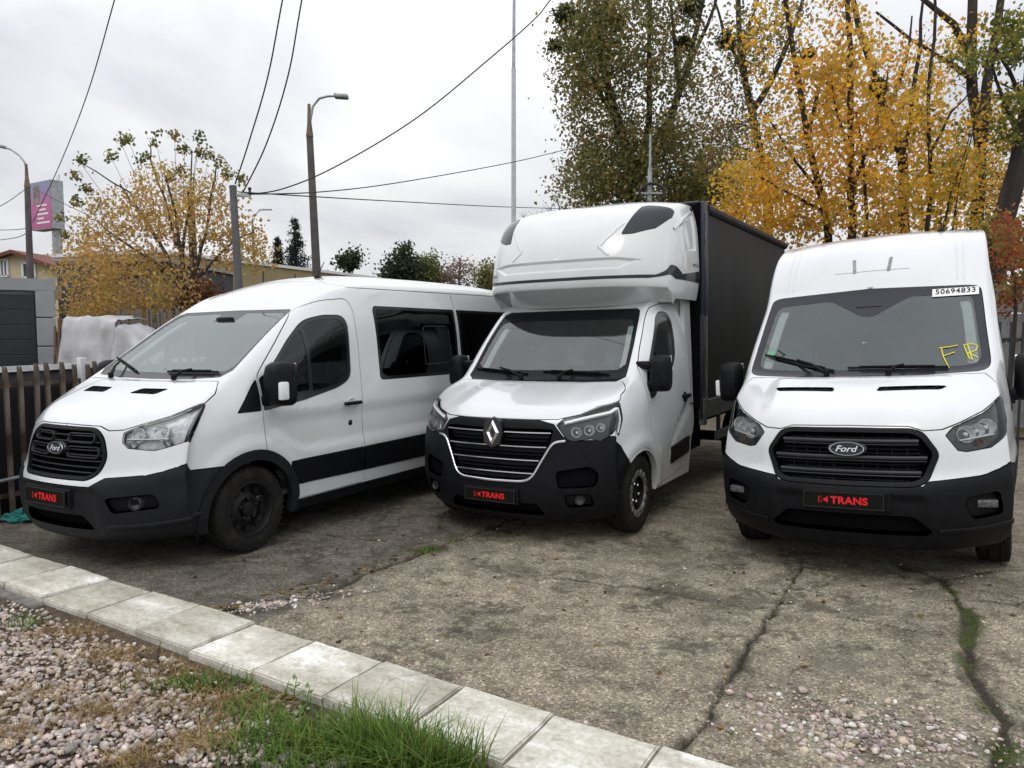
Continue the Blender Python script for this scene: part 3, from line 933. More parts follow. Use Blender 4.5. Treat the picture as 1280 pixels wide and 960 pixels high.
def stones(name, P, S, mats_w, material, kind='stuff', label=None, cat=None, seed=1, lift=0.35):
    """many pebbles as one mesh: P (n,3) base points, S (n,) sizes; mats_w: list of colours kept in an attribute"""
    rng = np.random.default_rng(seed)
    bm = bmesh.new(); bmesh.ops.create_icosphere(bm, subdivisions=2, radius=1.0)
    bv = np.array([v.co[:] for v in bm.verts]); bf = np.array([[v.index for v in f.verts] for f in bm.faces]); bm.free()
    bm = bmesh.new(); bmesh.ops.create_icosphere(bm, subdivisions=1, radius=1.0)
    bv1 = np.array([v.co[:] for v in bm.verts]); bf1 = np.array([[v.index for v in f.verts] for f in bm.faces]); bm.free()
    Vs, Fs, Cs = [], [], []; k = 0
    for i in range(len(P)):
        v0, f0 = (bv1, bf1)
        ax = rng.uniform(0.7, 1.25, 3) * S[i]; ax[2] *= 0.62
        v = v0 * (1 + 0.22 * np.sign(np.sin(v0 @ rng.normal(0, 1.6, 3) + rng.uniform(0, 6)))[:, None] * rng.uniform(.3, 1)) * ax
        a, b = rng.uniform(0, 2 * np.pi), rng.normal(0, 0.45)
        c, s = np.cos(a), np.sin(a); c2, s2 = np.cos(b), np.sin(b)
        R = np.array([[c, -s, 0], [s, c, 0], [0, 0, 1]]) @ np.array([[1, 0, 0], [0, c2, -s2], [0, s2, c2]])
        v = v @ R.T + P[i] + [0, 0, S[i] * lift]
        col = mats_w[rng.integers(len(mats_w))]; col = np.array(col) * rng.uniform(0.75, 1.2)
        Vs.append(v); Fs.append(f0 + k); Cs.append(np.tile(np.append(col, 1), (len(v), 1))); k += len(v)
    V = np.concatenate(Vs).astype(np.float32); F = np.concatenate(Fs).astype(np.int32); Cc = np.concatenate(Cs).astype(np.float32)
    o = np_mesh(name, V, F, material, smooth=False)
    a_ = o.data.attributes.new('tint', 'FLOAT_COLOR', 'POINT'); a_.data.foreach_set('color', Cc.ravel())
    tag(o, label, cat, kind=kind)
    return o

def np_mesh(name, V, F, material, parent=None, smooth=False):
    me = bpy.data.meshes.new(name)
    V = np.ascontiguousarray(V, np.float32); F = np.ascontiguousarray(F, np.int32); k = F.shape[1]
    me.vertices.add(len(V)); me.vertices.foreach_set('co', V.ravel())
    me.loops.add(F.size); me.loops.foreach_set('vertex_index', F.ravel())
    me.polygons.add(len(F)); me.polygons.foreach_set('loop_start', np.arange(0, F.size, k, dtype=np.int32))
    if smooth: me.polygons.foreach_set('use_smooth', np.ones(len(F), bool))
    me.update(calc_edges=True)
    me.materials.append(material)
    return link(bpy.data.objects.new(name, me), parent)

def tint_mat(name, rough=0.85, noise_scale=60, spread=0.35, trans=0.0, bump=0.25):
    """colour comes from the mesh's own tint attribute, broken up by fine noise"""
    m = bpy.data.materials.new(name); m.use_nodes = True
    N, L = m.node_tree.nodes, m.node_tree.links; b = N['Principled BSDF']
    a_ = N.new('ShaderNodeAttribute'); a_.attribute_name = 'tint'
    tc = N.new('ShaderNodeTexCoord'); n = N.new('ShaderNodeTexNoise'); n.inputs['Scale'].default_value = noise_scale; n.inputs['Detail'].default_value = 4
    L.new(tc.outputs['Object'], n.inputs['Vector'])
    mr = N.new('ShaderNodeMapRange'); mr.inputs['From Min'].default_value = 0.3; mr.inputs['From Max'].default_value = 0.7
    mr.inputs['To Min'].default_value = 1 - spread; mr.inputs['To Max'].default_value = 1 + spread; L.new(n.outputs['Fac'], mr.inputs['Value'])
    mx = N.new('ShaderNodeVectorMath'); mx.operation = 'SCALE'; L.new(a_.outputs['Color'], mx.inputs[0]); L.new(mr.outputs[0], mx.inputs['Scale'])
    L.new(mx.outputs[0], b.inputs['Base Color']); b.inputs['Roughness'].default_value = rough; b.inputs['Specular IOR Level'].default_value = 0.2
    if trans:
        tr = N.new('ShaderNodeBsdfTranslucent'); L.new(mx.outputs[0], tr.inputs[0])
        ms = N.new('ShaderNodeMixShader'); ms.inputs[0].default_value = trans
        L.new(b.outputs[0], ms.inputs[1]); L.new(tr.outputs[0], ms.inputs[2]); L.new(ms.outputs[0], N['Material Output'].inputs[0])
    elif bump:
        bp = N.new('ShaderNodeBump'); bp.inputs['Strength'].default_value = bump; bp.inputs['Distance'].default_value = 0.004; L.new(n.outputs['Fac'], bp.inputs['Height']); L.new(bp.outputs[0], b.inputs['Normal'])
    return m
M['pebble'] = tint_mat('pebbles')
M['blade'] = tint_mat('grass_blades', rough=0.6, noise_scale=9, spread=0.25, trans=0.3)

# ---- paving strip: single slabs on a bed
def paving():
    bed_m = mat('slab_bed', (0.10, 0.085, 0.065), rough=0.95, noise_amt=0.5, noise_scale=20, bump=0.5, bump_scale=60)
    W = 0.45; n = 14; pitch = 0.505
    mb = MB()
    c0 = KA + KN * W / 2
    rz = math.atan2(KD[1], KD[0])
    Lt = n * pitch
    mid = KA + KD * (Lt / 2) + KN * W / 2
    mb.box((mid[0], mid[1], -0.04), (Lt, W + 0.02, 0.07), rz)
    bed = mb.build('paving_strip', bed_m); tag(bed, kind='structure')
    sm = bpy.data.materials.new('paving_concrete'); sm.use_nodes = True
    N, L = sm.node_tree.nodes, sm.node_tree.links; b = N['Principled BSDF']
    tc = N.new('ShaderNodeTexCoord'); oi = N.new('ShaderNodeObjectInfo')
    off = N.new('ShaderNodeVectorMath'); off.operation = 'ADD'; L.new(tc.outputs['Object'], off.inputs[0])
    sc = N.new('ShaderNodeMath'); sc.operation = 'MULTIPLY'; sc.inputs[1].default_value = 37.0; L.new(oi.outputs['Random'], sc.inputs[0])
    cb = N.new('ShaderNodeCombineXYZ'); L.new(sc.outputs[0], cb.inputs[0]); L.new(sc.outputs[0], cb.inputs[2]); L.new(cb.outputs[0], off.inputs[1])
    def nz(s, d=6, r=0.6, stretch=None):
        n_ = N.new('ShaderNodeTexNoise'); n_.inputs['Scale'].default_value = s; n_.inputs['Detail'].default_value = d; n_.inputs['Roughness'].default_value = r
        src = off.outputs[0]
        if stretch:
            mp = N.new('ShaderNodeMapping'); mp.inputs['Scale'].default_value = stretch; L.new(src, mp.inputs[0]); src = mp.outputs[0]
        L.new(src, n_.inputs['Vector']); return n_.outputs['Fac']
    def rp(s, st):
        r = N.new('ShaderNodeValToRGB'); e = r.color_ramp.elements
        while len(e) < len(st): e.new(0.5)
        for k, (p, c) in enumerate(st): e[k].position = p; e[k].color = (*c, 1)
        L.new(s, r.inputs[0]); return r.outputs[0]
    def mul(A, B, f=1.0):
        n_ = N.new('ShaderNodeMix'); n_.data_type = 'RGBA'; n_.blend_type = 'MULTIPLY'; n_.inputs['Factor'].default_value = f
        L.new(A, n_.inputs['A']); L.new(B, n_.inputs['B']); return n_.outputs['Result']
    base = rp(nz(3.0, 6, .6, (0.7, 1.6, 1)), [(0.28, (0.36, 0.335, 0.28)), (0.46, (0.53, 0.51, 0.45)), (0.56, (0.64, 0.625, 0.57)), (0.66, (0.84, 0.84, 0.83))])
    base = mul(base, rp(nz(46, 4), [(0.3, (0.76, 0.75, 0.73)), (0.6, (1.04, 1.04, 1.04))]))
    base = mul(base, rp(nz(9, 6, .7), [(0.30, (0.58, 0.56, 0.50)), (0.48, (1, 1, 1))]), 0.8)
    base = mul(base, rp(oi.outputs['Random'], [(0.0, (0.78, 0.77, 0.73)), (1.0, (1.12, 1.12, 1.12))]))
    L.new(base, b.inputs['Base Color']); b.inputs['Roughness'].default_value = 0.85; b.inputs['Specular IOR Level'].default_value = 0.25
    bp = N.new('ShaderNodeBump'); bp.inputs['Strength'].default_value = 0.35; bp.inputs['Distance'].default_value = 0.006; L.new(nz(70, 5), bp.inputs['Height']); L.new(bp.outputs[0], b.inputs['Normal'])
    rng = random.Random(5)
    for k in range(n):
        bm = bmesh.new(); bmesh.ops.create_cube(bm, size=1.0)
        for v in bm.verts: v.co = Vector((v.co.x * (pitch - 0.012), v.co.y * (W - 0.006), v.co.z * 0.07))
        bmesh.ops.bevel(bm, geom=[e for e in bm.edges if e.verts[0].co.z > 0 and e.verts[1].co.z > 0], offset=0.008, segments=2, affect='EDGES')
        bmesh.ops.subdivide_edges(bm, edges=[e for e in bm.edges if e.calc_length() > 0.2], cuts=9, use_grid_fill=True)
        for v in bm.verts:
            q = Vector((v.co.x + k * 3.1, v.co.y, v.co.z)) * 9
            d = noise.noise_vector(q)
            edge = 1.0 if (abs(v.co.x) > pitch / 2 - 0.03 or abs(v.co.y) > W / 2 - 0.03) else 0.25
            v.co += Vector((d.x * 0.004 * edge, d.y * 0.004 * edge, d.z * 0.003 * (edge + .3)))
        me = bpy.data.meshes.new('paving_slab'); bm.to_mesh(me); bm.free(); me.materials.append(sm)
        me.polygons.foreach_set('use_smooth', [True] * len(me.polygons)); me.set_sharp_from_angle(angle=math.radians(50))
        c = KA + KD * ((k + 0.5) * pitch) + KN * W / 2
        o = bpy.data.objects.new('paving_slab', me)
        o.location = (c[0] + rng.uniform(-.004, .004), c[1] + rng.uniform(-.008, .008), 0.012 + rng.uniform(-0.006, 0.006))
        o.rotation_euler = (rng.uniform(-.012, .012), rng.uniform(-.012, .012), rz + rng.uniform(-.012, .012))
        link(o, bed)
    # short concrete edging beside the first slabs
    eg = mat('edging_concrete', (0.20, 0.19, 0.17), rough=0.9, noise_amt=0.5, noise_scale=12, bump=0.4, bump_scale=70)
    for s0, ln in ((1.15, 0.95), (0.12, 1.0)):
        c = KA + KD * (s0 + ln / 2) + KN * (W + 0.05)
        m2 = MB(); m2.rbox((0, 0, 0), (ln - 0.02, 0.07, 0.2), 0.01)
        e = m2.build('edging_stone', eg, bed); e.location = (c[0], c[1], -0.075); e.rotation_euler = (0.05, 0.0, rz)
paving()

# ---- gravel bed in front of the strip, stones scattered over the yard
def gravel():
    rng = np.random.default_rng(11)
    n = 40000
    P = []; S = []
    a = rng.uniform(0, 1, n); X = rng.uniform(-4.4, 0.9, n); Y = rng.uniform(2.45, 6.0, n)
    sd = (X - KA[0]) * KN[0] + (Y - KA[1]) * KN[1]
    dens = fbm(X, Y, 2.2, 5)
    keep = (sd > 0.50) & (Y > 2.45) & (X > -0.74 * Y - .3) & (dens > 0.25)
    # thinner along the strip where straw and weeds lie
    keep &= ~((sd < 0.66) & (rng.uniform(0, 1, n) > 0.35))
    X, Y = X[keep], Y[keep]
    sz = np.clip(rng.lognormal(math.log(0.0125), 0.33, len(X)), 0.006, 0.030)
    Z = np.full(len(X), -0.012) + rng.uniform(0, 0.014, len(X))
    cols = [(0.48, 0.43, 0.39), (0.40, 0.35, 0.32), (0.33, 0.275, 0.25), (0.44, 0.36, 0.32), (0.55, 0.51, 0.46), (0.24, 0.215, 0.205), (0.45, 0.38, 0.28), (0.46, 0.36, 0.325), (0.38, 0.31, 0.285)]
    stones('gravel_bed', np.stack([X, Y, Z], -1), sz, cols, M['pebble'], label='pale grey and pink gravel bed in front of the paving slabs', cat='gravel', seed=3)
    # heap by the right-hand crack and strays
    m = 620
    qx = rng.normal(0, 0.24, 330)
    X = np.concatenate([rng.normal(1.45, 0.22, m), rng.normal(1.75, 0.28, 300), -1.60 + qx, rng.uniform(-1.2, 3.4, 300)])
    Y = np.concatenate([rng.normal(3.22, 0.16, m), rng.normal(3.08, 0.17, 300), 4.69 + qx * 0.5 + rng.normal(0, 0.06, 330), 3.0 + 4.2 * rng.uniform(0, 1, 300) ** 1.5])
    sd = (X - KA[0]) * KN[0] + (Y - KA[1]) * KN[1]
    k = sd < -0.03; X, Y = X[k], Y[k]
    sz = np.clip(rng.lognormal(math.log(0.0095), 0.45, len(X)), 0.003, 0.024); sz[-300:] *= 0.62
    Z = gz_np(X, Y) - 0.002
    stones('scattered_gravel', np.stack([X, Y, Z], -1), sz, cols + [(0.2, 0.17, 0.13), (0.62, 0.6, 0.56)], M['pebble'], label='loose stones scattered over the cracked yard and heaped at its right', cat='gravel', seed=4)
gravel()

def blades(name, roots, H, W, cols, lean=0.5, label=None, cat=None, seed=2, seg=4, droop=1.0, parent=None, lean_dir=None):
    rng = np.random.default_rng(seed); n = len(roots)
    V = []; F = []; C = []
    k = 0
    ang = rng.uniform(0, 2 * np.pi, n); ln = np.abs(rng.normal(0, lean, n)) + 0.08
    for i in range(n):
        h, w = H[i], W[i]; d = np.array([np.cos(ang[i]), np.sin(ang[i]), 0]); s = np.array([-d[1], d[0], 0])
        col = np.array(cols[rng.integers(len(cols))]) * rng.uniform(0.75, 1.25)
        for t in range(seg + 1):
            f = t / seg
            c = roots[i] + np.array([0, 0, h * (f - 0.28 * droop * ln[i] * f * f)]) + d * h * ln[i] * f ** 1.7
            ww = w * (1 - f ** 1.6) * 0.5 + 0.0004
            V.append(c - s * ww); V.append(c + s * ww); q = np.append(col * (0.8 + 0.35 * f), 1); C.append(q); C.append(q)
        for t in range(seg):
            a = k + 2 * t; F.append((a, a + 1, a + 3, a + 2))
        k += 2 * (seg + 1)
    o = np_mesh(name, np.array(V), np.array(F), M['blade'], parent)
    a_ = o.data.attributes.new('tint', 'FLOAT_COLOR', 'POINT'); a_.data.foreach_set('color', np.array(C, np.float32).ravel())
    tag(o, label, cat, kind='stuff')
    return o

def grass():
    rng = np.random.default_rng(21)
    green = [(0.075, 0.15, 0.022), (0.11, 0.20, 0.032), (0.15, 0.24, 0.05), (0.055, 0.11, 0.018)]
    straw = [(0.28, 0.19, 0.075), (0.36, 0.25, 0.11), (0.20, 0.125, 0.045), (0.42, 0.31, 0.16)]
    # the big clump in the foreground
    def cl(cx, cy, sx, sy, n):
        p = np.stack([rng.normal(cx, sx, n), rng.normal(cy, sy, n), np.full(n, -0.015)], -1); return p
    P = np.concatenate([cl(-0.55, 2.98, 0.11, 0.07, 800), cl(-0.34, 2.86, 0.10, 0.05, 800), cl(-0.80, 3.08, 0.12, 0.08, 550)])
    sd = (P[:, 0] - KA[0]) * KN[0] + (P[:, 1] - KA[1]) * KN[1]; P = P[sd > 0.46]
    H = rng.uniform(0.09, 0.27, len(P)) * (1 - 0.35 * (P[:, 0] < -0.7))
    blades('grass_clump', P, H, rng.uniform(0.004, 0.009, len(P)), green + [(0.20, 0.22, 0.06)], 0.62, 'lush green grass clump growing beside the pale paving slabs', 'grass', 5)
    P = np.concatenate([cl(-1.0, 3.10, 0.13, 0.11, 700), cl(-1.20, 3.35, 0.10, 0.08, 260), cl(-1.55, 3.62, 0.16, 0.05, 260), cl(-0.85, 2.86, 0.1, 0.1, 250), cl(-2.95, 4.35, 0.08, 0.06, 90)])
    sd = (P[:, 0] - KA[0]) * KN[0] + (P[:, 1] - KA[1]) * KN[1]; P = P[sd > 0.46]
    H = rng.uniform(0.03, 0.11, len(P))
    blades('low_weeds', P, H, rng.uniform(0.005, 0.012, len(P)), green + [(0.13, 0.17, 0.05)], 0.8, 'low green weeds along the inner edge of the slabs', 'weeds', 6)
    # dry straw lying flat
    pts = []
    for cx, cy, s, n in ((-1.35, 3.42, 0.17, 900), (-1.75, 3.72, 0.18, 500), (-1.32, 3.10, 0.10, 420), (-1.9, 3.35, 0.12, 420), (-2.2, 3.95, 0.14, 420), (-2.3, 3.15, 0.13, 380), (-2.35, 3.5, 0.12, 260), (-2.6, 4.25, 0.14, 380), (-1.55, 2.95, 0.08, 220), (-2.9, 3.75, 0.14, 220)):
        pts.append(np.stack([rng.normal(cx, s, n), rng.normal(cy, s * 0.5, n), rng.uniform(-0.006, 0.018, n)], -1))
    P = np.concatenate(pts); sd = (P[:, 0] - KA[0]) * KN[0] + (P[:, 1] - KA[1]) * KN[1]; P = P[sd > 0.49]
    H = rng.uniform(0.02, 0.05, len(P))
    blades('dry_straw', P, H, rng.uniform(0.002, 0.004, len(P)), straw, 2.2, 'dry brown straw lying in tufts over the gravel', 'straw', 7, seg=3, droop=0.9)
    # a tuft and moss in the cracks of the yard
    pts = [np.stack([rng.normal(cx, s, n), rng.normal(cy, s, n), np.full(n, -0.012)], -1) for cx, cy, s, n in ((-0.70, 5.92, 0.05, 160), (2.95, 4.75, 0.04, 60), (2.1, 3.02, 0.05, 70), (0.98, 3.17, 0.012, 40), (-0.45, 6.2, 0.1, 90))]
    P = np.concatenate(pts)
    blades('crack_weeds', P, rng.uniform(0.015, 0.04, len(P)), rng.uniform(0.004, 0.009, len(P)), green, 0.9, 'small green weeds growing in the yard cracks', 'weeds', 8, seg=3)
    # bare stems with leaves standing by the slabs
    for k, (x, y, h) in enumerate(((-1.05, 3.44, 0.13), (-1.90, 3.86, 0.12), (-0.98, 3.41, 0.10))):
        mb = MB(); tip = Vector((x + 0.02, y + 0.01, h))
        mb.tube([(x, y, -0.03), (x + 0.01, y, h * 0.5), tip], [0.003, 0.0025, 0.0015], 5)
        st = mb.build('weed_stem', mat('weed_stem_%d' % k, (0.10, 0.12, 0.04) if k != 1 else (0.035, 0.02, 0.012), rough=0.8, noise_amt=.3), None)
        tag(st, ['single leafy weed stem standing against the slabs beside the straw', 'thin bare dark twig standing in gravel by the slabs', 'shorter leafy weed stem right of the taller one by the slabs'][k], 'weed')
        if k != 1:
            lf = MB()
            for q in range(7):
                a = q * 2.4; zz = h * (0.3 + 0.1 * q); c = Vector((x + 0.01, y, zz)); d = Vector((math.cos(a), math.sin(a), 0.3)); s_ = Vector((-d.y, d.x, 0)) * 0.010
                lf.add([c, c + d * 0.02 + s_, c + d * 0.042, c + d * 0.02 - s_], [(0, 1, 2, 3)])
            lo = lf.build('leaves', mat('weed_leaf_%d' % k, (0.10, 0.16, 0.03), rough=0.6, noise_amt=.3), st, fix=False); tag(lo, kind='stuff')
grass()

def litter():
    """fallen leaves: folded little quads lying about"""
    rng = np.random.default_rng(33)
    lt_ = rng.uniform(0, 1, 110) ** 1.4
    X = np.concatenate([rng.uniform(-3.5, 4.2, 260), rng.normal(-1.4, 0.5, 40), rng.uniform(-9, 14, 600), -1.9 + lt_ * 1.3 + rng.normal(0, .05, 110)])
    Y = np.concatenate([rng.uniform(3.2, 8, 260), rng.normal(3.4, 0.3, 40), rng.uniform(8, 20, 600), 4.52 + lt_ * 1.45 + rng.normal(0, .06, 110)])
    V = []; F = []; C = []
    cols = [(0.14, 0.08, 0.028), (0.20, 0.125, 0.04), (0.07, 0.042, 0.02), (0.25, 0.17, 0.045)]
    for i in range(len(X)):
        a = rng.uniform(0, 6.28); s = rng.uniform(0.012, 0.028); z = _gz(X[i], Y[i]) + 0.006
        d = np.array([math.cos(a), math.sin(a), rng.uniform(-.1, .3)]) * s; t = np.array([-d[1], d[0], rng.uniform(0, .3) * s]) * 0.6
        c = np.array([X[i], Y[i], z]); k = len(V)
        V += [c - d, c + t, c + d, c - t]; F.append((k, k + 1, k + 2, k + 3))
        q = np.append(np.array(cols[rng.integers(4)]) * rng.uniform(.7, 1.2), 1); C += [q] * 4
    o = np_mesh('fallen_leaves', np.array(V), np.array(F), M['blade'])
    a_ = o.data.attributes.new('tint', 'FLOAT_COLOR', 'POINT'); a_.data.foreach_set('color', np.array(C, np.float32).ravel())
    tag(o, 'small brown leaves fallen across the yard', 'leaves', kind='stuff')
litter()

# ------------------------------------------------------------------ boundary fence and what lies behind it
M['rust'] = mat('rusty_painted_steel', (0.21, 0.185, 0.155), rough=0.85, spec=0.2, color2=(0.050, 0.033, 0.024), noise_scale=4, ramp=(0.40, 0.60), stretch=(1, 1, 0.5), bump=0.4, bump_scale=60)
M['screen'] = mat('black_screen_sheet', (0.008, 0.008, 0.010), rough=0.6, noise_amt=0.4, noise_scale=4)
M['hem'] = mat('white_hem', (0.78, 0.79, 0.80), rough=0.7, noise_amt=0.3)
M['grey_metal'] = mat('pale_grey_cladding', (0.30, 0.31, 0.33), rough=0.5, noise_amt=0.2, noise_scale=2)
M['shutter'] = mat('charcoal_shutter', (0.018, 0.020, 0.026), rough=0.45, noise_amt=0.2)
M['concrete_pole'] = mat('pole_concrete', (0.115, 0.11, 0.105), rough=0.9, noise_amt=0.4, noise_scale=3, bump=0.3, bump_scale=30)
M['galv'] = mat('galvanised_steel', (0.40, 0.42, 0.44), rough=0.45, metal=0.6, noise_amt=0.3, noise_scale=6)
M['wood'] = mat('grey_weathered_wood', (0.20, 0.17, 0.14), rough=0.9, noise_amt=0.5, noise_scale=8, stretch=(1, 1, .2))
M['brown_wood'] = mat('brown_plank', (0.14, 0.085, 0.05), rough=0.9, noise_amt=0.5, noise_scale=6)
M['bark'] = mat('dark_bark', (0.045, 0.036, 0.030), rough=0.95, noise_amt=0.6, noise_scale=6, bump=0.6, bump_scale=22, stretch=(1, 1, .35))
M['bark_grey'] = mat('grey_bark', (0.095, 0.078, 0.066), rough=0.95, noise_amt=0.5, noise_scale=6, bump=0.5, bump_scale=22, stretch=(1, 1, .35))
M['leaf'] = tint_mat('leaves', rough=0.65, noise_scale=1.2, spread=0.22, trans=0.5)
M['cream'] = mat('cream_render', (0.56, 0.50, 0.33), rough=0.9, noise_amt=0.15, noise_scale=2)
M['tan'] = mat('ochre_facade', (0.34, 0.275, 0.145), rough=0.9, noise_amt=0.15, noise_scale=1.5)
M['slate'] = mat('slate_grey_wall', (0.055, 0.06, 0.072), rough=0.8, noise_amt=0.2, noise_scale=1)
M['roof_red'] = mat('red_roof_tiles', (0.20, 0.07, 0.05), rough=0.85, noise_amt=0.4, noise_scale=6)
M['pane'] = mat('window_pane', (0.05, 0.06, 0.07), rough=0.08)
M['pvc'] = mat('white_window_frame', (0.7, 0.7, 0.7), rough=0.5)
M['wire'] = mat('black_cable', (0.015, 0.015, 0.016), rough=0.6)
M['tarp_white'] = mat('white_tarpaulin', (0.46, 0.46, 0.48), rough=0.65, noise_amt=0.3, noise_scale=3, bump=0.3, bump_scale=9)

def picket_fence():
    P0, P1 = Vector((-5.25, 5.65, 0)), Vector((-2.05, 13.6, 0))
    d = (P1 - P0); L = d.length; d.normalize(); rz = math.atan2(d.y, d.x); nrm = Vector((-d.y, d.x, 0))
    root = empty('picket_fence', P0, rz); tag(root, 'rusty metal picket fence with two rails behind the minibus', 'fence')
    rng = random.Random(3)
    # angle-iron picket with a pointed top
    mb = MB()
    w, t, h = 0.036, 0.007, 1.46
    for a, b, c_, e in ((-w / 2, w / 2, -t, 0), (-w / 2, -w / 2 + t, 0, 0.026)):
        z1 = h; z0 = h - 0.06
        mb.add([(a, c_, 0.03), (b, c_, 0.03), (b, e, 0.03), (a, e, 0.03), (a, c_, z0), (b, c_, z0), (b, e, z0), (a, e, z0), ((a + b) / 2 - .004, c_, z1), ((a + b) / 2 + .004, c_, z1), ((a + b) / 2 + .004, e, z1), ((a + b) / 2 - .004, e, z1)],
               [(0, 3, 2, 1), (0, 1, 5, 4), (1, 2, 6, 5), (2, 3, 7, 6), (3, 0, 4, 7), (4, 5, 9, 8), (5, 6, 10, 9), (6, 7, 11, 10), (7, 4, 8, 11), (8, 9, 10, 11)])
    first = mb.build('picket', M['rust'], root); n = int(L / 0.138)
    for k in range(n):
        o = first if k == 0 else first.copy()
        if k: COL.objects.link(o); o.parent = root
        o.location = (0.138 * k + rng.uniform(-.008, .008), -0.02, rng.uniform(-.02, .02) - 0.02)
        o.rotation_euler = (rng.uniform(-.012, .012), rng.uniform(-.018, .018), 0)
    for z in (0.22, 1.26):
        r = MB(); r.box((L / 2, 0.012, z), (L, 0.012, 0.04)); r.box((L / 2, 0.028, z + 0.014), (L, 0.03, 0.008)); r.build('rail', M['rust'], root)
    for k in range(5):
        p = MB(); p.rbox((2.2 + k * 2.2, 0.03, 0.74), (0.07, 0.06, 1.5), 0.006); p.build('post', M['rust'] if k else M['pvc'], root)
    lo = MB(); lo.tube([(0.55, -0.06, 0.36), (1.6, -0.07, 0.40)], 0.016, 8); lo.build('loose_pipe', M['galv'], root)
    # screen sheet hung on the far side
    sroot = empty('privacy_screen', P0 + nrm * 0.10, rz); tag(sroot, 'black sheet screen with white top hem hung behind the picket fence', 'screen')
    V = []; F = []; nx, nz = 90, 5
    for i in range(nx + 1):
        for j in range(nz + 1):
            V.append((L * i / nx, 0.012 * math.sin(i * 1.3) * (1 - j / nz * .5), 0.02 + 1.36 * j / nz + 0.008 * math.sin(i * .9)))
    for i in range(nx):
        for j in range(nz):
            a = i * (nz + 1) + j; F.append((a, a + nz + 1, a + nz + 2, a + 1))
    sheet = mesh_obj('sheet', V, F, M['screen'], sroot, smooth=True); sheet.modifiers.new('s', 'SOLIDIFY').thickness = 0.004
    hm = MB(); hm.box((L / 2, -0.004, 1.405), (L, 0.02, 0.055)); hm.build('hem', M['hem'], sroot)
picket_fence()

def garage():
    D = 13.5
    a, b = at(-60, 352, D), at(66, 350, D - 0.6)
    x1 = b.x; x0 = x1 - 3.4; y = D - 0.6; top = b.z
    root = empty('metal_garage', (x1, y, 0), 0.62); tag(root, 'pale grey metal garage with a charcoal shutter behind the fence', 'garage')
    w = 3.4
    m = MB(); m.box((-w / 2, 1.6, top / 2), (w - 0.04, 3.1, top - 0.04)); m.build('shell', M['grey_metal'], root)
    f = MB(); f.box((-w / 2, -0.02, top - 0.09), (w + 0.06, 0.12, 0.20)); f.build('fascia', M['grey_metal'], root)
    for k in range(5):
        c = MB(); c.rbox((-0.13, -0.03, 0.26 + k * 0.49), (0.28, 0.10, 0.475), 0.012); c.build('cladding_panel', M['grey_metal'], root)
    for k in range(9):
        s = MB(); s.rbox((-0.285 - 1.3, -0.01, 0.20 + k * 0.255), (2.6, 0.03, 0.252), 0.006); s.build('shutter_slat', M['shutter'], root)
garage()

def house():
    D = 30.0
    e = at(72, 350, D); rdg = at(0, 315, D)
    x1 = at(73, 350, D).x; root = empty('cream_house', (x1, D, 0), 0.0); tag(root, 'cream house with red tiled gable roof far left', 'house')
    zr, ze = at(20, 313, D).z, at(73, 333, D).z; w = 7.0; xr = at(20, 313, D).x - x1
    m = MB(); m.prism([(-w, 0), (0, 0), (0, ze - .1), (xr, zr - .15), (-w, ze - 1.0)], 0, 7, 'Y'); m.build('wall', M['cream'], root)
    r = MB(); r.add([(xr, -.35, zr), (xr, 7.3, zr), (.45, 7.3, ze - .14), (.45, -.35, ze - .14), (xr, -.35, zr - .14), (xr, 7.3, zr - .14), (.45, 7.3, ze - .28), (.45, -.35, ze - .28)], [(0, 1, 2, 3), (7, 6, 5, 4), (0, 3, 7, 4), (1, 0, 4, 5), (2, 1, 5, 6), (3, 2, 6, 7)])
    r.add([(xr, -.35, zr), (xr, 7.3, zr), (-w - .4, 7.3, ze - 1.2), (-w - .4, -.35, ze - 1.2), (xr, -.35, zr - .14), (xr, 7.3, zr - .14), (-w - .4, 7.3, ze - 1.34), (-w - .4, -.35, ze - 1.34)], [(3, 2, 1, 0), (4, 5, 6, 7), (4, 7, 3, 0), (5, 4, 0, 1), (6, 5, 1, 2), (7, 6, 2, 3)])
    r.build('roof', M['roof_red'], root)
    for (u0, u1, v0, v1) in ((1, 11, 325, 345), (29, 45, 329, 347)):
        a, b = at(u0, v0, D), at(u1, v1, D); cx, cz = (a.x + b.x) / 2 - x1, (a.z + b.z) / 2; ww, hh = b.x - a.x, a.z - b.z
        f = MB()
        for dx, dz, sx, sz in ((0, hh / 2, ww, .08), (0, -hh / 2, ww, .08), (ww / 2, 0, .08, hh), (-ww / 2, 0, .08, hh), (0, 0, .06, hh)): f.box((cx + dx, -.04, cz + dz), (sx, .08, sz))
        fo = f.build('window', M['pvc'], root); p = MB(); p.box((cx, -.012, cz), (ww - .06, .03, hh - .06)); p.build('pane', M['pane'], fo)
house()

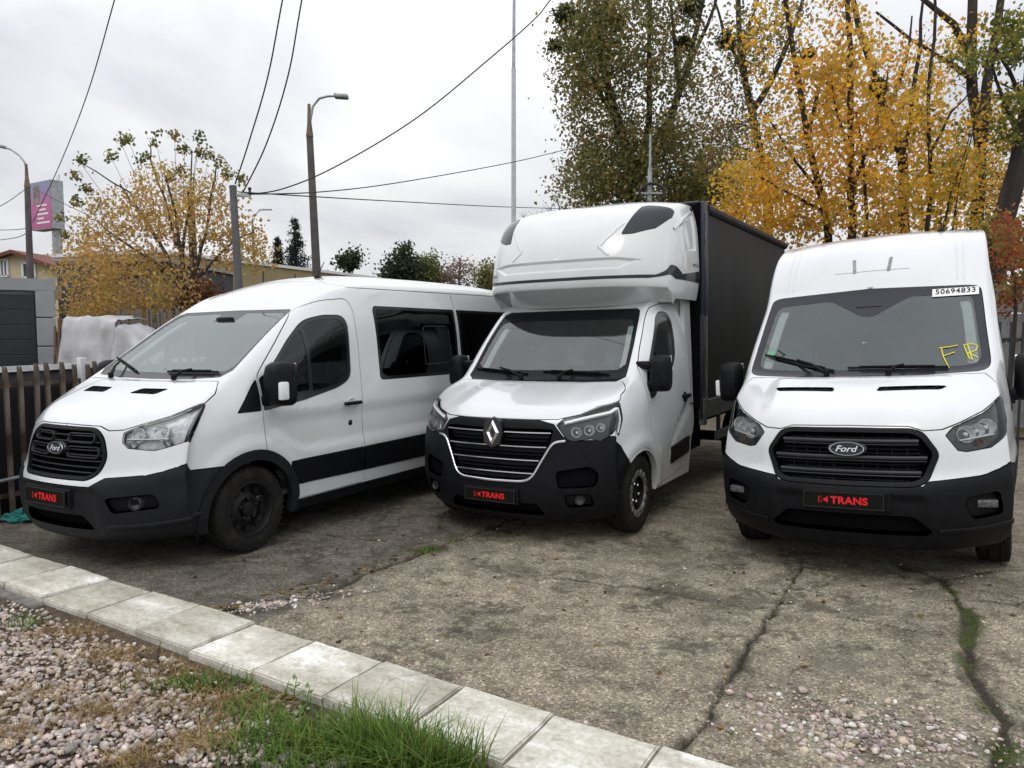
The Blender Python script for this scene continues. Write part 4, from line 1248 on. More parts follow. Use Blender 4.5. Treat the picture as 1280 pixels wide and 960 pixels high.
def billboard():
    D = 58.0; c = at(66, 300, D)
    root = empty('billboard', (c.x, D, 0), -0.55); tag(root, 'pink advertising billboard on a pale column beyond the house', 'billboard')
    zb, zt = at(60, 287, D).z, at(60, 227, D).z; hh = zt - zb
    col = MB(); col.box((0.25, 0.2, zb / 2), (0.5, 0.5, zb)); col.build('column', M['galv'], root)
    bx = MB(); bx.box((-0.6, 0, (zb + zt) / 2), (3.1, 0.9, hh)); bx.build('casing', M['galv'], root)
    pk = bpy.data.materials.new('poster_print'); pk.use_nodes = True
    N, L = pk.node_tree.nodes, pk.node_tree.links; tc = N.new('ShaderNodeTexCoord'); sp = N.new('ShaderNodeSeparateXYZ'); L.new(tc.outputs['Generated'], sp.inputs[0])
    rr = N.new('ShaderNodeValToRGB'); e = rr.color_ramp.elements; e[0].position = 0.05; e[0].color = (.42, .10, .26, 1); e[1].position = 0.9; e[1].color = (.25, .26, .42, 1); k = e.new(0.5); k.color = (.48, .13, .30, 1); L.new(sp.outputs['Z'], rr.inputs[0]); L.new(rr.outputs[0], N['Principled BSDF'].inputs['Base Color'])
    ps = MB(); ps.box((-0.6, -0.46, (zb + zt) / 2), (2.95, 0.02, hh - .15)); po = ps.build('poster', pk, root)
    bl = MB(); rng = random.Random(2)
    for k in range(5): bl.box((-0.5 + rng.uniform(-.2, .2), -0.475, zb + hh * (.14 + .09 * k)), (rng.uniform(.8, 1.9), .01, hh * .035))
    bl.build('poster_lines', M['white_letter'], po)
    pt = MB(); pt.rbox((-1.15, -0.475, zb + hh * .72), (.9, .012, hh * .42), .004); pt.build('poster_picture', mat('poster_picture', (.35, .27, .27), rough=.7, noise_amt=.6, noise_scale=3), po)
    ld = MB()
    for k in range(4): ld.box((1.15, 0, zt - .1 + k * .14), (.4, .03, .03))
    ld.box((1.32, 0, zt + .1), (.03, .03, .7)); ld.build('service_rail', M['galv'], root)
billboard()

def far_buildings():
    # slate-grey building, then the long ochre one
    D = 24.0
    a, b = at(74, 400, D), at(206, 400, D); zt = at(120, 327, D).z
    root = empty('slate_building', ((a.x + b.x) / 2, D, 0)); tag(root, 'low slate grey building standing behind the orange tree', 'building')
    m = MB(); m.box((0, 3, zt / 2), (b.x - a.x, 6, zt)); m.build('wall', M['slate'], root)
    r = MB(); r.box((0, 3, zt + .05), (b.x - a.x + .2, 6.2, .1)); r.build('roof_edge', M['grey_metal'], root)
    lo = MB(); lo.box((-(b.x - a.x) / 2 - 0.4, -0.5, 0.85), (1.9, 1.2, 1.7)); lo.build('shed', mat('dark_red_shed', (.07, .035, .032), rough=.9, noise_amt=.3), root)
    aw = MB(); aw.box((-(b.x - a.x) / 2 - 0.3, -0.9, 2.9), (1.3, 1.0, .42)); aw.build('sign_box', mat('sign_cream', (.5, .42, .22), rough=.7, noise_amt=.3), root)
    D = 30.0; p, q = at(196, 340, D), at(474, 345, 46.0)
    zt0 = at(200, 316, D).z
    dx, dy = q.x - p.x, q.y - p.y; L = math.hypot(dx, dy)
    root = empty('ochre_building', (p.x, p.y, 0), math.atan2(dy, dx)); tag(root, 'long ochre building with a thin white roof edge, receding to the right', 'building')
    m = MB(); m.box((L / 2, 5, zt0 / 2), (L, 10, zt0)); m.build('wall', M['tan'], root)
    r = MB(); r.box((L / 2, 5, zt0 + .06), (L + .2, 10.2, .14)); r.build('roof_edge', M['pvc'], root)
    for k in range(7):
        s = MB(); s.box((1.5 + k * L / 7, -.015, zt0 / 2 - .1), (.05, .03, zt0 - .3)); s.build('facade_joint', M['slate'], root)
far_buildings()

def lamp_post(label, u_top, u_bot, v_top, v_bot, D, arm, r0=0.17, far=False):
    """tapered concrete post, steel neck and bent arm"""
    t, b = at(u_top, v_top, D), at(u_bot, v_bot, D)
    k = (b.z) / max(t.z - b.z, .1)
    root = empty('street_lamp', (b.x + (b.x - t.x) * k, D, 0)); tag(root, label, 'street lamp', 'concrete street lamps')
    bx = root.location.x
    p = MB(); p.tube([(0, 0, 0), ((t.x - bx) * .5, 0, t.z * .5), (t.x - bx, 0, t.z)], [r0, r0 * .8, r0 * .62], 12); p.build('post', M['concrete_pole'], root, smooth=True)
    n = MB(); n.tube([(t.x - bx, 0, t.z - .05), (t.x - bx, 0, t.z + .25), (t.x - bx, 0, t.z + .7)], [r0 * .7, r0 * .42, r0 * .28], 10); n.build('neck', mat('rusty_neck', (.20, .15, .10), rough=.8, noise_amt=.4), root, smooth=True)
    pts = [Vector((t.x - bx, 0, t.z + .5))] + [Vector((at(u, v, D).x - bx, 0, at(u, v, D).z)) for u, v in arm[:-1]]
    am = MB(); am.tube(pts, r0 * .24, 8); am.build('arm', M['galv'], root, smooth=True)
    e = Vector((at(*arm[-1], D).x - bx, 0, at(*arm[-1], D).z)); s = pts[-1]; c = (e + s) / 2; d = e - s
    Rm = Matrix.Rotation(-math.atan2(d.z, d.x), 3, 'Y')
    h = MB(); h.rbox(c, (d.length * 1.15, .22, .10), .03, Rm); h.build('lamp_head', M['galv'], root, smooth=True)
    return root
lamp_post('tall concrete street lamp rising behind the minibus roof', 387, 396, 168, 345, 18.0, [(388, 150), (391, 133), (399, 123), (410, 120), (419, 120), (434, 121)], 0.128)
lp = lamp_post('concrete street lamp at the far left in front of the billboard', 34, 38, 232, 345, 25.0, [(34, 216), (31, 203), (24, 194), (14, 187), (6, 184), (-8, 181)], 0.135)
lamp_post('small distant street lamp beside the wooden pole', 316, 318, 285, 335, 55.0, [(317, 276), (319, 269), (323, 264), (328, 262), (339, 262)], 0.16)

def poles():
    D = 13.2; t, b = at(291, 232, D), at(297, 356, D)
    r = empty('utility_pole', (b.x + .1, D, 0)); tag(r, 'grey utility pole with cable bracket behind the minibus roof', 'pole')
    m = MB(); m.tube([(0, 0, 0), (t.x - b.x - .1, 0, t.z)], [.085, .062], 10); m.build('shaft', mat('grey_pole', (.13, .13, .135), rough=.9, noise_amt=.3, noise_scale=4), r, smooth=True)
    k = MB(); k.box((t.x - b.x + .03, 0, t.z - .17), (.34, .05, .05)); k.build('bracket', M['galv'], r)
    for dx in (-.10, .20):
        i = MB(); i.lathe([(.014, -.07), (.035, -.04), (.02, 0), (.035, .04), (.0, .07)], 10, None, (t.x - b.x + dx, -.02, t.z - .09)); i.build('insulator', M['shutter'], r, smooth=True)
    D = 21.5; t = at(238, 234, D)
    r = empty('utility_pole', (t.x + .05, D, 0)); tag(r, 'dark wooden pole half hidden inside the orange tree', 'pole')
    m = MB(); m.tube([(0, 0, 0), (-.05, 0, t.z)], [.14, .10], 10); m.build('shaft', M['bark'], r, smooth=True)
    # white masts behind the truck
    D = 22.0; t = at(643, -60, D); b = at(642, 270, D)
    r = empty('flag_mast', (b.x, D, 0)); tag(r, 'tall thin white mast rising out of the picture behind the truck', 'mast')
    m = MB(); m.tube([(0, 0, 0), (0, 0, at(642, 85, D).z)], [.075, .062], 12); m.build('lower_tube', mat('mast_white', (.52, .54, .57), rough=.4, noise_amt=.15), r, smooth=True)
    m = MB(); m.tube([(0, 0, at(642, 85, D).z - .1), (t.x - b.x, 0, t.z)], [.048, .04], 10); m.build('upper_tube', M['galv'], r, smooth=True)
    D = 21.0; t = at(813, 168, D); b = at(812, 248, D)
    r = empty('flag_mast', (b.x, D, 0)); tag(r, 'shorter grey mast with a black cable coil above the truck', 'mast')
    m = MB(); m.tube([(0, 0, 0), (0, 0, t.z - .9)], [.07, .06], 12); m.build('lower_tube', M['galv'], r, smooth=True)
    m = MB(); m.tube([(0, 0, t.z - 1), (0, 0, t.z)], [.035, .03], 8); m.build('upper_tube', M['galv'], r, smooth=True)
    cz = at(818, 242, D).z
    c = MB(); c.tube([Vector((.05 + (.33 + .02 * math.sin(k)) * math.cos(k * .35), -.1 - .01 * (k % 3), cz + (.26 + .015 * math.sin(k * 2)) * math.sin(k * .35))) for k in range(60)], .028, 6); c.build('cable_coil', M['wire'], r, smooth=True)
    br = MB(); br.box((0.0, -.08, cz), (.8, .04, .05)); br.build('crossbar', M['galv'], r)
poles()

def wire(label, pts, rad=0.012, on_to=None):
    P = [at(u, v, D) for u, v, D in pts]
    if on_to:
        st = (P[0] - P[1]); ext = []; q = P[0].copy()
        st = st.normalized() * 4
        for k in range(5):
            q = q + st; st = Vector((st.x, st.y, st.z * .75)); ext.append(q.copy())
        P = ext[::-1] + P
    # smooth through the measured points
    out = []
    for i in range(len(P) - 1):
        p0, p1, p2, p3 = P[max(i - 1, 0)], P[i], P[i + 1], P[min(i + 2, len(P) - 1)]
        for k in range(8):
            t = k / 8; t2, t3 = t * t, t * t * t
            out.append(0.5 * ((2 * p1) + (-p0 + p2) * t + (2 * p0 - 5 * p1 + 4 * p2 - p3) * t2 + (-p0 + 3 * p1 - 3 * p2 + p3) * t3))
    out.append(P[-1])
    m = MB(); m.tube(out, rad, 5); o = m.build('overhead_cable', M['wire'], None, smooth=True)
    tag(o, label, 'cable', 'overhead cables')
wire('thin cable dropping steeply from the top edge to the far left lamp', [(146, -10, 14), (110, 115, 17), (75, 205, 21), (41, 278, 24.8)], on_to=(-3.5, -6, 9.0))
wire('left one of two cables dropping from the top edge to the grey pole', [(356, -15, 11.5), (335, 95, 12), (312, 175, 12.6), (294, 230, 13.2)], on_to=(2.6, -9, 8.6))
wire('right one of two cables dropping from the top edge to the grey pole', [(380, -15, 11.5), (360, 95, 12), (333, 180, 12.6), (304, 240, 13.2)], on_to=(3.6, -9, 8.6))
wire('thick cable sagging from the top near the poplar to the grey pole', [(700, -15, 14), (670, 22, 14), (610, 75, 13.9), (520, 148, 13.7), (420, 208, 13.5), (350, 237, 13.3), (298, 243, 13.2)], 0.012, on_to=(8.5, 2, 8.4))
wire('cable from the poplar across the mast to the grey pole', [(800, 168, 28), (725, 183, 25), (640, 203, 21.5), (500, 228, 17.4), (400, 240, 15), (302, 243, 13.2)])
wire('nearly level cable running from behind the truck to the grey pole', [(760, 262, 32), (640, 259, 24), (500, 252, 18), (395, 246, 15), (298, 240, 13.2)])
wire('short cable leaving the left edge for the far left lamp', [(-20, 268, 22), (10, 252, 23.5), (36, 233, 24.8)])
wire('upper of the sagging cables at the left edge', [(-20, 288, 30), (20, 287, 28), (40, 284, 25)], 0.014)
wire('lower of the sagging cables at the left edge', [(-20, 302, 30), (20, 297, 28), (40, 287, 25)], 0.014)
wire('thin cable from the far left lamp into the orange tree', [(41, 235, 24.8), (75, 252, 22), (112, 270, 18)], 0.01)

# ------------------------------------------------------------------ trees
def leaf_cloud(name, C, S, n_per, size, pal, parent, seed=1, droop=0.3, shape=1.0):
    """leaf quads spread round clump centres C (k,3) with spreads S (k,)"""
    rng = np.random.default_rng(seed)
    k = len(C); idx = np.repeat(np.arange(k), n_per)
    n = len(idx)
    p = rng.normal(0, 1, (n, 3)) * S[idx][:, None] * [1, 1, 0.85]
    p += C[idx]
    a = rng.normal(0, 1, (n, 3)); a[:, 2] -= droop; a /= np.linalg.norm(a, axis=1, keepdims=True)
    b = np.cross(a, rng.normal(0, 1, (n, 3))); b /= np.linalg.norm(b, axis=1, keepdims=True)
    c = np.cross(a, b)
    s = (rng.uniform(0.6, 1.25, n) * size)[:, None]
    w = 0.34 * shape
    v = np.stack([p - a * s * .5, p + b * s * w + c * s * .10, p + a * s * .5, p - b * s * w + c * s * .10], 1).reshape(-1, 3)
    f = np.arange(n * 4).reshape(-1, 4)
    pal = np.array(pal); ci = rng.integers(0, len(pal), k)
    pick = np.where(rng.uniform(0, 1, n) < 0.6, ci[idx], rng.integers(0, len(pal), n))
    col = pal[pick] * rng.uniform(0.7, 1.3, (n, 1))
    col = np.concatenate([col, np.ones((n, 1))], 1)
    o = np_mesh(name, v, f, M['leaf'], parent)
    at_ = o.data.attributes.new('tint', 'FLOAT_COLOR', 'POINT'); at_.data.foreach_set('color', np.repeat(col, 4, 0).astype(np.float32).ravel())
    o['kind'] = 'stuff'
    return o

def photo_tree(name, label, trunks, D, blobs, pal, n_per=26, leaf=0.09, sigma=0.22, bark='bark', seed=1, spread=0.9, group=None, droop=0.3, twig=0.010, mist=None, base_drop=True, shape=1.0):
    """trunks: list of (measured points, r0, r1); blobs: (u, v, ru, rv, clumps[, depth offset])"""
    rng = random.Random(seed)
    base = at(*trunks[0][0][0], D)
    root = empty(name, (base.x, D, 0)); tag(root, label, 'tree', group)
    O = Vector((base.x, D, 0))
    mb = MB(); nodes = []
    for ti, (pts, r0, r1) in enumerate(trunks):
        W = []
        dd = 0.0
        for k, p in enumerate(pts):
            dd += rng.uniform(-.25, .25) if k else 0
            q = at(p[0], p[1], D + (p[2] if len(p) > 2 else 0) + dd * 0.6) - O; W.append(q)
        if ti == 0 and base_drop: W = [Vector((W[0].x, W[0].y, -0.05))] + W
        out = []
        for i in range(len(W) - 1):
            n = max(2, int((W[i + 1] - W[i]).length / 0.6))
            for t in range(n):
                q = W[i].lerp(W[i + 1], t / n); out.append(q + Vector((rng.uniform(-.03, .03), rng.uniform(-.03, .03), 0)))
        out.append(W[-1])
        rad = [r0 + (r1 - r0) * i / (len(out) - 1) for i in range(len(out))]
        mb.tube(out, rad, 8 if r0 > .08 else 6)
        nodes += [(q, r) for q, r in zip(out, rad)]
    mb.build('trunk', M[bark], root, smooth=True, fix=False)
    # clumps and the twigs that carry them
    C = []; S = []
    for b in blobs:
        u, v, ru, rv, n = b[:5]; do = b[5] if len(b) > 5 else 0.0
        for k in range(n):
            a = rng.uniform(0, 2 * math.pi); r = math.sqrt(rng.uniform(0, 1))
            q = at(u + ru * r * math.cos(a), v + rv * r * math.sin(a), D + do + rng.uniform(-spread, spread)) - O
            C.append(q); S.append(sigma * rng.uniform(.6, 1.35))
    tw = MB()
    order = sorted(range(len(C)), key=lambda i: min((C[i] - nd[0]).length for nd in nodes[::3]))
    for i in order:
        c = C[i]; best = None
        for nd, r in nodes:
            if nd.z < 0.6: continue
            dv = c - nd; l = dv.length
            cost = l + (1.6 * max(0, -(dv.z)) if dv.z < 0 else 0) + (0.5 if dv.z < 0.35 * l else 0)
            if best is None or cost < best[0]: best = (cost, nd, r)
        _, nd, r = best
        dv = c - nd
        m1 = nd + dv * .35 + Vector((rng.uniform(-.1, .1), rng.uniform(-.1, .1), -.05)) * dv.length
        m2 = nd + dv * .7 + Vector((rng.uniform(-.08, .08), rng.uniform(-.08, .08), .0)) * dv.length
        rr = min(r * .6, twig * (0.8 + dv.length * .6))
        tw.tube([nd, m1, m2, c], [rr, rr * .75, rr * .5, rr * .3], 4, cap=False)
        nodes.append((m1, rr * .75)); nodes.append((m2, rr * .5))
    tb = tw.build('branches', M[bark], root, smooth=False, fix=False); tb['kind'] = 'stuff'
    leaf_cloud('crown', np.array([tuple(c) for c in C]), np.array(S), n_per, leaf, pal, root, seed, droop, shape)
    if mist:
        for k, (u, v, rpx) in enumerate(mist):
            c = at(u, v, D - .3) - O; rr = 1.1 * rpx / F_PX * D
            pts = np.random.default_rng(seed + k).normal(0, 1, (70, 3)); pts /= np.linalg.norm(pts, axis=1, keepdims=True); pts = pts * rr * np.random.default_rng(k).uniform(.3, .85, (70, 1)) + np.array(c)
            m_ = leaf_cloud('mistletoe', pts, np.full(70, rr * .22), 14, 0.11, [(.05, .065, .026), (.08, .09, .035), (.035, .05, .02)], root, seed + k)
    return root

ORANGE = [(.52, .31, .09), (.60, .40, .13), (.44, .27, .08), (.50, .38, .13), (.40, .34, .12), (.58, .37, .19)]
YELLOW = [(.74, .43, .045), (.80, .50, .07), (.66, .36, .045), (.60, .40, .07), (.72, .39, .08), (.50, .37, .08)]
OLIVE = [(.17, .18, .065), (.22, .21, .08), (.13, .14, .05), (.28, .22, .085), (.34, .24, .09), (.19, .19, .07)]
def left_tree():
    tufts = [(100, 203, 8, 9), (96, 220, 6, 6), (106, 240, 8, 7), (96, 252, 6, 5), (150, 176, 6, 5), (160, 173, 5, 6), (139, 197, 5, 8), (195, 172, 9, 12), (179, 199, 8, 8), (218, 168, 5, 4), (231, 186, 7, 7), (247, 190, 6, 7), (248, 172, 4, 7), (262, 193, 5, 4), (276, 203, 6, 9), (283, 218, 6, 4), (225, 213, 6, 8), (300, 223, 4, 6), (214, 223, 6, 5), (76, 272, 10, 7), (78, 295, 5, 5)]
    tr = [([(231, 395), (229, 360), (226, 318), (219, 270), (208, 225)], .085, .02), ([(229, 375), (215, 335), (196, 300), (175, 265), (150, 230)], .05, .015), ([(231, 370), (246, 330), (258, 290), (265, 240), (270, 210)], .05, .015),
          ([(227, 340), (232, 290), (236, 240), (240, 190)], .04, .012), ([(226, 345), (190, 325), (150, 300), (120, 275)], .04, .012), ([(230, 365), (265, 330), (295, 300), (318, 290)], .04, .012), ([(222, 310), (205, 250), (190, 200), (188, 178)], .03, .01), ([(215, 335), (180, 345), (130, 350), (100, 350)], .035, .012), ([(196, 300), (160, 240), (120, 215), (103, 205)], .022, .008)]
    blobs = [(150, 285, 52, 42, 75), (200, 250, 45, 40, 70), (255, 260, 40, 40, 60), (120, 335, 42, 40, 85), (170, 355, 50, 36, 80), (145, 385, 60, 20, 60), (300, 300, 32, 30, 36), (322, 322, 18, 18, 16), (215, 375, 45, 25, 40), (235, 320, 60, 45, 40), (110, 385, 30, 16, 30)]
    t = photo_tree('maple_tree', 'orange and brown many-stemmed tree at the left behind the fence', tr, 15.0, blobs, ORANGE, n_per=22, leaf=.078, sigma=.16, bark='bark_grey', seed=4, spread=1.3, twig=.008)
    O = t.location; C = []; S = []
    rng = random.Random(9)
    for u, v, ru, rv in tufts:
        for k in range(5):
            q = at(u + rng.uniform(-ru, ru) * .6, v + rng.uniform(-rv, rv) * .6, 15.0 + rng.uniform(-.1, .1)) - O; C.append(tuple(q)); S.append(.055)
    leaf_cloud('green_tufts', np.array(C), np.array(S), 11, .085, [(.17, .18, .06), (.22, .21, .07), (.12, .14, .05), (.32, .23, .07)], t, 8)
    st = MB()
    for u, v, ru, rv in tufts:
        q = at(u, v, 15.0) - O; m = at(u + (225 - u) * .22, v + 38, 15.05) - O; e = at(u + (225 - u) * .35, v + 85, 15.1) - O
        st.tube([e, m, q], [.008, .005, .003], 4, cap=False)
    so = st.build('tuft_stems', M['bark_grey'], t, fix=False); so['kind'] = 'stuff'
left_tree()

photo_tree('poplar_tree', 'tall olive green poplar with mistletoe balls behind the truck', [([(795, 260), (790, 215), (775, 160), (760, 110), (748, 40), (742, -60)], .34, .10), ([(800, 230), (812, 150), (812, 60), (815, -60)], .14, .05), ([(790, 215), (838, 150), (858, 90), (872, 30), (890, -40)], .19, .05), ([(858, 90), (885, 30), (905, -30)], .09, .04), ([(850, 120), (843, 50), (835, -20)], .10, .04), ([(775, 160), (735, 90), (705, 40), (690, 10)], .10, .03)],
           29.0, [(770, 120, 62, 115, 130), (790, 40, 90, 60, 95), (760, 215, 50, 45, 70), (830, 215, 55, 45, 80), (735, 235, 32, 25, 30), (860, 240, 40, 22, 38), (735, 60, 42, 60, 40), (850, 130, 30, 60, 30), (800, -45, 90, 40, 40), (900, 225, 40, 35, 40)],
           OLIVE, n_per=52, leaf=.165, sigma=.40, seed=12, spread=2.0, twig=.02, mist=[(705, 18, 13), (693, 57, 7), (771, 28, 9), (758, 10, 8), (862, 8, 13), (855, 55, 9)])
G = 'yellow trees behind the vans'
photo_tree('poplar_tree', 'half bare dark poplar with mistletoe standing behind the yellow trees', [([(960, 260), (945, 160), (932, 100), (926, 60), (922, -30)], .24, .08), ([(940, 140), (965, 100), (990, 40), (1010, -20)], .12, .04), ([(932, 100), (905, 40), (890, -10)], .08, .03), ([(926, 60), (940, 20), (958, -20)], .06, .02)],
           26.0, [(930, 110, 40, 80, 45), (960, 40, 50, 50, 40), (900, 190, 36, 50, 40), (960, 200, 50, 50, 45)], OLIVE + [(.30, .2, .05), (.36, .22, .07)], n_per=36, leaf=.14, sigma=.34, seed=17, spread=1.5, twig=.018, mist=[(908, 52, 11), (1010, 68, 7), (1098, 112, 12)])
photo_tree('maple_tree', 'yellow tree with a slanting grey trunk just right of the truck', [([(1040, 318), (1035, 290), (1021, 220), (1005, 145), (991, 70), (979, -20)], .13, .05), ([(1010, 165), (1022, 110), (1045, 70), (1060, 30)], .05, .02), ([(1025, 240), (985, 190), (955, 140)], .045, .015), ([(1030, 265), (975, 235), (940, 215)], .04, .015)],
           17.0, [(985, 190, 62, 60, 75), (1000, 265, 60, 42, 80), (960, 265, 52, 40, 70), (930, 225, 30, 30, 30), (975, 60, 50, 60, 36), (1020, 120, 38, 55, 40), (915, 275, 30, 22, 26)], YELLOW, n_per=17, leaf=.115, sigma=.17, bark='bark', seed=21, spread=1.3, group=G, twig=.009, droop=.6)
photo_tree('maple_tree', 'yellow tree with a straight dark trunk above the middle of the van roof', [([(1068, 320), (1066, 270), (1064, 226), (1063, 129), (1061, 60), (1058, -30)], .115, .05), ([(1064, 240), (1085, 190), (1100, 140), (1110, 90)], .045, .015), ([(1065, 200), (1045, 140), (1040, 80)], .045, .015), ([(1083, 310), (1080, 220), (1070, 140)], .05, .02)],
           16.0, [(1060, 60, 34, 70, 55), (1065, 170, 45, 70, 80), (1075, 255, 48, 45, 75), (1045, 110, 22, 40, 25), (1105, 150, 30, 40, 30)], YELLOW + [(.55, .33, .09)], n_per=17, leaf=.115, sigma=.17, seed=22, spread=1.2, group=G, twig=.009, droop=.7)
photo_tree('maple_tree', 'broad yellow tree with a thick forked trunk behind the van roof', [([(1130, 320), (1129, 270), (1127, 194), (1108, 145), (1092, 95), (1075, 40), (1060, -20)], .19, .06), ([(1127, 200), (1140, 130), (1150, 60), (1155, -10)], .08, .03), ([(1108, 145), (1130, 80), (1140, 20)], .06, .02)],
           18.5, [(1120, 200, 42, 62, 85), (1135, 265, 52, 40, 75), (1105, 90, 40, 50, 45), (1150, 110, 36, 55, 26), (1175, 190, 40, 50, 50)], YELLOW, n_per=15, leaf=.12, sigma=.18, seed=23, spread=1.4, group=G, twig=.011, droop=.7, mist=[(1097, 112, 10)])
photo_tree('maple_tree', 'slender yellow tree with a green tuft at its middle', [([(1160, 320), (1158, 290), (1163, 210), (1161, 129), (1166, 50), (1168, -20)], .07, .03), ([(1162, 190), (1190, 140), (1215, 110)], .03, .012), ([(1172, 320), (1190, 240), (1212, 170)], .03, .012), ([(1185, 320), (1200, 230), (1225, 130)], .025, .01)],
           15.5, [(1155, 140, 24, 26, 26), (1170, 250, 42, 45, 50), (1195, 200, 30, 35, 34), (1150, 100, 20, 16, 6)], YELLOW + [(.20, .22, .045), (.38, .33, .05)], n_per=17, leaf=.11, sigma=.19, seed=24, spread=.9, group=G, twig=.008, droop=.6)
photo_tree('oak_tree', 'dark forked tree with bare limbs and few yellow leaves above the van corner', [([(1220, 320), (1222, 250), (1226, 178), (1216, 113), (1214, 40), (1214, -40)], .21, .11), ([(1228, 178), (1233, 110), (1246, 40), (1256, -30)], .15, .08), ([(1216, 100), (1190, 80), (1168, 68), (1140, 50), (1095, 15)], .085, .03), ([(1212, 66), (1190, 30), (1155, 0), (1130, -20)], .10, .04), ([(1240, 75), (1262, 50), (1285, 35)], .05, .02), ([(1230, 120), (1262, 118), (1290, 122)], .03, .015), ([(1243, 100), (1268, 112), (1290, 125)], .03, .015)],
           20.0, [(1235, 150, 40, 50, 34), (1225, 250, 45, 55, 60), (1190, 60, 60, 50, 26), (1250, 200, 30, 40, 26)], YELLOW + [(.16, .15, .05)], n_per=28, leaf=.12, sigma=.22, seed=25, spread=1.4, twig=.012, droop=.5)
photo_tree('oak_tree', 'thick leaning dark trunk at the right edge with drooping green-yellow leaves', [([(1243, 345), (1250, 290), (1263, 245), (1277, 180), (1290, 100), (1300, 20)], .24, .14), ([(1277, 180), (1255, 120), (1240, 80)], .05, .02), ([(1285, 130), (1260, 90), (1245, 60)], .05, .02)],
           14.0, [(1262, 32, 20, 16, 16), (1262, 66, 22, 14, 16), (1268, 128, 18, 10, 14), (1215, 72, 14, 12, 12), (1262, 160, 20, 20, 14), (1240, 290, 22, 16, 24), (1268, 40, 16, 20, 12), (1262, 300, 26, 18, 22)], [(.26, .24, .05), (.14, .17, .045), (.36, .29, .05), (.10, .13, .035)], n_per=20, leaf=.10, sigma=.14, seed=26, spread=.7, twig=.008, droop=.9)
photo_tree('maple_bush', 'rust red bush at the right edge beyond the van', [([(1268, 420), (1266, 350), (1262, 300)], .04, .012), ([(1268, 380), (1282, 330), (1290, 290)], .03, .01)],
           11.0, [(1264, 300, 20, 32, 46), (1280, 330, 16, 40, 30), (1262, 372, 18, 18, 20)], [(.30, .085, .04), (.36, .12, .045), (.24, .06, .03), (.30, .18, .05), (.2, .15, .05)], n_per=22, leaf=.07, sigma=.11, seed=27, spread=.8, twig=.006, droop=.5)

def spruce(label, u, v_top, v_bot, D, wpx, col, seed):
    t, b = at(u, v_top, D), at(u, v_bot, D); rng = np.random.default_rng(seed)
    root = empty('spruce_tree', (t.x, D, 0)); tag(root, label, 'tree')
    m = MB(); m.tube([(0, 0, 0), (0, 0, t.z)], [.16, .02], 7); m.build('trunk', M['bark'], root)
    w = wpx / F_PX * D / 2; h = t.z; z0 = max(0.6, b.z - 1.5)
    C = []; S = []
    for k in range(17):
        f = k / 16; z = z0 + (h - z0) * f; r = w * (1.25 - f) * (0.85 + .3 * (k % 2))
        nb = max(3, int(10 * (1 - f)) + 3)
        for j in range(nb):
            a = rng.uniform(0, 6.28)
            for q in (.35, .7, 1.0):
                C.append((r * q * math.cos(a), r * q * math.sin(a), z - .25 * q * r + rng.normal(0, .05))); S.append(.10 + .10 * (1 - f))
    C.append((0, 0, h)); S.append(.06)
    leaf_cloud('crown', np.array(C), np.array(S), 12, .26, [col, tuple(c * 1.5 for c in col), tuple(c * .7 for c in col)], root, seed, .5, shape=.45)
spruce('dark spruce standing left of the street lamp', 369, 275, 330, 60, 32, (.035, .050, .040), 31)
spruce('smaller spruce half hidden beside the orange tree', 347, 299, 330, 62, 16, (.042, .055, .042), 32)
photo_tree('dark_tree', 'small dark round tree just right of the street lamp', [([(435, 340), (434, 325)], .12, .05)], 60.0, [(434, 326, 13, 9, 36)], [(.05, .06, .036), (.07, .08, .046)], n_per=30, leaf=.3, sigma=.35, seed=33, spread=.8, twig=.03)
photo_tree('pine_tree', 'dark green pine rising over the minibus roof', [([(500, 360), (503, 335), (506, 306)], .22, .04)], 60.0, [(505, 322, 9, 14, 30), (497, 340, 17, 12, 50), (488, 348, 12, 8, 26), (515, 335, 8, 12, 20)], [(.045, .060, .034), (.06, .08, .045), (.035, .048, .028)], n_per=26, leaf=.28, sigma=.36, seed=34, spread=1.2, twig=.03)
photo_tree('willow_tree', 'pale green tree right of the dark pine', [([(535, 362), (534, 340), (533, 322)], .2, .05)], 62.0, [(534, 336, 17, 14, 70), (528, 350, 16, 8, 40), (545, 348, 10, 10, 24)], [(.16, .18, .07), (.20, .21, .09), (.13, .15, .06)], n_per=26, leaf=.26, sigma=.36, seed=35, spread=1.2, twig=.03)
photo_tree('russet_tree', 'thin russet tree beyond the minibus roof', [([(573, 366), (574, 345), (575, 325)], .18, .05), ([(574, 350), (560, 335)], .06, .03), ([(574, 350), (590, 335)], .06, .03)], 62.0, [(574, 342, 20, 17, 90), (560, 350, 12, 10, 30)], [(.24, .16, .13), (.20, .14, .11), (.28, .20, .16)], n_per=12, leaf=.2, sigma=.34, bark='bark_grey', seed=36, spread=1.2, twig=.03)
photo_tree('willow_tree', 'yellow green tree against the front edge of the sleeper pod', [([(606, 372), (607, 350), (608, 335)], .18, .05)], 58.0, [(606, 350, 11, 14, 50), (614, 345, 8, 18, 26)], [(.18, .19, .06), (.22, .22, .08), (.15, .14, .06)], n_per=22, leaf=.24, sigma=.32, seed=37, spread=1, twig=.03)

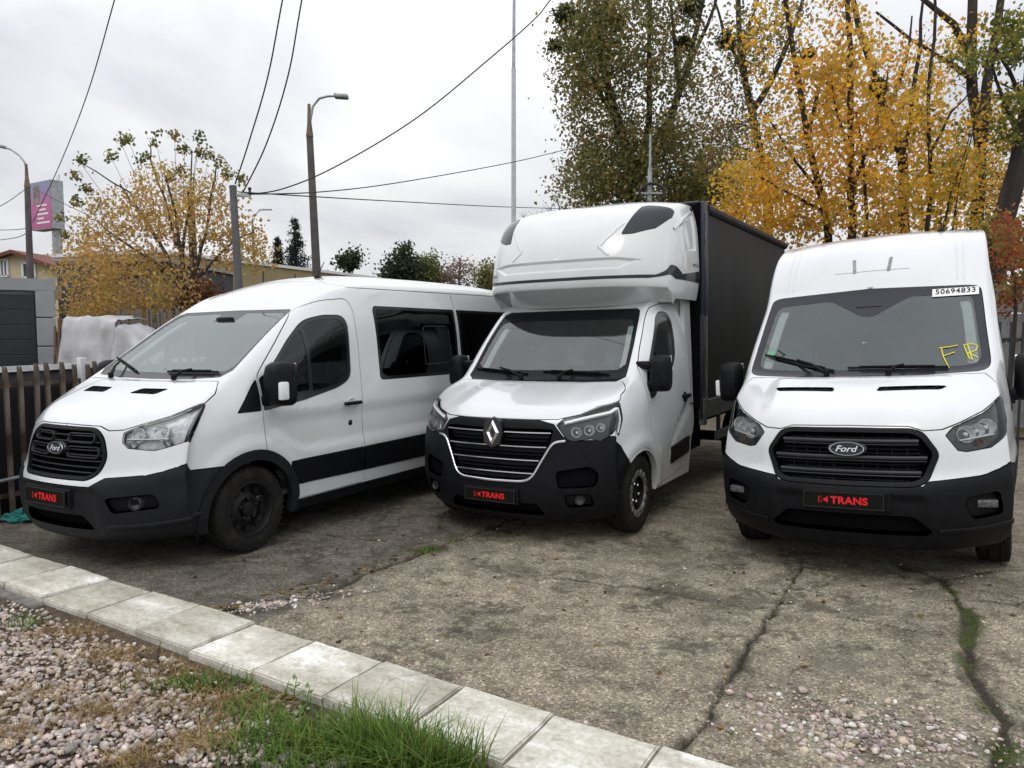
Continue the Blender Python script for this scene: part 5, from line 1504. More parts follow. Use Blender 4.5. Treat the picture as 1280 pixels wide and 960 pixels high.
def bare_tree(label, u, v_base, v_top, D, wpx, seed):
    rng = random.Random(seed); b, t = at(u, v_base, D), at(u, v_top, D)
    root = empty('bare_tree', (b.x, D, 0)); tag(root, label, 'tree'); H = t.z
    mb = MB()
    def grow(p, d, l, r, lev):
        q = p + d * l; mid = p + d * l * .5 + Vector((rng.uniform(-.05, .05), rng.uniform(-.05, .05), 0)) * l
        mb.tube([p, mid, q], [r, r * .85, r * .7], 4 if lev else 7, cap=False)
        if lev >= 5: return
        for k in range(3 if lev else 6):
            nd = (d + Vector((rng.uniform(-.75, .75), rng.uniform(-.75, .75), rng.uniform(-.1, .5)))).normalized()
            grow(p.lerp(q, rng.uniform(.55, 1)), nd, l * rng.uniform(.55, .78), r * .58, lev + 1)
    grow(Vector((0, 0, 0)), Vector((0, 0, 1)), H * .36, .16, 0)
    o = mb.build('branches', mat('pale_twigs', (.16, .145, .13), rough=.9, noise_amt=.3), root, fix=False)
bare_tree('leafless grey tree behind the sleeper pod beside the mast', 680, 300, 222, 42, 70, 5)

# undergrowth that closes the view behind the vans
def hedge():
    rng = np.random.default_rng(77)
    n = 520
    X = rng.uniform(1.5, 26, n); Y = 24 + rng.uniform(-1.5, 3, n) - 0.12 * X; Z = rng.uniform(.2, 3.0, n) ** 1.0
    leaf_cloud('undergrowth', np.stack([X, Y, Z], -1), np.full(n, .5), 26, .16, [(.12, .10, .04), (.20, .14, .04), (.09, .09, .03), (.26, .17, .05)], None, 78)
    o = bpy.data.objects['undergrowth']; tag(o, 'tangled brown undergrowth closing the view behind the vans', 'undergrowth', kind='stuff')
    n = 700
    X = rng.uniform(-45, 40, n); Y = 85 + rng.uniform(-4, 8, n); Z = rng.uniform(.2, 3.4, n)
    leaf_cloud('far_wood', np.stack([X, Y, Z], -1), np.full(n, 1.1), 16, .7, [(.09, .085, .05), (.12, .10, .06), (.07, .075, .04), (.14, .10, .06)], None, 79)
    tag(bpy.data.objects['far_wood'], 'low distant belt of trees along the horizon', 'wood', kind='stuff')
hedge()

# ------------------------------------------------------------------ right-hand fence and wall
def right_side():
    D = 10.6; x0 = at(1205, 450, D).x
    root = empty('iron_fence', (x0, D, 0), -0.35); tag(root, 'black iron picket fence beyond the right van', 'fence')
    m = M['shutter']; L = 5.0
    zt = at(1262, 405, D).z
    pk = MB(); pk.box((0, 0, zt / 2 + .03), (.028, .028, zt)); first = pk.build('picket', m, root)
    for k in range(36):
        o = first if k == 0 else first.copy()
        if k: COL.objects.link(o); o.parent = root
        o.location = (k * .14, 0, 0)
    for z in (.25, zt - .22):
        r = MB(); r.box((L / 2, .022, z), (L, .014, .045)); r.build('rail', m, root)
    D = 13.5; x0 = at(1190, 360, D).x; zt = at(1262, 356, D).z
    root = empty('concrete_wall', (x0, D, 0), -0.2); tag(root, 'grey concrete panel wall behind the black fence at the right', 'wall')
    cm = mat('panel_concrete', (.20, .20, .20), rough=.9, noise_amt=.4, noise_scale=3, bump=.3)
    for k in range(4):
        for j in range(5):
            b = MB(); b.rbox((1.0 + k * 2.06, 0, .26 + j * (zt / 5)), (1.95, .06, zt / 5 - .02), .012); b.build('panel', cm, root)
        p = MB(); p.rbox((-.03 + k * 2.06, 0, zt / 2 + .05), (.12, .14, zt + .1), .012); p.build('post', cm, root)
right_side()

# ------------------------------------------------------------------ clutter behind the picket fence
def clutter():
    D = 11.2
    for k, (u0, u1, v0, v1, lab) in enumerate(((82, 148, 396, 452, 'white tarpaulin draped over stacked goods, left of the two'), (146, 216, 404, 456, 'sagging grey white tarpaulin, right of the two'))):
        a, b = at(u0, v0, D), at(u1, v1, D); w = b.x - a.x; h = a.z
        root = empty('draped_load', ((a.x + b.x) / 2, D, 0)); tag(root, lab, 'tarpaulin')
        V = []; F = []; n, m = 26, 22
        for i in range(n + 1):
            for j in range(m + 1):
                s, t = i / n, j / m
                x = (s - .5) * w * (1.0 + .16 * (1 - min(1, t * 1.4)))
                if t < .7: y = -.05 - .45 * (1 - t / .7) ; z = h * (t / .7) - (.35 * math.sin(math.pi * s) ** 2 * (t / .7) if k else .05 * math.sin(s * 9) * t)
                else: y = -.05 + (t - .7) / .3 * 1.0; z = h - .02 * math.sin(s * 9) - (.35 * math.sin(math.pi * s) ** 2 if k else 0)
                nv = noise.noise(Vector((x * 3 + k * 7, y * 3, z * 3)))
                nv2 = noise.noise(Vector((x * 9 + k * 7, y * 6, z * 5)))
                V.append((x, y + .07 * nv + .05 * nv2 + .025 * math.sin(x * 23 + 2 * nv), max(.0, z + .05 * nv + .03 * nv2)))
        for i in range(n):
            for j in range(m):
                q = i * (m + 1) + j; F.append((q, q + m + 1, q + m + 2, q + 1))
        o = mesh_obj('tarpaulin', V, F, M['tarp_white'], root, smooth=True); o.modifiers.new('s', 'SOLIDIFY').thickness = .01
        c = MB(); c.rbox((0, .5, h * .38), (w * .8, .8, h * .74), .03); c.build('stacked_crates', M['brown_wood'], root)
    # planks
    rng = random.Random(6)
    for k in range(4):
        p = on_ground(70, 452, 0); D2 = 11.6 + rng.uniform(-.3, .3)
        a = at(64 + 4 * k, 452, D2); b = at(69 + 5 * k, 398 + rng.uniform(-4, 14), D2 + .6)
        a.z = 0.05
        d = b - a; mb = MB(); mb.box((0, 0, d.length / 2), (.10, .03, d.length), M=Matrix.Identity(3))
        o = mb.build('plank', M['brown_wood'], None); o.location = a; o.rotation_euler = d.to_track_quat('Z', 'X').to_euler()
        tag(o, ['brown plank nearest the grey garage, first of the four leaning', 'second leaning brown plank from the grey garage', 'third leaning brown plank from the grey garage', 'brown plank nearest the white tarpaulin, last of the four leaning'][k], 'plank', 'planks leaning by the garage')
    # low grey wooden fence by the tree
    D = 13.2; x0 = at(146, 400, D).x; zt = at(165, 388, D).z
    root = empty('slat_fence', (x0, D, 0), .1); tag(root, 'short weathered wooden slat fence at the foot of the orange tree', 'fence')
    s = MB(); s.box((0, 0, zt / 2), (.06, .02, zt)); first = s.build('slat', M['wood'], root)
    for k in range(16):
        o = first if k == 0 else first.copy()
        if k: COL.objects.link(o); o.parent = root
        o.location = (k * .085, 0, rng.uniform(-.04, .04)); o.rotation_euler = (0, rng.uniform(-.03, .03), 0)
    r = MB(); r.box((.65, .025, zt - .25), (1.5, .03, .07)); r.build('rail', M['wood'], root)
    # creeping red shrub and dry stalks at the tree's foot
    photo_tree('creeper_bush', 'dark red creeper bush at the foot of the orange tree', [([(255, 400), (256, 380), (258, 366)], .03, .01)], 14.4, [(258, 372, 18, 14, 30), (240, 385, 16, 12, 18)], [(.16, .045, .035), (.12, .05, .03), (.20, .09, .04), (.09, .07, .03)], n_per=20, leaf=.08, sigma=.13, seed=41, spread=.5, twig=.005)
    # rubbish by the fence foot
    for nm, lab, u, v, s_, col in (('cloth_bundle', 'crumpled teal cloth lying by the fence foot', 29, 650, .15, (.02, .22, .19)), ('plastic_bag', 'crumpled dark red bag beside the teal cloth', 27, 637, .11, (.22, .02, .03))):
        p = on_ground(u, v); bm = bmesh.new(); bmesh.ops.create_icosphere(bm, subdivisions=4, radius=1)
        for q in bm.verts:
            nn = noise.noise(q.co * 1.7 + Vector((u, 0, 0))) * .6 + abs(noise.noise(q.co * 4.5)) * .55
            q.co = q.co * (0.65 + nn); q.co = Vector((q.co.x * 1.3, q.co.y * .8, max(-.25, q.co.z) * .55 + .14)) * s_
        me = bpy.data.meshes.new(nm); bm.to_mesh(me); bm.free(); me.materials.append(mat(nm + '_fabric', col, rough=.6, noise_amt=.4, noise_scale=20))
        o = bpy.data.objects.new(nm, me); o.location = p; link(o); tag(o, lab, 'rubbish')
clutter()

# ------------------------------------------------------------------ van body net
FR = [0.0, 0.28, 0.55, 0.78, 0.92, 1.0]
SD = [0.07, 0.2, 0.4, 0.6, 0.8, 1.0]
def make_net(rows, Wf, kx=2.8, kz=2.6, sill=0.24):
    net = []
    for (xc, zc, xs, ys, zs, xsill, *k) in rows:
        k1 = k[0] if k else kx; k2 = k[1] if len(k) > 1 else kz
        r = []
        for f in FR:
            r.append((xc + (xs - xc) * f ** k1, ys * f, zc + (zs - zc) * f ** k2))
        zsill = min(sill, zs - 0.02)
        for t in SD:
            x = xs + (xsill - xs) * t; z = zs + (zsill - zs) * t
            y = Wf(x, z)
            w = min(1.0, t / 0.2)
            r.append((x, ys + (y - ys) * (w * (2 - w)), z))
        net.append(r)
    return net

def arch(sh, cx, cz, R, zlow=0.26):
    a0 = math.asin((zlow - cz) / R)
    pts = []
    n = 26
    for k in range(n + 1):
        a = math.pi - a0 + (2 * a0 - math.pi) * k / n if False else (math.pi - a0) + ((a0) - (math.pi - a0)) * k / n
        pts.append(('s', cx + R * math.cos(a), cz + R * math.sin(a)))
    u1 = sh.hit(*pts[-1])[0]; u0 = sh.hit(*pts[0])[0]
    return pts + [('uv', u1, sh.C - 1), ('uv', u0, sh.C - 1)]

def lerp_tab(tab, z):
    return np.interp(z, [t[0] for t in tab], [t[1] for t in tab])

W_TAB = [(0.2, 0.955), (0.35, 0.995), (0.6, 1.015), (1.0, 1.012), (1.3, 0.99), (1.6, 0.965), (1.9, 0.935), (2.2, 0.90), (2.5, 0.88), (2.75, 0.85)]
def W_transit(x, z):
    w = float(lerp_tab(W_TAB, z))
    return w - 0.10 * max(0.0, min(1.0, (1.1 - x) / 0.7)) ** 1.8


def van_rows(v):
    face = v == 'R'
    rows = [
        # xc    zc    xs    ys    zs   xsill
        (0.10, 0.24, 0.55, 0.90, 0.245, 0.60),
        (0.02, 0.30, 0.48, 0.95, 0.31, 0.60),
        (-0.015, 0.44, 0.44, 0.975, 0.46, 0.62),
        (-0.02, 0.56, 0.43, 0.985, 0.60, 0.64),
        (0.00, 0.67, 0.42, 0.985, 0.72, 0.67),
        (0.05, 0.73, 0.44, 0.975, 0.80, 0.70),
        (0.075, 0.84, 0.46, 0.965, 0.90, 0.74),
        (0.10, 0.96, 0.50, 0.95, 1.03, 0.79),
        (0.14, 1.06, 0.58, 0.935, 1.16, 0.85),
        (0.24, 1.14, 0.66, 0.92, 1.235, 0.92),
        (0.48, 1.245, 0.76, 0.905, 1.30, 0.98),
        (0.70, 1.315, 0.84, 0.892, 1.35, 1.02),
        (0.84, 1.362, 0.92, 0.880, 1.405, 1.06),
        (0.97, 1.44, 1.03, 0.868, 1.475, 1.12),
        (1.25, 1.63, 1.29, 0.838, 1.66, 1.26),
        (1.55, 1.83, 1.57, 0.805, 1.85, 1.42),
        (1.77, 1.955, 1.78, 0.79, 1.97, 1.56),
        (1.92, 2.06, 1.95, 0.795, 2.06, 1.72),
        (2.12, 2.18, 2.16, 0.815, 2.13, 1.92),
        (2.40, 2.28, 2.45, 0.83, 2.18, 2.2),
        (2.80, 2.335, 2.85, 0.835, 2.20, 2.7),
        (3.50, 2.355, 3.5, 0.835, 2.21, 3.4),
        (4.40, 2.36, 4.4, 0.835, 2.21, 4.4),
        (5.20, 2.345, 5.2, 0.83, 2.20, 5.2),
        (5.62, 2.30, 5.60, 0.82, 2.17, 5.6),
        (5.74, 2.17, 5.68, 0.80, 2.06, 5.68),
        (5.80, 1.60, 5.74, 0.84, 1.60, 5.70),
        (5.84, 0.90, 5.78, 0.90, 0.90, 5.72),
        (5.86, 0.40, 5.80, 0.90, 0.42, 5.74),
    ]
    if face:
        out = []
        for (xc, zc, xs, ys, zs, xl) in rows:
            # this van sits a little taller; its roof rises in a steep brow over the windscreen
            def zz(z, x):
                z2 = z * 1.035
                if z > 1.36: z2 = 1.408 + (z - 1.36) * 1.18
                return z2
            out.append([xc, zz(zc, xc), xs, ys, zz(zs, xs), xl])
        hi = {16: (1.63, 2.12, 1.66, 0.865, 2.11), 17: (1.72, 2.26, 1.76, 0.868, 2.24), 18: (1.92, 2.48, 1.96, 0.865, 2.45), 19: (2.25, 2.65, 2.28, 0.86, 2.60),
              20: (2.75, 2.72, 2.78, 0.855, 2.66), 21: (3.5, 2.74, 3.5, .85, 2.67), 22: (4.4, 2.74, 4.4, .85, 2.67), 23: (5.2, 2.72, 5.2, .84, 2.65), 24: (5.62, 2.68, 5.6, .83, 2.60), 25: (5.74, 2.5, 5.68, .82, 2.4),
              15: (1.44, 1.935, 1.47, 0.87, 1.94), 14: (1.20, 1.72, 1.24, 0.885, 1.735), 13: (0.96, 1.49, 1.02, 0.90, 1.51)}
        for i, t in hi.items(): out[i][:5] = t
        rows = [tuple(r) for r in out]
    return rows

def van_post(P):
    x, z = P[:, 0], P[:, 2]; ay = np.abs(P[:, 1])
    side = smooth(ay, 0.90, 0.97)
    # pressed band along the flank, sweeping up ahead of the door
    lo = 0.71 + 0.22 * smooth(1.62 - x, 0.0, 0.5)
    band = smooth(z, lo, lo + 0.10) * (1 - smooth(z, 0.98, 1.10)) * smooth(x, 1.10, 1.45) * side
    P = P.copy()
    P[:, 1] -= np.sign(P[:, 1]) * 0.022 * band
    # swelling round the front wheel
    d = np.hypot(x - 1.02, z - 0.345)
    sw = np.exp(-((d - 0.50) / 0.075) ** 2) * side * (z > 0.35)
    P[:, 1] += np.sign(P[:, 1]) * 0.014 * sw
    # bumper: number plate bay set back between two upright creases
    bay = (1 - smooth(ay, 0.45, 0.51)) * (1 - smooth(z, 0.60, 0.655)) * smooth(z, 0.26, 0.32) * (1 - smooth(x, 0.3, 0.4))
    P[:, 0] += 0.022 * bay
    # hood: raised centre between two soft creases
    hood = smooth(z, 1.10, 1.2) * (1 - smooth(x, 0.78, 0.86)) * (1 - smooth(ay, 0.56, 0.68))
    P[:, 2] += 0.016 * hood
    return P

def headlight(root, sh, key, side, dark, cut_pts):
    """lens over a recessed housing with bowls"""
    e = empty('headlight', parent=root)
    sh.part('lamp_housing', key, M['lamp_dark'] if dark else M['lamp_silver'], e, off=-0.045, gap=0.0, rim=-0.042, side=side)
    sh.part('lens', key, M['lens'], e, off=0.001, gap=0.003, rim=0.012, side=side)
    for (view, a, b, r, m) in cut_pts:
        P, n = sh.pos(view, a, b, -0.034)
        P = Vector((-P.x, P.y * side, P.z)); d = Vector((1.0, n.y * side * 0.55, 0.12)).normalized()
        Rm = frame_mat(d)
        mb = MB()
        mb.lathe([(0.0, -r * 0.5), (r * 0.45, -r * 0.42), (r * 0.8, -r * 0.15), (r, 0.016), (r * 1.08, 0.020), (r * 1.12, 0.004)], 20, Rm, P)
        mb.lathe([(r * 0.30, -r * 0.35), (r * 0.30, 0.0), (r * 0.18, r * 0.16), (0, r * 0.18)], 12, Rm, P)
        mb.build('reflector', M[m], e, smooth=True)
    return e

def door_mirror(root, side, x, y, z, h=0.34, w=0.22, d=0.19, tall=False, indicator=True):
    e = empty('door_mirror', (-x, y * side, z), parent=root)
    # head: rounded case, a loft of rounded rectangles from glass face (rear) to nose (front)
    bm = bmesh.new()
    secs = [(-0.5, 0.96), (-0.38, 1.0), (0.1, 0.98), (0.36, 0.86), (0.5, 0.62)]
    n = 20; rings = []
    for t, k in secs:
        ring = []
        for j in range(n):
            a = 2 * math.pi * j / n
            ca, sa = math.cos(a), math.sin(a)
            sx = math.copysign(abs(ca) ** 0.45, ca); sz = math.copysign(abs(sa) ** 0.45, sa)
            top = 0.92 if sz > 0 else 1.0
            ring.append(bm.verts.new((t * d, side * (0.13 + sx * w / 2 * k * top), sz * h / 2 * k)))
        rings.append(ring)
    for a, b in zip(rings, rings[1:]):
        for j in range(n): bm.faces.new((a[j], a[(j + 1) % n], b[(j + 1) % n], b[j]))
    bm.faces.new(rings[0]); bm.faces.new(rings[-1])
    bmesh.ops.recalc_face_normals(bm, faces=bm.faces[:])
    me = bpy.data.meshes.new('mirror_case'); bm.to_mesh(me); bm.free(); me.materials.append(M['black_plastic'])
    me.polygons.foreach_set('use_smooth', [True] * len(me.polygons)); me.set_sharp_from_angle(angle=math.radians(40))
    link(bpy.data.objects.new('mirror_case', me), e)
    arm = MB()
    arm.rbox((0.0, side * -0.02, -h * 0.36), (d * 0.7, 0.16, 0.10), 0.03)
    arm.build('mirror_arm', M['black_plastic'], e, smooth=True)
    if tall:
        arm = MB(); arm.rbox((0.0, side * -0.02, h * 0.22), (d * 0.6, 0.16, 0.07), 0.025); arm.build('mirror_arm', M['black_plastic'], e, smooth=True)
    g = MB(); g.rbox((-d * 0.5 - 0.002, side * 0.13, 0.02), (0.006, w * 0.86, h * 0.8), 0.003); g.build('mirror_glass', M['mirror'], e)
    if indicator:
        g = MB(); g.rbox((d * 0.20, side * (0.13 + w / 2 - 0.01), -h * 0.14), (d * 0.42, 0.05, h * 0.40), 0.015)
        g.build('mirror_indicator', M['lens_clear'], e, smooth=True)
    return e

def wiper(root, sh, pts_blade, arm_from, arm_to, side=1):
    mb = MB()
    uv = sh.path([('f', abs(p[0]), p[1]) for p in pts_blade], step=0.05)
    def q(p, off):
        P, n = sh.pos('f', abs(p[0]), p[1], off); return Vector((-P.x, math.copysign(P.y, p[0]), P.z))
    B = []
    for i in range(len(pts_blade) - 1):
        a, b = pts_blade[i], pts_blade[i + 1]
        for t in range(8): B.append((a[0] + (b[0] - a[0]) * t / 8, a[1] + (b[1] - a[1]) * t / 8))
    B.append(pts_blade[-1])
    mb.tube([q(p, 0.010) for p in B], 0.009, 6)
    mb.tube([q(p, 0.022) for p in B[1:-1]], 0.008, 6)
    o = mb.build('wiper', M['black_plastic'], root, smooth=True)
    am = MB()
    A0, A1 = q(arm_from, 0.02), q(arm_to, 0.034)
    mid = (A0 + A1) / 2 + Vector((0.01, 0, 0.018))
    am.tube([A0, mid, A1], [0.016, 0.011, 0.008], 6)
    am.lathe([(0.022, -0.02), (0.022, 0.02), (0.012, 0.03), (0, 0.03)], 10, None, A0)
    am.build('wiper_arm', M['black_plastic'], o, smooth=True)
    return o

def transit(kind):
    R = kind == 'R'
    root = empty('panel_van' if R else 'minibus')
    sh = Shell(make_net(van_rows(kind), W_transit), van_post).setup()
    C1 = sh.C - 1
    reg = []
    def U(p): return sh.hit(*p)[0]
    zr = 1.035 if R else 1.0
    H = lambda z: z if not R else (z * 1.035 if z <= 1.36 else 1.408 + (z - 1.36) * 1.18)
    # ---- panels, painted in order
    ARC = (1.02, 0.345)
    reg.append(('roof', [('s', 2.34, 2.165 if not R else 2.50), ('s', 5.55, 2.18 if not R else 2.52), ('uv', U(('s', 5.55, 2.18 if not R else 2.52)), 0), ('uv', U(('s', 2.34, 2.165 if not R else 2.5)), 0)]))
    if not R:
        top = [('f', 0, 0.652), ('f', 0.43, 0.652), ('f', 0.53, 0.715), ('f', 0.80, 0.735), ('s', 0.50, 0.74), ('s', 0.75, 0.735)]
    else:
        top = [('f', 0, 0.705), ('f', 0.47, 0.705), ('f', 0.50, 0.735), ('f', 0.80, 0.765), ('s', 0.50, 0.79), ('s', 0.75, 0.79)]
    reg.append(('bumper', top + [('s', 0.9, 0.5), ('uv', U(('s', 0.9, 0.26)), C1), ('uv', 0, C1), ('uv', 0, 0)]))
    # lower air intake in the bumper
    if not R:
        reg.append(('intake', rounded([('f', 0.0, 0.44), ('f', 0.36, 0.44), ('f', 0.43, 0.34), ('f', 0.0, 0.34)], [0, 0.03, 0.03, 0])))
        reg.append(('fog_recess', rounded([('f', 0.56, 0.575), ('f', 0.84, 0.60), ('f', 0.86, 0.50), ('f', 0.60, 0.47)], 0.03)))
    else:
        reg.append(('intake', rounded([('f', 0.0, 0.50), ('f', 0.40, 0.50), ('f', 0.52, 0.40), ('f', 0.48, 0.37), ('f', 0.0, 0.37)], [0, 0.03, 0.03, 0.02, 0])))
        reg.append(('fog_recess', rounded([('f', 0.70, 0.62), ('f', 0.90, 0.66), ('f', 0.92, 0.50), ('f', 0.74, 0.48)], 0.04)))
    # hood
    if not R:
        hood = [('f', 0, 1.078), ('f', 0.38, 1.074), ('f', 0.47, 1.045), ('f', 0.575, 1.05), ('f', 0.66, 1.082), ('f', 0.80, 1.135), ('s', 0.66, 1.222), ('s', 0.76, 1.285), ('t', 0.86, 0.83), ('t', 0.835, 0.4), ('t', 0.825, 0.0)]
    else:
        hood = [('f', 0, 1.105), ('f', 0.38, 1.10), ('f', 0.47, 1.07), ('f', 0.58, 1.075), ('f', 0.68, 1.115), ('f', 0.82, 1.185), ('s', 0.66, 1.27), ('s', 0.76, 1.335), ('t', 0.86, 0.83), ('t', 0.835, 0.4), ('t', 0.825, 0.0)]
    reg.append(('hood', hood))
    # hood vents
    if not R: vent = [('t', 0.55, 0.17), ('t', 0.56, 0.47), ('t', 0.66, 0.50), ('t', 0.645, 0.20)]
    else: vent = [('t', 0.53, 0.15), ('t', 0.57, 0.56), ('t', 0.635, 0.60), ('t', 0.605, 0.16)]
    reg.append(('hood_vent', rounded(vent, 0.02)))
    # windscreen: dark border, then the clear pane
    if not R:
        ws = [('f', 0, 1.375), ('f', 0.45, 1.38), ('f', 0.79, 1.40), ('f', 0.845, 1.45), ('f', 0.80, 1.66), ('f', 0.765, 1.84), ('f', 0.745, 1.925), ('f', 0.70, 1.95), ('f', 0, 1.957)]
        pane = [('f', 0, 1.425), ('f', 0.45, 1.43), ('f', 0.76, 1.445), ('f', 0.805, 1.49), ('f', 0.765, 1.66), ('f', 0.73, 1.83), ('f', 0.705, 1.90), ('f', 0.66, 1.925), ('f', 0.17, 1.932), ('f', 0.14, 1.86), ('f', 0, 1.85)]
    else:
        ws = rounded([('f', 0, 1.415), ('f', 0.45, 1.418), ('f', 0.83, 1.44), ('f', 0.875, 1.485), ('f', 0.845, 1.77), ('f', 0.83, 1.98), ('f', 0.818, 2.085), ('f', 0.77, 2.11), ('f', 0, 2.14)], [0, .1, .06, .06, .2, .1, .03, .06, 0])
        pane = rounded([('f', 0, 1.465), ('f', 0.45, 1.468), ('f', 0.76, 1.485), ('f', 0.82, 1.53), ('f', 0.79, 1.77), ('f', 0.77, 1.96), ('f', 0.755, 2.015), ('f', 0.70, 2.03), ('f', 0.31, 2.052), ('f', 0.20, 1.99), ('f', 0.06, 1.905), ('f', 0, 1.895)], [0, .1, .06, .06, .2, .06, .04, .06, .05, .08, .03, 0])
    reg.append(('ws_border', ws)); reg.append(('ws_pane', pane))
    # headlights
    if not R:
        hl = [('f', 0.585, 1.03), ('f', 0.665, 1.072), ('f', 0.80, 1.125), ('s', 0.66, 1.212), ('s', 0.60, 1.12), ('s', 0.50, 0.945), ('f', 0.80, 0.905), ('f', 0.64, 0.925), ('f', 0.595, 0.965)]
    else:
        hl = [('f', 0.60, 1.035), ('f', 0.64, 1.085), ('f', 0.82, 1.17), ('s', 0.66, 1.26), ('s', 0.66, 1.10), ('s', 0.58, 0.985), ('f', 0.86, 0.945), ('f', 0.72, 0.925), ('f', 0.67, 0.935)]
    reg.append(('headlight', hl))
    # grille
    if not R:
        gf = rounded([('f', 0, 1.062), ('f', 0.36, 1.062), ('f', 0.455, 1.00), ('f', 0.51, 0.86), ('f', 0.47, 0.745), ('f', 0.40, 0.695), ('f', 0, 0.690)], [0, .06, .06, .05, .05, .05, 0])
        gi = rounded([('f', 0, 1.035), ('f', 0.345, 1.035), ('f', 0.428, 0.985), ('f', 0.478, 0.86), ('f', 0.44, 0.755), ('f', 0.385, 0.722), ('f', 0, 0.718)], [0, .05, .05, .04, .04, .04, 0])
    else:
        gf = rounded([('f', 0, 1.088), ('f', 0.40, 1.085), ('f', 0.47, 1.06), ('f', 0.565, 0.915), ('f', 0.495, 0.73), ('f', 0.42, 0.70), ('f', 0, 0.695)], [0, .04, .04, .04, .04, .05, 0])
        gi = rounded([('f', 0, 1.055), ('f', 0.385, 1.052), ('f', 0.445, 1.03), ('f', 0.525, 0.915), ('f', 0.46, 0.755), ('f', 0.40, 0.732), ('f', 0, 0.728)], [0, .03, .03, .03, .03, .04, 0])
    reg.append(('grille_frame', gf)); reg.append(('grille', gi))
    # door and its glass
    dz = (lambda z: z) if not R else (lambda z: z if z < 1.0 else 1.0 + (z - 1.0) * 1.12)
    def S_(l): return [('s', x, dz(z)) for x, z in l]
    reg.append(('door', rounded(S_([(1.145, .70), (1.135, 1.1), (1.125, 1.40), (1.22, 1.50), (1.52, 1.79), (1.70, 1.945), (1.95, 2.03), (2.27, 2.06), (2.32, 1.98), (2.32, 1.3), (2.32, .335), (1.5, .335), (1.42, .5)]), [0, 0, .04, .05, .1, .1, .1, .06, .05, 0, 0, 0, 0])))
    reg.append(('fender_trim', rounded(S_([(0.90, 1.125), (1.118, 1.125), (1.112, 1.375), (1.06, 1.325)]), [.01, 0, .02, .03])))
    fw = [(1.15, 1.125), (1.6, 1.175), (2.0, 1.25), (2.14, 1.30), (2.19, 1.36), (2.215, 1.83), (2.16, 1.90), (1.95, 1.90), (1.72, 1.855), (1.5, 1.68), (1.24, 1.43), (1.14, 1.375)]
    reg.append(('door_window_frame', rounded(S_(fw), [0, 0, .04, .08, .05, .06, .06, .05, .1, .05, .05, .02])))
    reg.append(('quarter_glass', rounded(S_([(1.34, 1.24), (1.655, 1.25), (1.665, 1.775), (1.52, 1.665), (1.33, 1.475)]), [.03, .02, .03, .06, .04])))
    reg.append(('door_glass', rounded(S_([(1.70, 1.235), (2.0, 1.285), (2.12, 1.335), (2.15, 1.38), (2.172, 1.80), (2.12, 1.865), (1.95, 1.865), (1.76, 1.83), (1.705, 1.79)]), [.02, .04, .05, .05, .06, .06, .05, .05, .02])))
    # flanks: lower trims
    reg.append(('door_trim', S_([(1.40, .47), (2.315, .45), (2.315, .672), (1.40, .672)])))
    reg.append(('side_trim', S_([(2.325, .45), (3.9, .435), (3.9, .675), (2.325, .672)])))
    reg.append(('sill', [('s', 1.3, .325), ('s', 4.2, .325), ('uv', U(('s', 4.2, .3)), C1), ('uv', U(('s', 1.3, .3)), C1)]))
    if not R:
        reg.append(('sliding_door', rounded(S_([(2.46, .335), (3.95, .335), (3.95, 2.13), (2.46, 2.13)]), 0.03)) if False else ('rear_seam', S_([(3.995, .45), (4.005, .45), (4.01, 2.15), (4.0, 2.15)])))
        reg.append(('side_glass_border', rounded(S_([(2.60, 1.285), (3.97, 1.275), (3.985, 1.985), (2.60, 1.995)]), [.05, 0.02, 0.02, .06])))
        reg.append(('rear_glass_border', rounded(S_([(4.03, 1.275), (5.45, 1.275), (5.45, 1.975), (4.04, 1.985)]), [.02, .06, .06, 0.02])))
        reg.append(('side_glass', rounded(S_([(2.635, 1.315), (3.93, 1.305), (3.94, 1.955), (2.635, 1.965)]), .05)))
        reg.append(('rear_glass', rounded(S_([(4.08, 1.305), (5.40, 1.305), (5.40, 1.945), (4.09, 1.955)]), .05)))
    reg.append(('arch_trim', arch(sh, *ARC, 0.475)))
    reg.append(('hole', arch(sh, *ARC, 0.395)))
    wb = 3.30 + 0.0
    reg.append(('arch_trim_rear', arch(sh, ARC[0] + wb, ARC[1], 0.455)))
    reg.append(('hole', arch(sh, ARC[0] + wb, ARC[1], 0.395)))
    sh.cut(reg, 6, 8)
    W = M['white']; BP = M['grey_plastic'] if not R else M['black_plastic']
    sh.part('body', ['body', 'rear_seam_'], W, root, rim=0.02)
    sh.part('roof', 'roof', W, root)
    sh.part('hood', 'hood', W, root, rim=0.03)
    hoodp = [o for o in root.children if o.name.startswith('hood')][-1]
    for sd in (1, -1):
        v = sh.part('hood_vent', 'hood_vent', M['black_plastic'], root, off=-0.012, rim=-0.014, side=sd)
        mb = MB()
        for k in range(4):
            f = (k + 0.5) / 4
            a = [vent[0][1] + (vent[1][1] - vent[0][1]) * f, vent[0][2] + (vent[1][2] - vent[0][2]) * f]
            b = [vent[3][1] + (vent[2][1] - vent[3][1]) * f, vent[3][2] + (vent[2][2] - vent[3][2]) * f]
            sh.strip(mb, [('t', a[0], a[1]), ('t', b[0], b[1])], 0.008, 0.012, off=-0.012, side=sd)
        mb.build('vent_rib', M['black_plastic'], v)
    sh.part('front_bumper', ['bumper'], BP, root, off=0.006, rim=0.04)
    for sd in (1, -1):
        lp_ = MB(); zl = 0.365 if not R else 0.40
        sh.strip(lp_, [('f', 0.55, zl), ('f', 0.80, zl + 0.01), ('s', 0.46, zl + 0.03), ('s', 0.57, zl + 0.045)], 0.035, 0.012, 0.004, sd, 0.04); lp_.build('bumper_lip', BP, root, smooth=True, auto=50)
    sh.part('bumper_intake', 'intake', M['dark'], root, off=-0.05, gap=0, rim=-0.055)
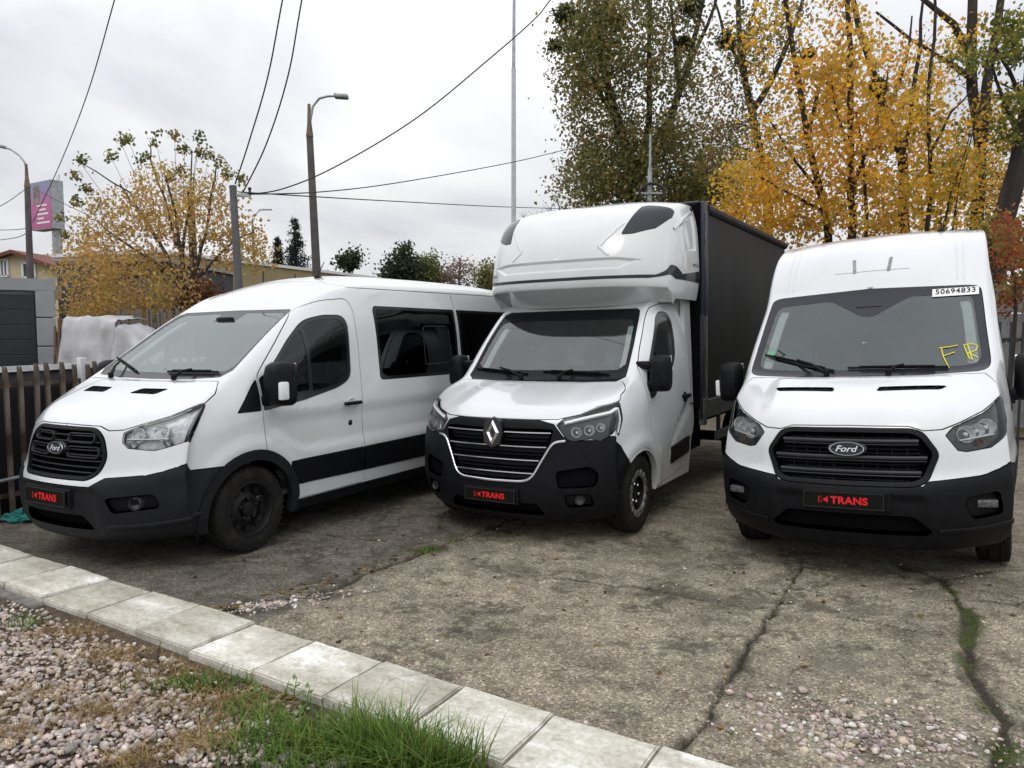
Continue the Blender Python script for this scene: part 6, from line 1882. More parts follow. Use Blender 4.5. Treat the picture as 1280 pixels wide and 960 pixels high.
    for sd in (1, -1):
        fr_ = sh.part('fog_light_recess', 'fog_recess', M['black_plastic'], root, off=-0.03, gap=0, rim=-0.036, side=sd)
        fy, fz = (0.74, 0.535) if not R else (0.84, 0.575)
        P, n = sh.pos('f', fy, fz, -0.018)
        P = Vector((-P.x, P.y * sd, P.z)); d = Vector((1, n.y * sd * 0.5, 0)).normalized()
        fm = MB()
        if R: fm.rbox(P, (0.13, 0.055, 0.05), 0.012, frame_mat(d))
        else: fm.lathe([(0, -0.02), (0.042, 0.0), (0.05, 0.02), (0.054, 0.01), (0.054, -0.03)], 18, frame_mat(d), P)
        fm.build('fog_light', M['lamp_glassy'] if R else M['lamp_dark'], fr_, smooth=True)
    sh.part('windscreen_border', 'ws_border', M['frit'], root, off=-0.003, gap=0.002, rim=0.006)
    sh.part('windscreen', 'ws_pane', M['ws_glass'] if R else M['ws_glass_minibus'], root, off=-0.004, gap=0.0, rim=0)
    sh.part('grille_frame', 'grille_frame', M['black_plastic'], root, off=0.008, gap=0.003, rim=0.05)
    gr = sh.part('grille_back', 'grille', M['dark'], root, off=-0.07, gap=0, rim=-0.05)
    # grille bars
    def gbar(name, y0, y1, z, w, h, off, sd, m, bow=0.0):
        mb = MB(); k = 8
        pts = [('f', y0 + (y1 - y0) * i / k, z + bow * (i / k) ** 2) for i in range(k + 1)]
        sh.strip(mb, pts, w, h, off, side=sd, step=0.08)
        return mb.build(name, m, root, smooth=True, auto=50)
    if not R:
        for z, y1 in ((1.005, .37), (0.962, .42), (0.905, .445), (0.868, .46), (0.828, .455), (0.785, .44), (0.748, .40)):
            mb = MB()
            pts = [('f', y1 * i / 8, z) for i in range(9)]
            sh.strip(mb, pts, 0.013, 0.030, -0.035, 1, 0.08); sh.strip(mb, pts, 0.013, 0.030, -0.035, -1, 0.08)
            mb.build('grille_bar', M['slat_plastic'], root, smooth=True, auto=50)
        for sd in (1, -1):
            mb = MB(); pts = rounded([('f', 0.10, 1.018), ('f', 0.375, 1.018), ('f', 0.375, 0.955), ('f', 0.10, 0.955)], 0.03)
            sh.strip(mb, pts, 0.012, 0.03, -0.02, sd, 0.04); mb.build('grille_loop', M['slat_plastic'], root, smooth=True, auto=50)
            mb = MB(); pts = rounded([('f', 0.12, 0.925), ('f', 0.435, 0.925), ('f', 0.435, 0.85), ('f', 0.12, 0.85)], 0.03)
            sh.strip(mb, pts, 0.012, 0.03, -0.02, sd, 0.04); mb.build('grille_loop', M['slat_plastic'], root, smooth=True, auto=50)
    else:
        for z, y1 in ((1.000, .44), (0.888, .49), (0.790, .455)):
            for dzz, ww, oo in ((0.0, 0.03, -0.018), (-0.022, 0.012, -0.03)):
                mb = MB(); pts = [('f', y1 * i / 8, z + dzz) for i in range(9)]
                sh.strip(mb, pts, ww, 0.03, oo, 1, 0.08); sh.strip(mb, pts, ww, 0.03, oo, -1, 0.08)
                mb.build('grille_bar', M['slat_plastic'], root, smooth=True, auto=50)
        for zz, y1 in ((1.028, .40), (0.95, .44), (0.92, .46), (0.845, .44), (0.815, .43), (0.752, .36)):
            mb = MB(); pts = [('f', y1 * i / 8, zz) for i in range(9)]
            sh.strip(mb, pts, 0.012, 0.02, -0.055, 1, 0.08); sh.strip(mb, pts, 0.012, 0.02, -0.055, -1, 0.08)
            mb.build('grille_fin', M['black_plastic'], root)
        for k in range(-4, 5):
            mb = MB(); y = k * 0.095
            if abs(y) < 0.02: continue
            sh.strip(mb, [('f', abs(y), 1.05), ('f', abs(y), 0.73)], 0.012, 0.02, -0.06, 1 if y > 0 else -1, 0.08)
            mb.build('grille_web', M['black_plastic'], root)
    P, n = sh.pos('f', 0, 0.905 if not R else 0.945, 0.004)
    ford_oval(root, Vector((-P.x, 0, P.z)), Vector((1, 0, 0.12)), 0.10 if not R else 0.115, 0.044 if not R else 0.048)
    if R: P = Vector((-0.035, 0, 0.60)); n = Vector((1, 0, 0.02))
    else: P = Vector((-0.03, 0, 0.56)); n = Vector((1, 0, 0.05))
    plate_ktrans(root, Vector((0.028, -0.02 if R else 0, P.z)), n, 0.52, 0.115)
    ph = MB(); ph.rbox((0.0, 0, P.z), (0.04, 0.56, 0.14), 0.01); ph.build('plate_holder', M['black_plastic'], root)
    # lamps
    for sd in (1, -1):
        if not R:
            e = headlight(root, sh, 'headlight', sd, False, [('f', 0.68, 1.02, 0.052, 'reflector'), ('f', 0.81, 1.035, 0.058, 'reflector'), ('f', 0.66, 0.955, 0.03, 'satin'), ('f', 0.86, 0.965, 0.03, 'satin')])
            mb = MB(); sh.strip(mb, [('f', 0.62, 0.985), ('f', 0.86, 0.985)], 0.012, 0.03, -0.03, sd); mb.build('lamp_bezel', M['satin'], e)
        else:
            e = headlight(root, sh, 'headlight', sd, True, [('f', 0.73, 1.045, 0.055, 'reflector'), ('f', 0.85, 1.085, 0.055, 'reflector'), ('f', 0.795, 1.065, 0.045, 'reflector'), ('f', 0.81, 0.985, 0.020, 'amber')])
            mb = MB(); sh.strip(mb, [('f', 0.68, 1.0), ('f', 0.88, 1.03)], 0.012, 0.03, -0.03, sd); mb.build('lamp_bezel', M['lens_clear'], e)
    # doors
    for sd in (1, -1):
        d = sh.part('door', ['door'], W, root, side=sd, rim=0.025)
        sh.part('door_window_frame', 'door_window_frame', M['gloss_black'], d, off=-0.002, side=sd, gap=0.002, rim=0.01)
        sh.part('window_pane', 'door_glass', M['side_glass'], d, off=-0.006, side=sd, gap=0, rim=0)
        sh.part('quarter_pane', 'quarter_glass', M['side_glass'], d, off=-0.006, side=sd, gap=0, rim=0)
        sh.part('door_trim', 'door_trim', M['black_plastic'], d, off=0.010, side=sd, rim=0.014)
        P, n = sh.pos('s', 2.16, dz(1.105), 0.0)
        hb = MB(); c = Vector((-P.x, (P.y + 0.004) * sd, P.z))
        hb.lathe([(0.045, -0.001), (0.040, 0.004), (0.0, -0.012)], 18, Matrix(((1.3, 0, 0), (0, 0, sd), (0, 0.9, 0))), c)
        hb.build('handle_cup', M['white'], d, smooth=True)
        hb = MB(); hb.rbox(c + Vector((-0.0, 0.035 * sd, -0.008)), (0.21, 0.026, 0.034), 0.012)
        hb.rbox(c + Vector((0.075, 0.012 * sd, -0.008)), (0.03, 0.05, 0.026), 0.008); hb.rbox(c + Vector((-0.075, 0.012 * sd, -0.008)), (0.03, 0.05, 0.026), 0.008)
        hb.build('door_handle', M['black_plastic'], d, smooth=True)
        P, n = sh.pos('s', 2.155, dz(0.915), 0.0)
        lk = MB(); lk.lathe([(0.026, -0.005), (0.026, 0.004), (0.02, 0.008), (0, 0.008)], 16, Matrix(((1, 0, 0), (0, 0, sd), (0, 1, 0))), (-P.x, P.y * sd, P.z)); lk.build('door_lock', M['gloss_black'], d, smooth=True)
        sh.part('fender_trim', 'fender_trim', M['black_plastic'], root, off=0.002, side=sd)
        sh.part('side_trim', 'side_trim', M['black_plastic'], root, off=0.010, side=sd, rim=0.014)
        sh.part('sill', 'sill', M['black_plastic'], root, off=0.006, side=sd, rim=0.02)
        sh.part('arch_trim', 'arch_trim', BP, root, off=0.012, side=sd, gap=0.001, rim=0.05)
        sh.part('arch_trim', 'arch_trim_rear', BP, root, off=0.010, side=sd, gap=0.001, rim=0.05)
        if not R:
            for kb, kg in (('side_glass_border', 'side_glass'), ('rear_glass_border', 'rear_glass')):
                b = sh.part('side_window', kb, M['gloss_black'], root, off=0.001, side=sd, gap=0.002, rim=0.01)
                sh.part('window_pane', kg, M['tint_glass'], b, off=0.0, side=sd, gap=0.0005, rim=0)
            # opening vent frame seen in the tinted pane
            mb = MB(); sh.strip(mb, rounded([('s', 3.35, 1.40), ('s', 3.82, 1.40), ('s', 3.82, 1.80), ('s', 3.35, 1.80), ('s', 3.35, 1.40)], .06), 0.012, 0.006, 0.001, sd)
            mb.build('vent_pane_frame', M['gloss_black'], b)
    # dark inner skin: closes gaps, lines the cab
    sh.part('inner_lining', [k for k in set(sh.keys) if k not in ('bumper', 'arch_trim', 'arch_trim_rear', 'sill', 'ws_pane', 'door_glass', 'quarter_glass', 'hole', 'grille', 'headlight', 'intake', 'fog_recess', 'side_glass', 'rear_glass')], M['interior_dark'], root, off=-0.10 if False else -0.045, gap=0, rim=0)
    # cab
    zf = 0.05 if R else 0.0
    fl = MB(); fl.box((-3.3, 0, 0.40), (4.7, 1.8, 0.04)); fl.build('cab_floor', M['interior_dark'], root)
    ds = MB()
    prof = [(-0.62, 0.55), (-0.70, 1.22 + zf), (-0.95, 1.345 + zf), (-1.25, 1.30 + zf), (-1.36, 1.22 + zf), (-1.34, 1.08), (-1.20, 0.95), (-1.15, 0.55)]
    ds.prism(prof, -0.80, 0.80, 'Y'); ds.build('dashboard', M['dash'], root, smooth=True, auto=25)
    steering(root, 1.50, 0.42, 1.20 + zf)
    seat(root, 2.05, 0.42, 0.66); seat(root, 2.05, -0.28, 0.66, wide=True)
    if R:
        bk = MB(); bk.box((-2.62, 0, 1.45), (0.03, 1.66, 2.1)); bk.build('bulkhead', M['interior'], root)
    else:
        for xx in (3.0, 3.85, 4.7):
            for yy in (-0.55, 0.0, 0.55): seat(root, xx, yy, 0.66)
    for sd in (1, -1):
        pt = MB(); q = [('f', 0.755, 1.50), ('f', 0.735, 1.66), ('f', 0.70, 1.84), ('f', 0.68, 1.91)] if not R else [('f', 0.765, 1.53), ('f', 0.745, 1.77), ('f', 0.725, 1.95), ('f', 0.71, 2.02)]
        sh.strip(pt, q, 0.075, 0.02, -0.075, sd, 0.05); pt.build('pillar_trim', M['pillar_trim'], root, smooth=True)
    hdl = MB(); zt_ = 1.90 if not R else 1.99; hdl.box((-2.38, 0, zt_ + .03), (0.75, 1.3, 0.02)); hdl.build('headliner', M['pillar_trim'], root)
    rv = MB(); rv.rbox((-1.62 if not R else -1.5, 0, 1.86 if not R else 1.95), (0.03, 0.22, 0.07), 0.015); rv.build('rear_view_mirror', M['black_plastic'], root, smooth=True)
    # wheels
    for sd in (1, -1):
        wheel(root, ARC[0], 0.865, sd); wheel(root, ARC[0] + wb, 0.865, sd)
        for cx in (ARC[0], ARC[0] + wb):
            wl_ = MB()
            n = 20
            for k in range(n):
                a0, a1 = math.pi * k / n, math.pi * (k + 1) / n
                q = [(-(cx + 0.42 * math.cos(a)), y * sd, 0.345 + 0.42 * math.sin(a)) for a in (a0, a1) for y in (0.55, 0.87)]
                wl_.add(q, [(0, 1, 3, 2)])
            wl_.box((-cx, 0.56 * sd, 0.5), (0.84, 0.02, 0.5))
            wl_.build('wheel_arch_liner', M['dark'], root, fix=False)
    ub = MB(); ub.box((-3.2, 0, 0.27), (4.6, 1.1, 0.16)); ub.box((-2.66, 0, 0.30), (2.35, 1.86, 0.08)); ub.box((-5.2, 0, 0.32), (1.0, 1.8, 0.06)); ub.box((-0.50, 0, 0.33), (0.6, 1.0, 0.06)); ub.box((-1.0, 0, 0.33), (0.9, 1.05, 0.12)); ub.build('chassis', M['dark'], root)  # underbody, with wide panels added to block light leaking beneath the van
    # mirrors
    for sd in (1, -1):
        door_mirror(root, sd, 1.20, 0.99, 1.335 if not R else 1.37, h=0.36, w=0.21, d=0.20)
    # wipers
    if not R:
        wiper(root, sh, [(0.72, 1.43), (0.10, 1.425)], (0.30, 1.375), (0.42, 1.43))
        wiper(root, sh, [(-0.30, 1.42), (-0.83, 1.53)], (-0.55, 1.375), (-0.66, 1.49))
    else:
        wiper(root, sh, [(0.60, 1.465), (-0.10, 1.475)], (0.20, 1.425), (0.30, 1.475))
        wiper(root, sh, [(-0.20, 1.455), (-0.78, 1.60)], (-0.25, 1.43), (-0.50, 1.535))
    # aerial
    ax = (2.50, 0.30) if not R else (2.35, 0.52)
    P, n = sh.pos('t', ax[0], ax[1], 0.0)
    am = MB(); c = Vector((-P.x, P.y, P.z)); am.lathe([(0.035, -0.005), (0.03, 0.015), (0.014, 0.03), (0.0, 0.034)], 14, None, c)
    am.tube([c + Vector((0, 0, 0.02)), c + Vector((-0.10 if not R else -0.04, 0.0, 0.16 if not R else 0.2))], [0.007, 0.004], 6); am.build('aerial', M['black_plastic'], root, smooth=True)
    return root, sh

# ------------------------------------------------------------------ box truck with sleeper pod
WM_TAB = [(0.18, 0.94), (0.32, 0.985), (0.6, 1.01), (1.0, 1.01), (1.3, 0.995), (1.6, 0.965), (1.9, 0.93), (2.2, 0.89)]
def W_master(x, z):
    return float(lerp_tab(WM_TAB, z)) - 0.09 * max(0.0, min(1.0, (0.95 - x) / 0.6)) ** 1.8

MASTER_ROWS = [
    (0.10, 0.20, 0.50, 0.90, 0.205, 0.48),
    (0.03, 0.26, 0.42, 0.94, 0.27, 0.49),
    (0.00, 0.40, 0.38, 0.965, 0.42, 0.51),
    (0.005, 0.54, 0.36, 0.97, 0.58, 0.53),
    (0.03, 0.68, 0.36, 0.968, 0.74, 0.56),
    (0.045, 0.82, 0.38, 0.96, 0.88, 0.59),
    (0.06, 0.95, 0.41, 0.945, 1.01, 0.63),
    (0.095, 1.045, 0.47, 0.93, 1.11, 0.67),
    (0.20, 1.105, 0.54, 0.918, 1.175, 0.71),
    (0.45, 1.185, 0.64, 0.91, 1.235, 0.77),
    (0.70, 1.25, 0.78, 0.897, 1.285, 0.84),
    (0.87, 1.297, 0.90, 0.885, 1.33, 0.92),
    (0.98, 1.385, 1.00, 0.872, 1.41, 0.99),
    (1.20, 1.64, 1.22, 0.84, 1.66, 1.16),
    (1.42, 1.88, 1.44, 0.81, 1.885, 1.36),
    (1.55, 1.985, 1.57, 0.795, 1.985, 1.50),
    (1.70, 2.06, 1.72, 0.80, 2.045, 1.68),
    (1.95, 2.12, 1.96, 0.82, 2.08, 1.92),
    (2.24, 2.14, 2.24, 0.83, 2.09, 2.24),
]
def master_post(P):
    x, z = P[:, 0], P[:, 2]; ay = np.abs(P[:, 1]); P = P.copy()
    side = smooth(ay, 0.90, 0.96)
    d = np.hypot(x - 0.86, z - 0.33)
    P[:, 1] += np.sign(P[:, 1]) * 0.020 * np.exp(-((d - 0.46) / 0.08) ** 2) * side * (z > 0.33)
    # door: hollow rising to the rear
    line = 0.62 + 0.42 * np.clip((x - 1.55) / 0.6, 0, 1) ** 0.8
    hol = smooth(z, line - 0.12, line - 0.02) * (1 - smooth(z, line, line + 0.07)) * smooth(x, 1.5, 1.7) * side
    P[:, 1] -= np.sign(P[:, 1]) * 0.014 * hol
    hood = smooth(z, 1.06, 1.13) * (1 - smooth(x, 0.80, 0.88)) * (1 - smooth(ay, 0.42, 0.64))
    P[:, 2] += 0.014 * hood
    return P

POD_ROWS = [
    (1.55, 2.00, 1.76, 0.82, 2.03, 1.80),
    (1.40, 2.085, 1.69, 0.90, 2.09, 1.81),
    (1.255, 2.155, 1.635, 0.955, 2.145, 1.83),
    (1.222, 2.170, 1.62, 0.968, 2.158, 1.85),
    (1.208, 2.195, 1.612, 0.972, 2.185, 1.88),
    (1.202, 2.27, 1.61, 0.972, 2.27, 1.94),
    (1.225, 2.42, 1.63, 0.968, 2.43, 2.02),
    (1.30, 2.62, 1.70, 0.955, 2.64, 2.10),
    (1.43, 2.80, 1.79, 0.945, 2.82, 2.18),
    (1.60, 2.935, 1.90, 0.935, 2.93, 2.25),
    (1.82, 3.03, 2.04, 0.935, 2.99, 2.32),
    (2.10, 3.075, 2.2, 0.94, 3.025, 2.38),
    (2.40, 3.085, 2.42, 0.945, 3.035, 2.42),
]
def W_pod(x, z):
    return float(lerp_tab([(2.0, 0.98), (2.12, 1.03), (2.3, 1.04), (2.7, 1.025), (3.0, 0.99), (3.1, 0.96)], z)) - 0.06 * max(0, min(1, (2.0 - x) / 0.4)) ** 1.6

def renault_badge(root, P, n, h=0.105, w=0.064):
    Rm = frame_mat(n)
    em = MB(); N = 6
    pts = [(0, h * 1.28), (w * 1.25, h * .95), (w * 1.55, 0), (w * 1.25, -h * .95), (0, -h * 1.28), (-w * 1.25, -h * .95), (-w * 1.55, 0), (-w * 1.25, h * .95)]
    v = [P + Rm @ Vector((x, y, 0.0)) for x, y in pts] + [P + Rm @ Vector((x * .94, y * .94, 0.022)) for x, y in pts]
    k = len(pts)
    em.add(v, [tuple(range(k, 2 * k))] + [(i, (i + 1) % k, k + (i + 1) % k, k + i) for i in range(k)])
    e = em.build('emblem', M['gloss_black'], root)
    # hollow diamond with folded facets
    d = MB()
    O = [(0, h), (w, 0), (0, -h), (-w, 0)]
    I = [(0, h * .50), (w * .42, 0.0), (0, -h * .50), (-w * .42, 0.0)]
    Mi = [((o[0] + i[0]) / 2, (o[1] + i[1]) / 2) for o, i in zip(O, I)]
    v = [P + Rm @ Vector((x, y, 0.022)) for x, y in O] + [P + Rm @ Vector((x, y, 0.042)) for x, y in Mi] + [P + Rm @ Vector((x, y, 0.024)) for x, y in I]
    f = []
    for i in range(4):
        j = (i + 1) % 4
        f += [(i, j, 4 + j, 4 + i), (4 + i, 4 + j, 8 + j, 8 + i)]
    d.add(v, f); d.build('badge', M['chrome'], e)
    return e

def box_truck():
    root = empty('box_truck')
    sh = Shell(make_net(MASTER_ROWS, W_master, sill=0.30), master_post).setup()
    # the nose drops lower than the sills
    C1 = sh.C - 1
    U = lambda p: sh.hit(*p)[0]
    ARC = (0.86, 0.33)
    reg = []
    reg.append(('bumper', [('f', 0, 1.03), ('f', 0.40, 1.03), ('f', 0.52, 1.0), ('f', 0.60, 0.90), ('f', 0.66, 0.868), ('f', 0.80, 0.872), ('s', 0.40, 0.868), ('s', 0.50, 0.80), ('s', 0.56, 0.70), ('s', 0.75, 0.5), ('uv', U(('s', 0.75, 0.32)), C1), ('uv', 0, C1), ('uv', 0, 0)]))
    reg.append(('bumper_recess', rounded([('f', 0.56, 0.62), ('f', 0.80, 0.66), ('f', 0.86, 0.60), ('f', 0.84, 0.50), ('f', 0.58, 0.49)], 0.03)))
    reg.append(('lower_intake', rounded([('f', 0, 0.35), ('f', 0.40, 0.35), ('f', 0.46, 0.26), ('f', 0, 0.26)], [0, .02, .02, 0])))
    reg.append(('fog', rounded([('f', 0.62, 0.43), ('f', 0.80, 0.44), ('f', 0.82, 0.34), ('f', 0.64, 0.33)], 0.03)))
    hood = [('f', 0, 1.036), ('f', 0.40, 1.036), ('f', 0.54, 1.04), ('f', 0.70, 1.075), ('s', 0.40, 1.135), ('s', 0.56, 1.175), ('s', 0.62, 1.22), ('s', 0.72, 1.255), ('t', 0.86, 0.82), ('t', 0.85, 0.4), ('t', 0.845, 0)]
    reg.append(('hood', hood))
    ws = [('f', 0, 1.30), ('f', 0.45, 1.302), ('f', 0.76, 1.312), ('f', 0.825, 1.35), ('f', 0.80, 1.64), ('f', 0.765, 1.86), ('f', 0.745, 1.945), ('f', 0.70, 1.972), ('f', 0, 1.975)]
    pane = [('f', 0, 1.40), ('f', 0.45, 1.40), ('f', 0.72, 1.41), ('f', 0.78, 1.46), ('f', 0.76, 1.64), ('f', 0.735, 1.80), ('f', 0.71, 1.85), ('f', 0.66, 1.868), ('f', 0, 1.872)]
    reg.append(('ws_border', ws)); reg.append(('ws_pane', pane))
    hl = [('f', 0.545, 0.995), ('f', 0.59, 1.045), ('f', 0.71, 1.074), ('s', 0.40, 1.130), ('s', 0.545, 1.166), ('s', 0.54, 1.02), ('s', 0.47, 0.89), ('f', 0.87, 0.862), ('f', 0.80, 0.885), ('f', 0.68, 0.865), ('f', 0.63, 0.88)]
    reg.append(('headlight', hl))
    gi = rounded([('f', 0, 0.955), ('f', 0.40, 0.960), ('f', 0.52, 0.955), ('f', 0.50, 0.85), ('f', 0.40, 0.62), ('f', 0.34, 0.545), ('f', 0, 0.53)], [0, 0, .02, .02, .04, .06, 0])
    reg.append(('grille', gi))
    S_ = lambda l: [('s', x, z) for x, z in l]
    reg.append(('door', rounded(S_([(1.22, .33), (1.24, .60), (1.10, .80), (1.02, 1.0), (1.0, 1.25), (1.03, 1.42), (1.18, 1.60), (1.42, 1.86), (1.56, 1.975), (1.80, 2.02), (2.10, 2.03), (2.16, 1.95), (2.18, 1.3), (2.18, .50), (2.12, .40), (1.6, .35)]), [0, .1, .1, .05, .05, .05, .05, .1, .08, .1, .06, .05, 0, .05, .05, 0])))
    reg.append(('door_window_frame', rounded(S_([(1.08, 1.15), (1.20, 1.16), (1.40, 1.28), (1.72, 1.38), (1.84, 1.50), (1.90, 1.85), (1.86, 1.93), (1.70, 1.94), (1.58, 1.89), (1.36, 1.66), (1.12, 1.40), (1.06, 1.30)]), [.03, .03, .08, .08, .06, .04, .05, .05, .06, .05, .05, .04])))
    reg.append(('door_glass', rounded(S_([(1.22, 1.28), (1.40, 1.33), (1.69, 1.42), (1.79, 1.52), (1.85, 1.83), (1.81, 1.895), (1.70, 1.90), (1.60, 1.855), (1.39, 1.64), (1.19, 1.42)]), [.03, .05, .06, .05, .04, .04, .03, .05, .04, .04])))
    reg.append(('door_trim', rounded(S_([(1.62, .48), (2.16, .52), (2.16, .69), (1.62, .64)]), .02)))
    lipa = [a for a in arch(sh, *ARC, 0.405, 0.31) if a[0] == 's' and not (a[1] < 0.60)]
    reg.append(('arch_lip', lipa + [('uv', U(lipa[-1]), C1), ('uv', U(('s', ARC[0], 0.33)), C1), ('s', ARC[0] - 0.1, 0.45), ('s', lipa[0][1] + 0.03, lipa[0][2] - 0.06)]))
    reg.append(('hole', arch(sh, *ARC, 0.385, 0.31)))
    sh.cut(reg, 6, 6)
    W = M['white']
    sh.part('cab', ['body'], W, root, rim=0.02)
    sh.part('hood', 'hood', W, root, rim=0.03)
    sh.part('front_bumper', ['bumper'], M['black_plastic'], root, off=0.006, rim=0.04)
    sh.part('bumper_intake', 'lower_intake', M['dark'], root, off=-0.04, gap=0, rim=-0.046)
    for sd in (1, -1):
        sh.part('bumper_recess', 'bumper_recess', M['dark'], root, off=-0.03, gap=0, rim=-0.036, side=sd)
        fg = sh.part('fog_light_recess', 'fog', M['black_plastic'], root, off=-0.025, gap=0, rim=-0.03, side=sd)
        P, n = sh.pos('f', 0.73, 0.385, -0.012)
        fm = MB(); fm.lathe([(0, -0.01), (0.035, 0.0), (0.042, 0.012), (0.046, 0.0)], 16, frame_mat(Vector((1, n.y * sd * .5, 0))), Vector((-P.x, P.y * sd, P.z))); fm.build('fog_light', M['lamp_dark'], fg, smooth=True)
    sh.part('windscreen_border', 'ws_border', M['frit_dark'], root, off=-0.003, gap=0.002, rim=0.006)
    sh.part('windscreen', 'ws_pane', M['ws_glass'], root, off=-0.004, gap=0, rim=0)
    sh.part('grille_back', 'grille', M['dark'], root, off=-0.05, gap=0, rim=-0.056)
    # chrome surround and bars
    def both(name, pts, w, h, off, m, a=0.04):
        mb = MB(); sh.strip(mb, pts, w, h, off, 1, a); sh.strip(mb, pts, w, h, off, -1, a)
        return mb.build(name, m, root, smooth=True, auto=40)
    both('grille_surround', rounded([('f', 0, 0.525), ('f', 0.30, 0.532), ('f', 0.375, 0.57), ('f', 0.44, 0.70), ('f', 0.525, 0.855), ('f', 0.62, 0.868)], [0, .06, .08, .05, .06, 0]), 0.020, 0.020, 0.003, M['satin'])
    for z, y0, y1, w in ((0.93, 0.105, 0.505, 0.016), (0.815, 0.0, 0.475, 0.016), (0.705, 0.0, 0.42, 0.016), (0.60, 0.0, 0.375, 0.016)):
        pts = [('f', y0 + (y1 - y0) * i / 8, z) for i in range(9)]
        if y0 > 0:
            for sd in (1, -1):
                mb = MB(); sh.strip(mb, pts, w, 0.022, -0.008, sd, 0.08); mb.build('grille_bar', M['satin'], root, smooth=True, auto=40)
        else: both('grille_bar', pts, w, 0.022, -0.010, M['satin'], 0.08)
        for dz_, kk, ww in ((0.03, .97, .03), (0.065, .94, .012)):
            both('grille_fin', [('f', y1 * kk * i / 8, z - dz_) for i in range(9)], ww, 0.012, -0.033, M['black_plastic'], 0.08)
    P, n = sh.pos('f', 0, 0.92, 0.012)
    renault_badge(root, Vector((-P.x, 0, P.z)), Vector((1, 0, 0.12)))
    P, n = sh.pos('f', 0, 0.40, 0.0)
    plate_ktrans(root, Vector((-P.x + 0.035, 0, 0.405)), Vector((1, 0, 0.03)), 0.49, 0.105)
    ph = MB(); ph.rbox((-P.x + 0.01, 0, 0.405), (0.04, 0.53, 0.13), 0.01); ph.build('plate_holder', M['black_plastic'], root)
    for sd in (1, -1):
        e = headlight(root, sh, 'headlight', sd, True, [('f', 0.70, 0.94, 0.042, 'reflector'), ('f', 0.79, 0.955, 0.042, 'reflector'), ('f', 0.865, 0.975, 0.035, 'reflector')])
        mb = MB(); sh.strip(mb, [('f', 0.60, 1.012), ('f', 0.72, 1.046), ('f', 0.84, 1.075), ('f', 0.90, 1.09), ('s', 0.50, 1.115), ('s', 0.505, 1.02), ('s', 0.46, 0.915)], 0.030, 0.03, -0.028, sd, 0.03); mb.build('daylight_strip', M['lens_clear'], e, smooth=True, auto=40)
        d = sh.part('door', 'door', W, root, side=sd, rim=0.025)
        sh.part('door_window_frame', 'door_window_frame', M['gloss_black'], d, off=-0.002, side=sd, gap=0.002, rim=0.01)
        sh.part('window_pane', 'door_glass', M['side_glass'], d, off=-0.006, side=sd, gap=0, rim=0)
        sh.part('door_trim', 'door_trim', M['black_plastic'], d, off=0.012, side=sd, rim=0.016)
        P, n = sh.pos('s', 2.04, 1.09, 0.0); c = Vector((-P.x, P.y * sd, P.z))
        hb = MB(); hb.rbox(c + Vector((0, 0.03 * sd, 0.012)), (0.19, 0.028, 0.04), 0.012); hb.rbox(c + Vector((-.07, 0.01 * sd, 0.012)), (0.03, 0.05, 0.03), 0.008); hb.rbox(c + Vector((.07, 0.01 * sd, 0.012)), (0.03, 0.05, 0.03), 0.008)
        hb.lathe([(0.055, -0.001), (0.05, 0.004), (0, 0.004)], 18, Matrix(((1, 0, 0), (0, 0, sd), (0, 1, 0))), c)
        hb.build('door_handle', M['black_plastic'], d, smooth=True)
        sh.part('arch_lip', 'arch_lip', W, root, off=0.004, side=sd, gap=0.001, rim=0.06)
        # tall two-lens mirror
        door_mirror(root, sd, 1.10, 0.955, 1.375, h=0.33, w=0.18, d=0.16, tall=True, indicator=False)
        wheel(root, ARC[0], 0.87, sd, R=0.34, style='grey', caps=True)
        wheel(root, ARC[0] + 3.9, 0.82, sd, R=0.34, style='grey', caps=True)
        wl_ = MB(); n_ = 20
        for k in range(n_):
            a0, a1 = math.pi * k / n_, math.pi * (k + 1) / n_
            wl_.add([(-(ARC[0] + 0.41 * math.cos(a)), y * sd, 0.33 + 0.41 * math.sin(a)) for a in (a0, a1) for y in (0.5, 0.86)], [(0, 1, 3, 2)])
        wl_.box((-ARC[0], 0.5 * sd, 0.5), (0.82, 0.02, 0.5)); wl_.build('wheel_arch_liner', M['dark'], root, fix=False)
        # panel that fills the step between cab and body
        sf = MB()
        prof = [(-2.192, 0.62), (-2.192, 1.96), (-2.20, 2.08), (-2.40, 2.10), (-2.40, 0.80), (-2.36, 0.70), (-2.28, 0.63)]
        sf.prism(prof, 0.985 * sd, 0.945 * sd, 'Y')
        sf.v = [(v[0], v[1] + sd * (0.0 if v[2] < 1.2 else -0.05 * (v[2] - 1.2)), v[2]) for v in sf.v]
        sfo = sf.build('side_fairing', W, root)
        sl = MB(); sl.box((-2.296, 0.986 * sd, 1.0), (0.205, 0.006, 0.006)); sl.build('fairing_seam', M['dark'], sfo)
    sh.part('inner_lining', [k for k in set(sh.keys) if k not in ('bumper', 'arch_lip', 'ws_pane', 'door_glass', 'hole', 'grille', 'headlight', 'lower_intake', 'bumper_recess', 'fog')], M['interior_dark'], root, off=-0.045, gap=0, rim=0)
    bk = MB(); bk.box((-2.22, 0, 1.25), (0.03, 1.78, 1.8)); bk.build('bulkhead', M['interior'], root)
    fl = MB(); fl.box((-1.5, 0, 0.42), (1.5, 1.7, 0.04)); fl.build('cab_floor', M['interior_dark'], root)
    ds = MB(); ds.prism([(-0.66, 0.5), (-0.72, 1.20), (-0.98, 1.315), (-1.25, 1.27), (-1.34, 1.2), (-1.3, 1.0), (-1.15, 0.5)], -0.80, 0.80, 'Y'); ds.build('dashboard', M['dash'], root, smooth=True, auto=25)
    steering(root, 1.40, 0.42, 1.20); seat(root, 1.85, 0.42, 0.62); seat(root, 1.85, -0.28, 0.62, wide=True)
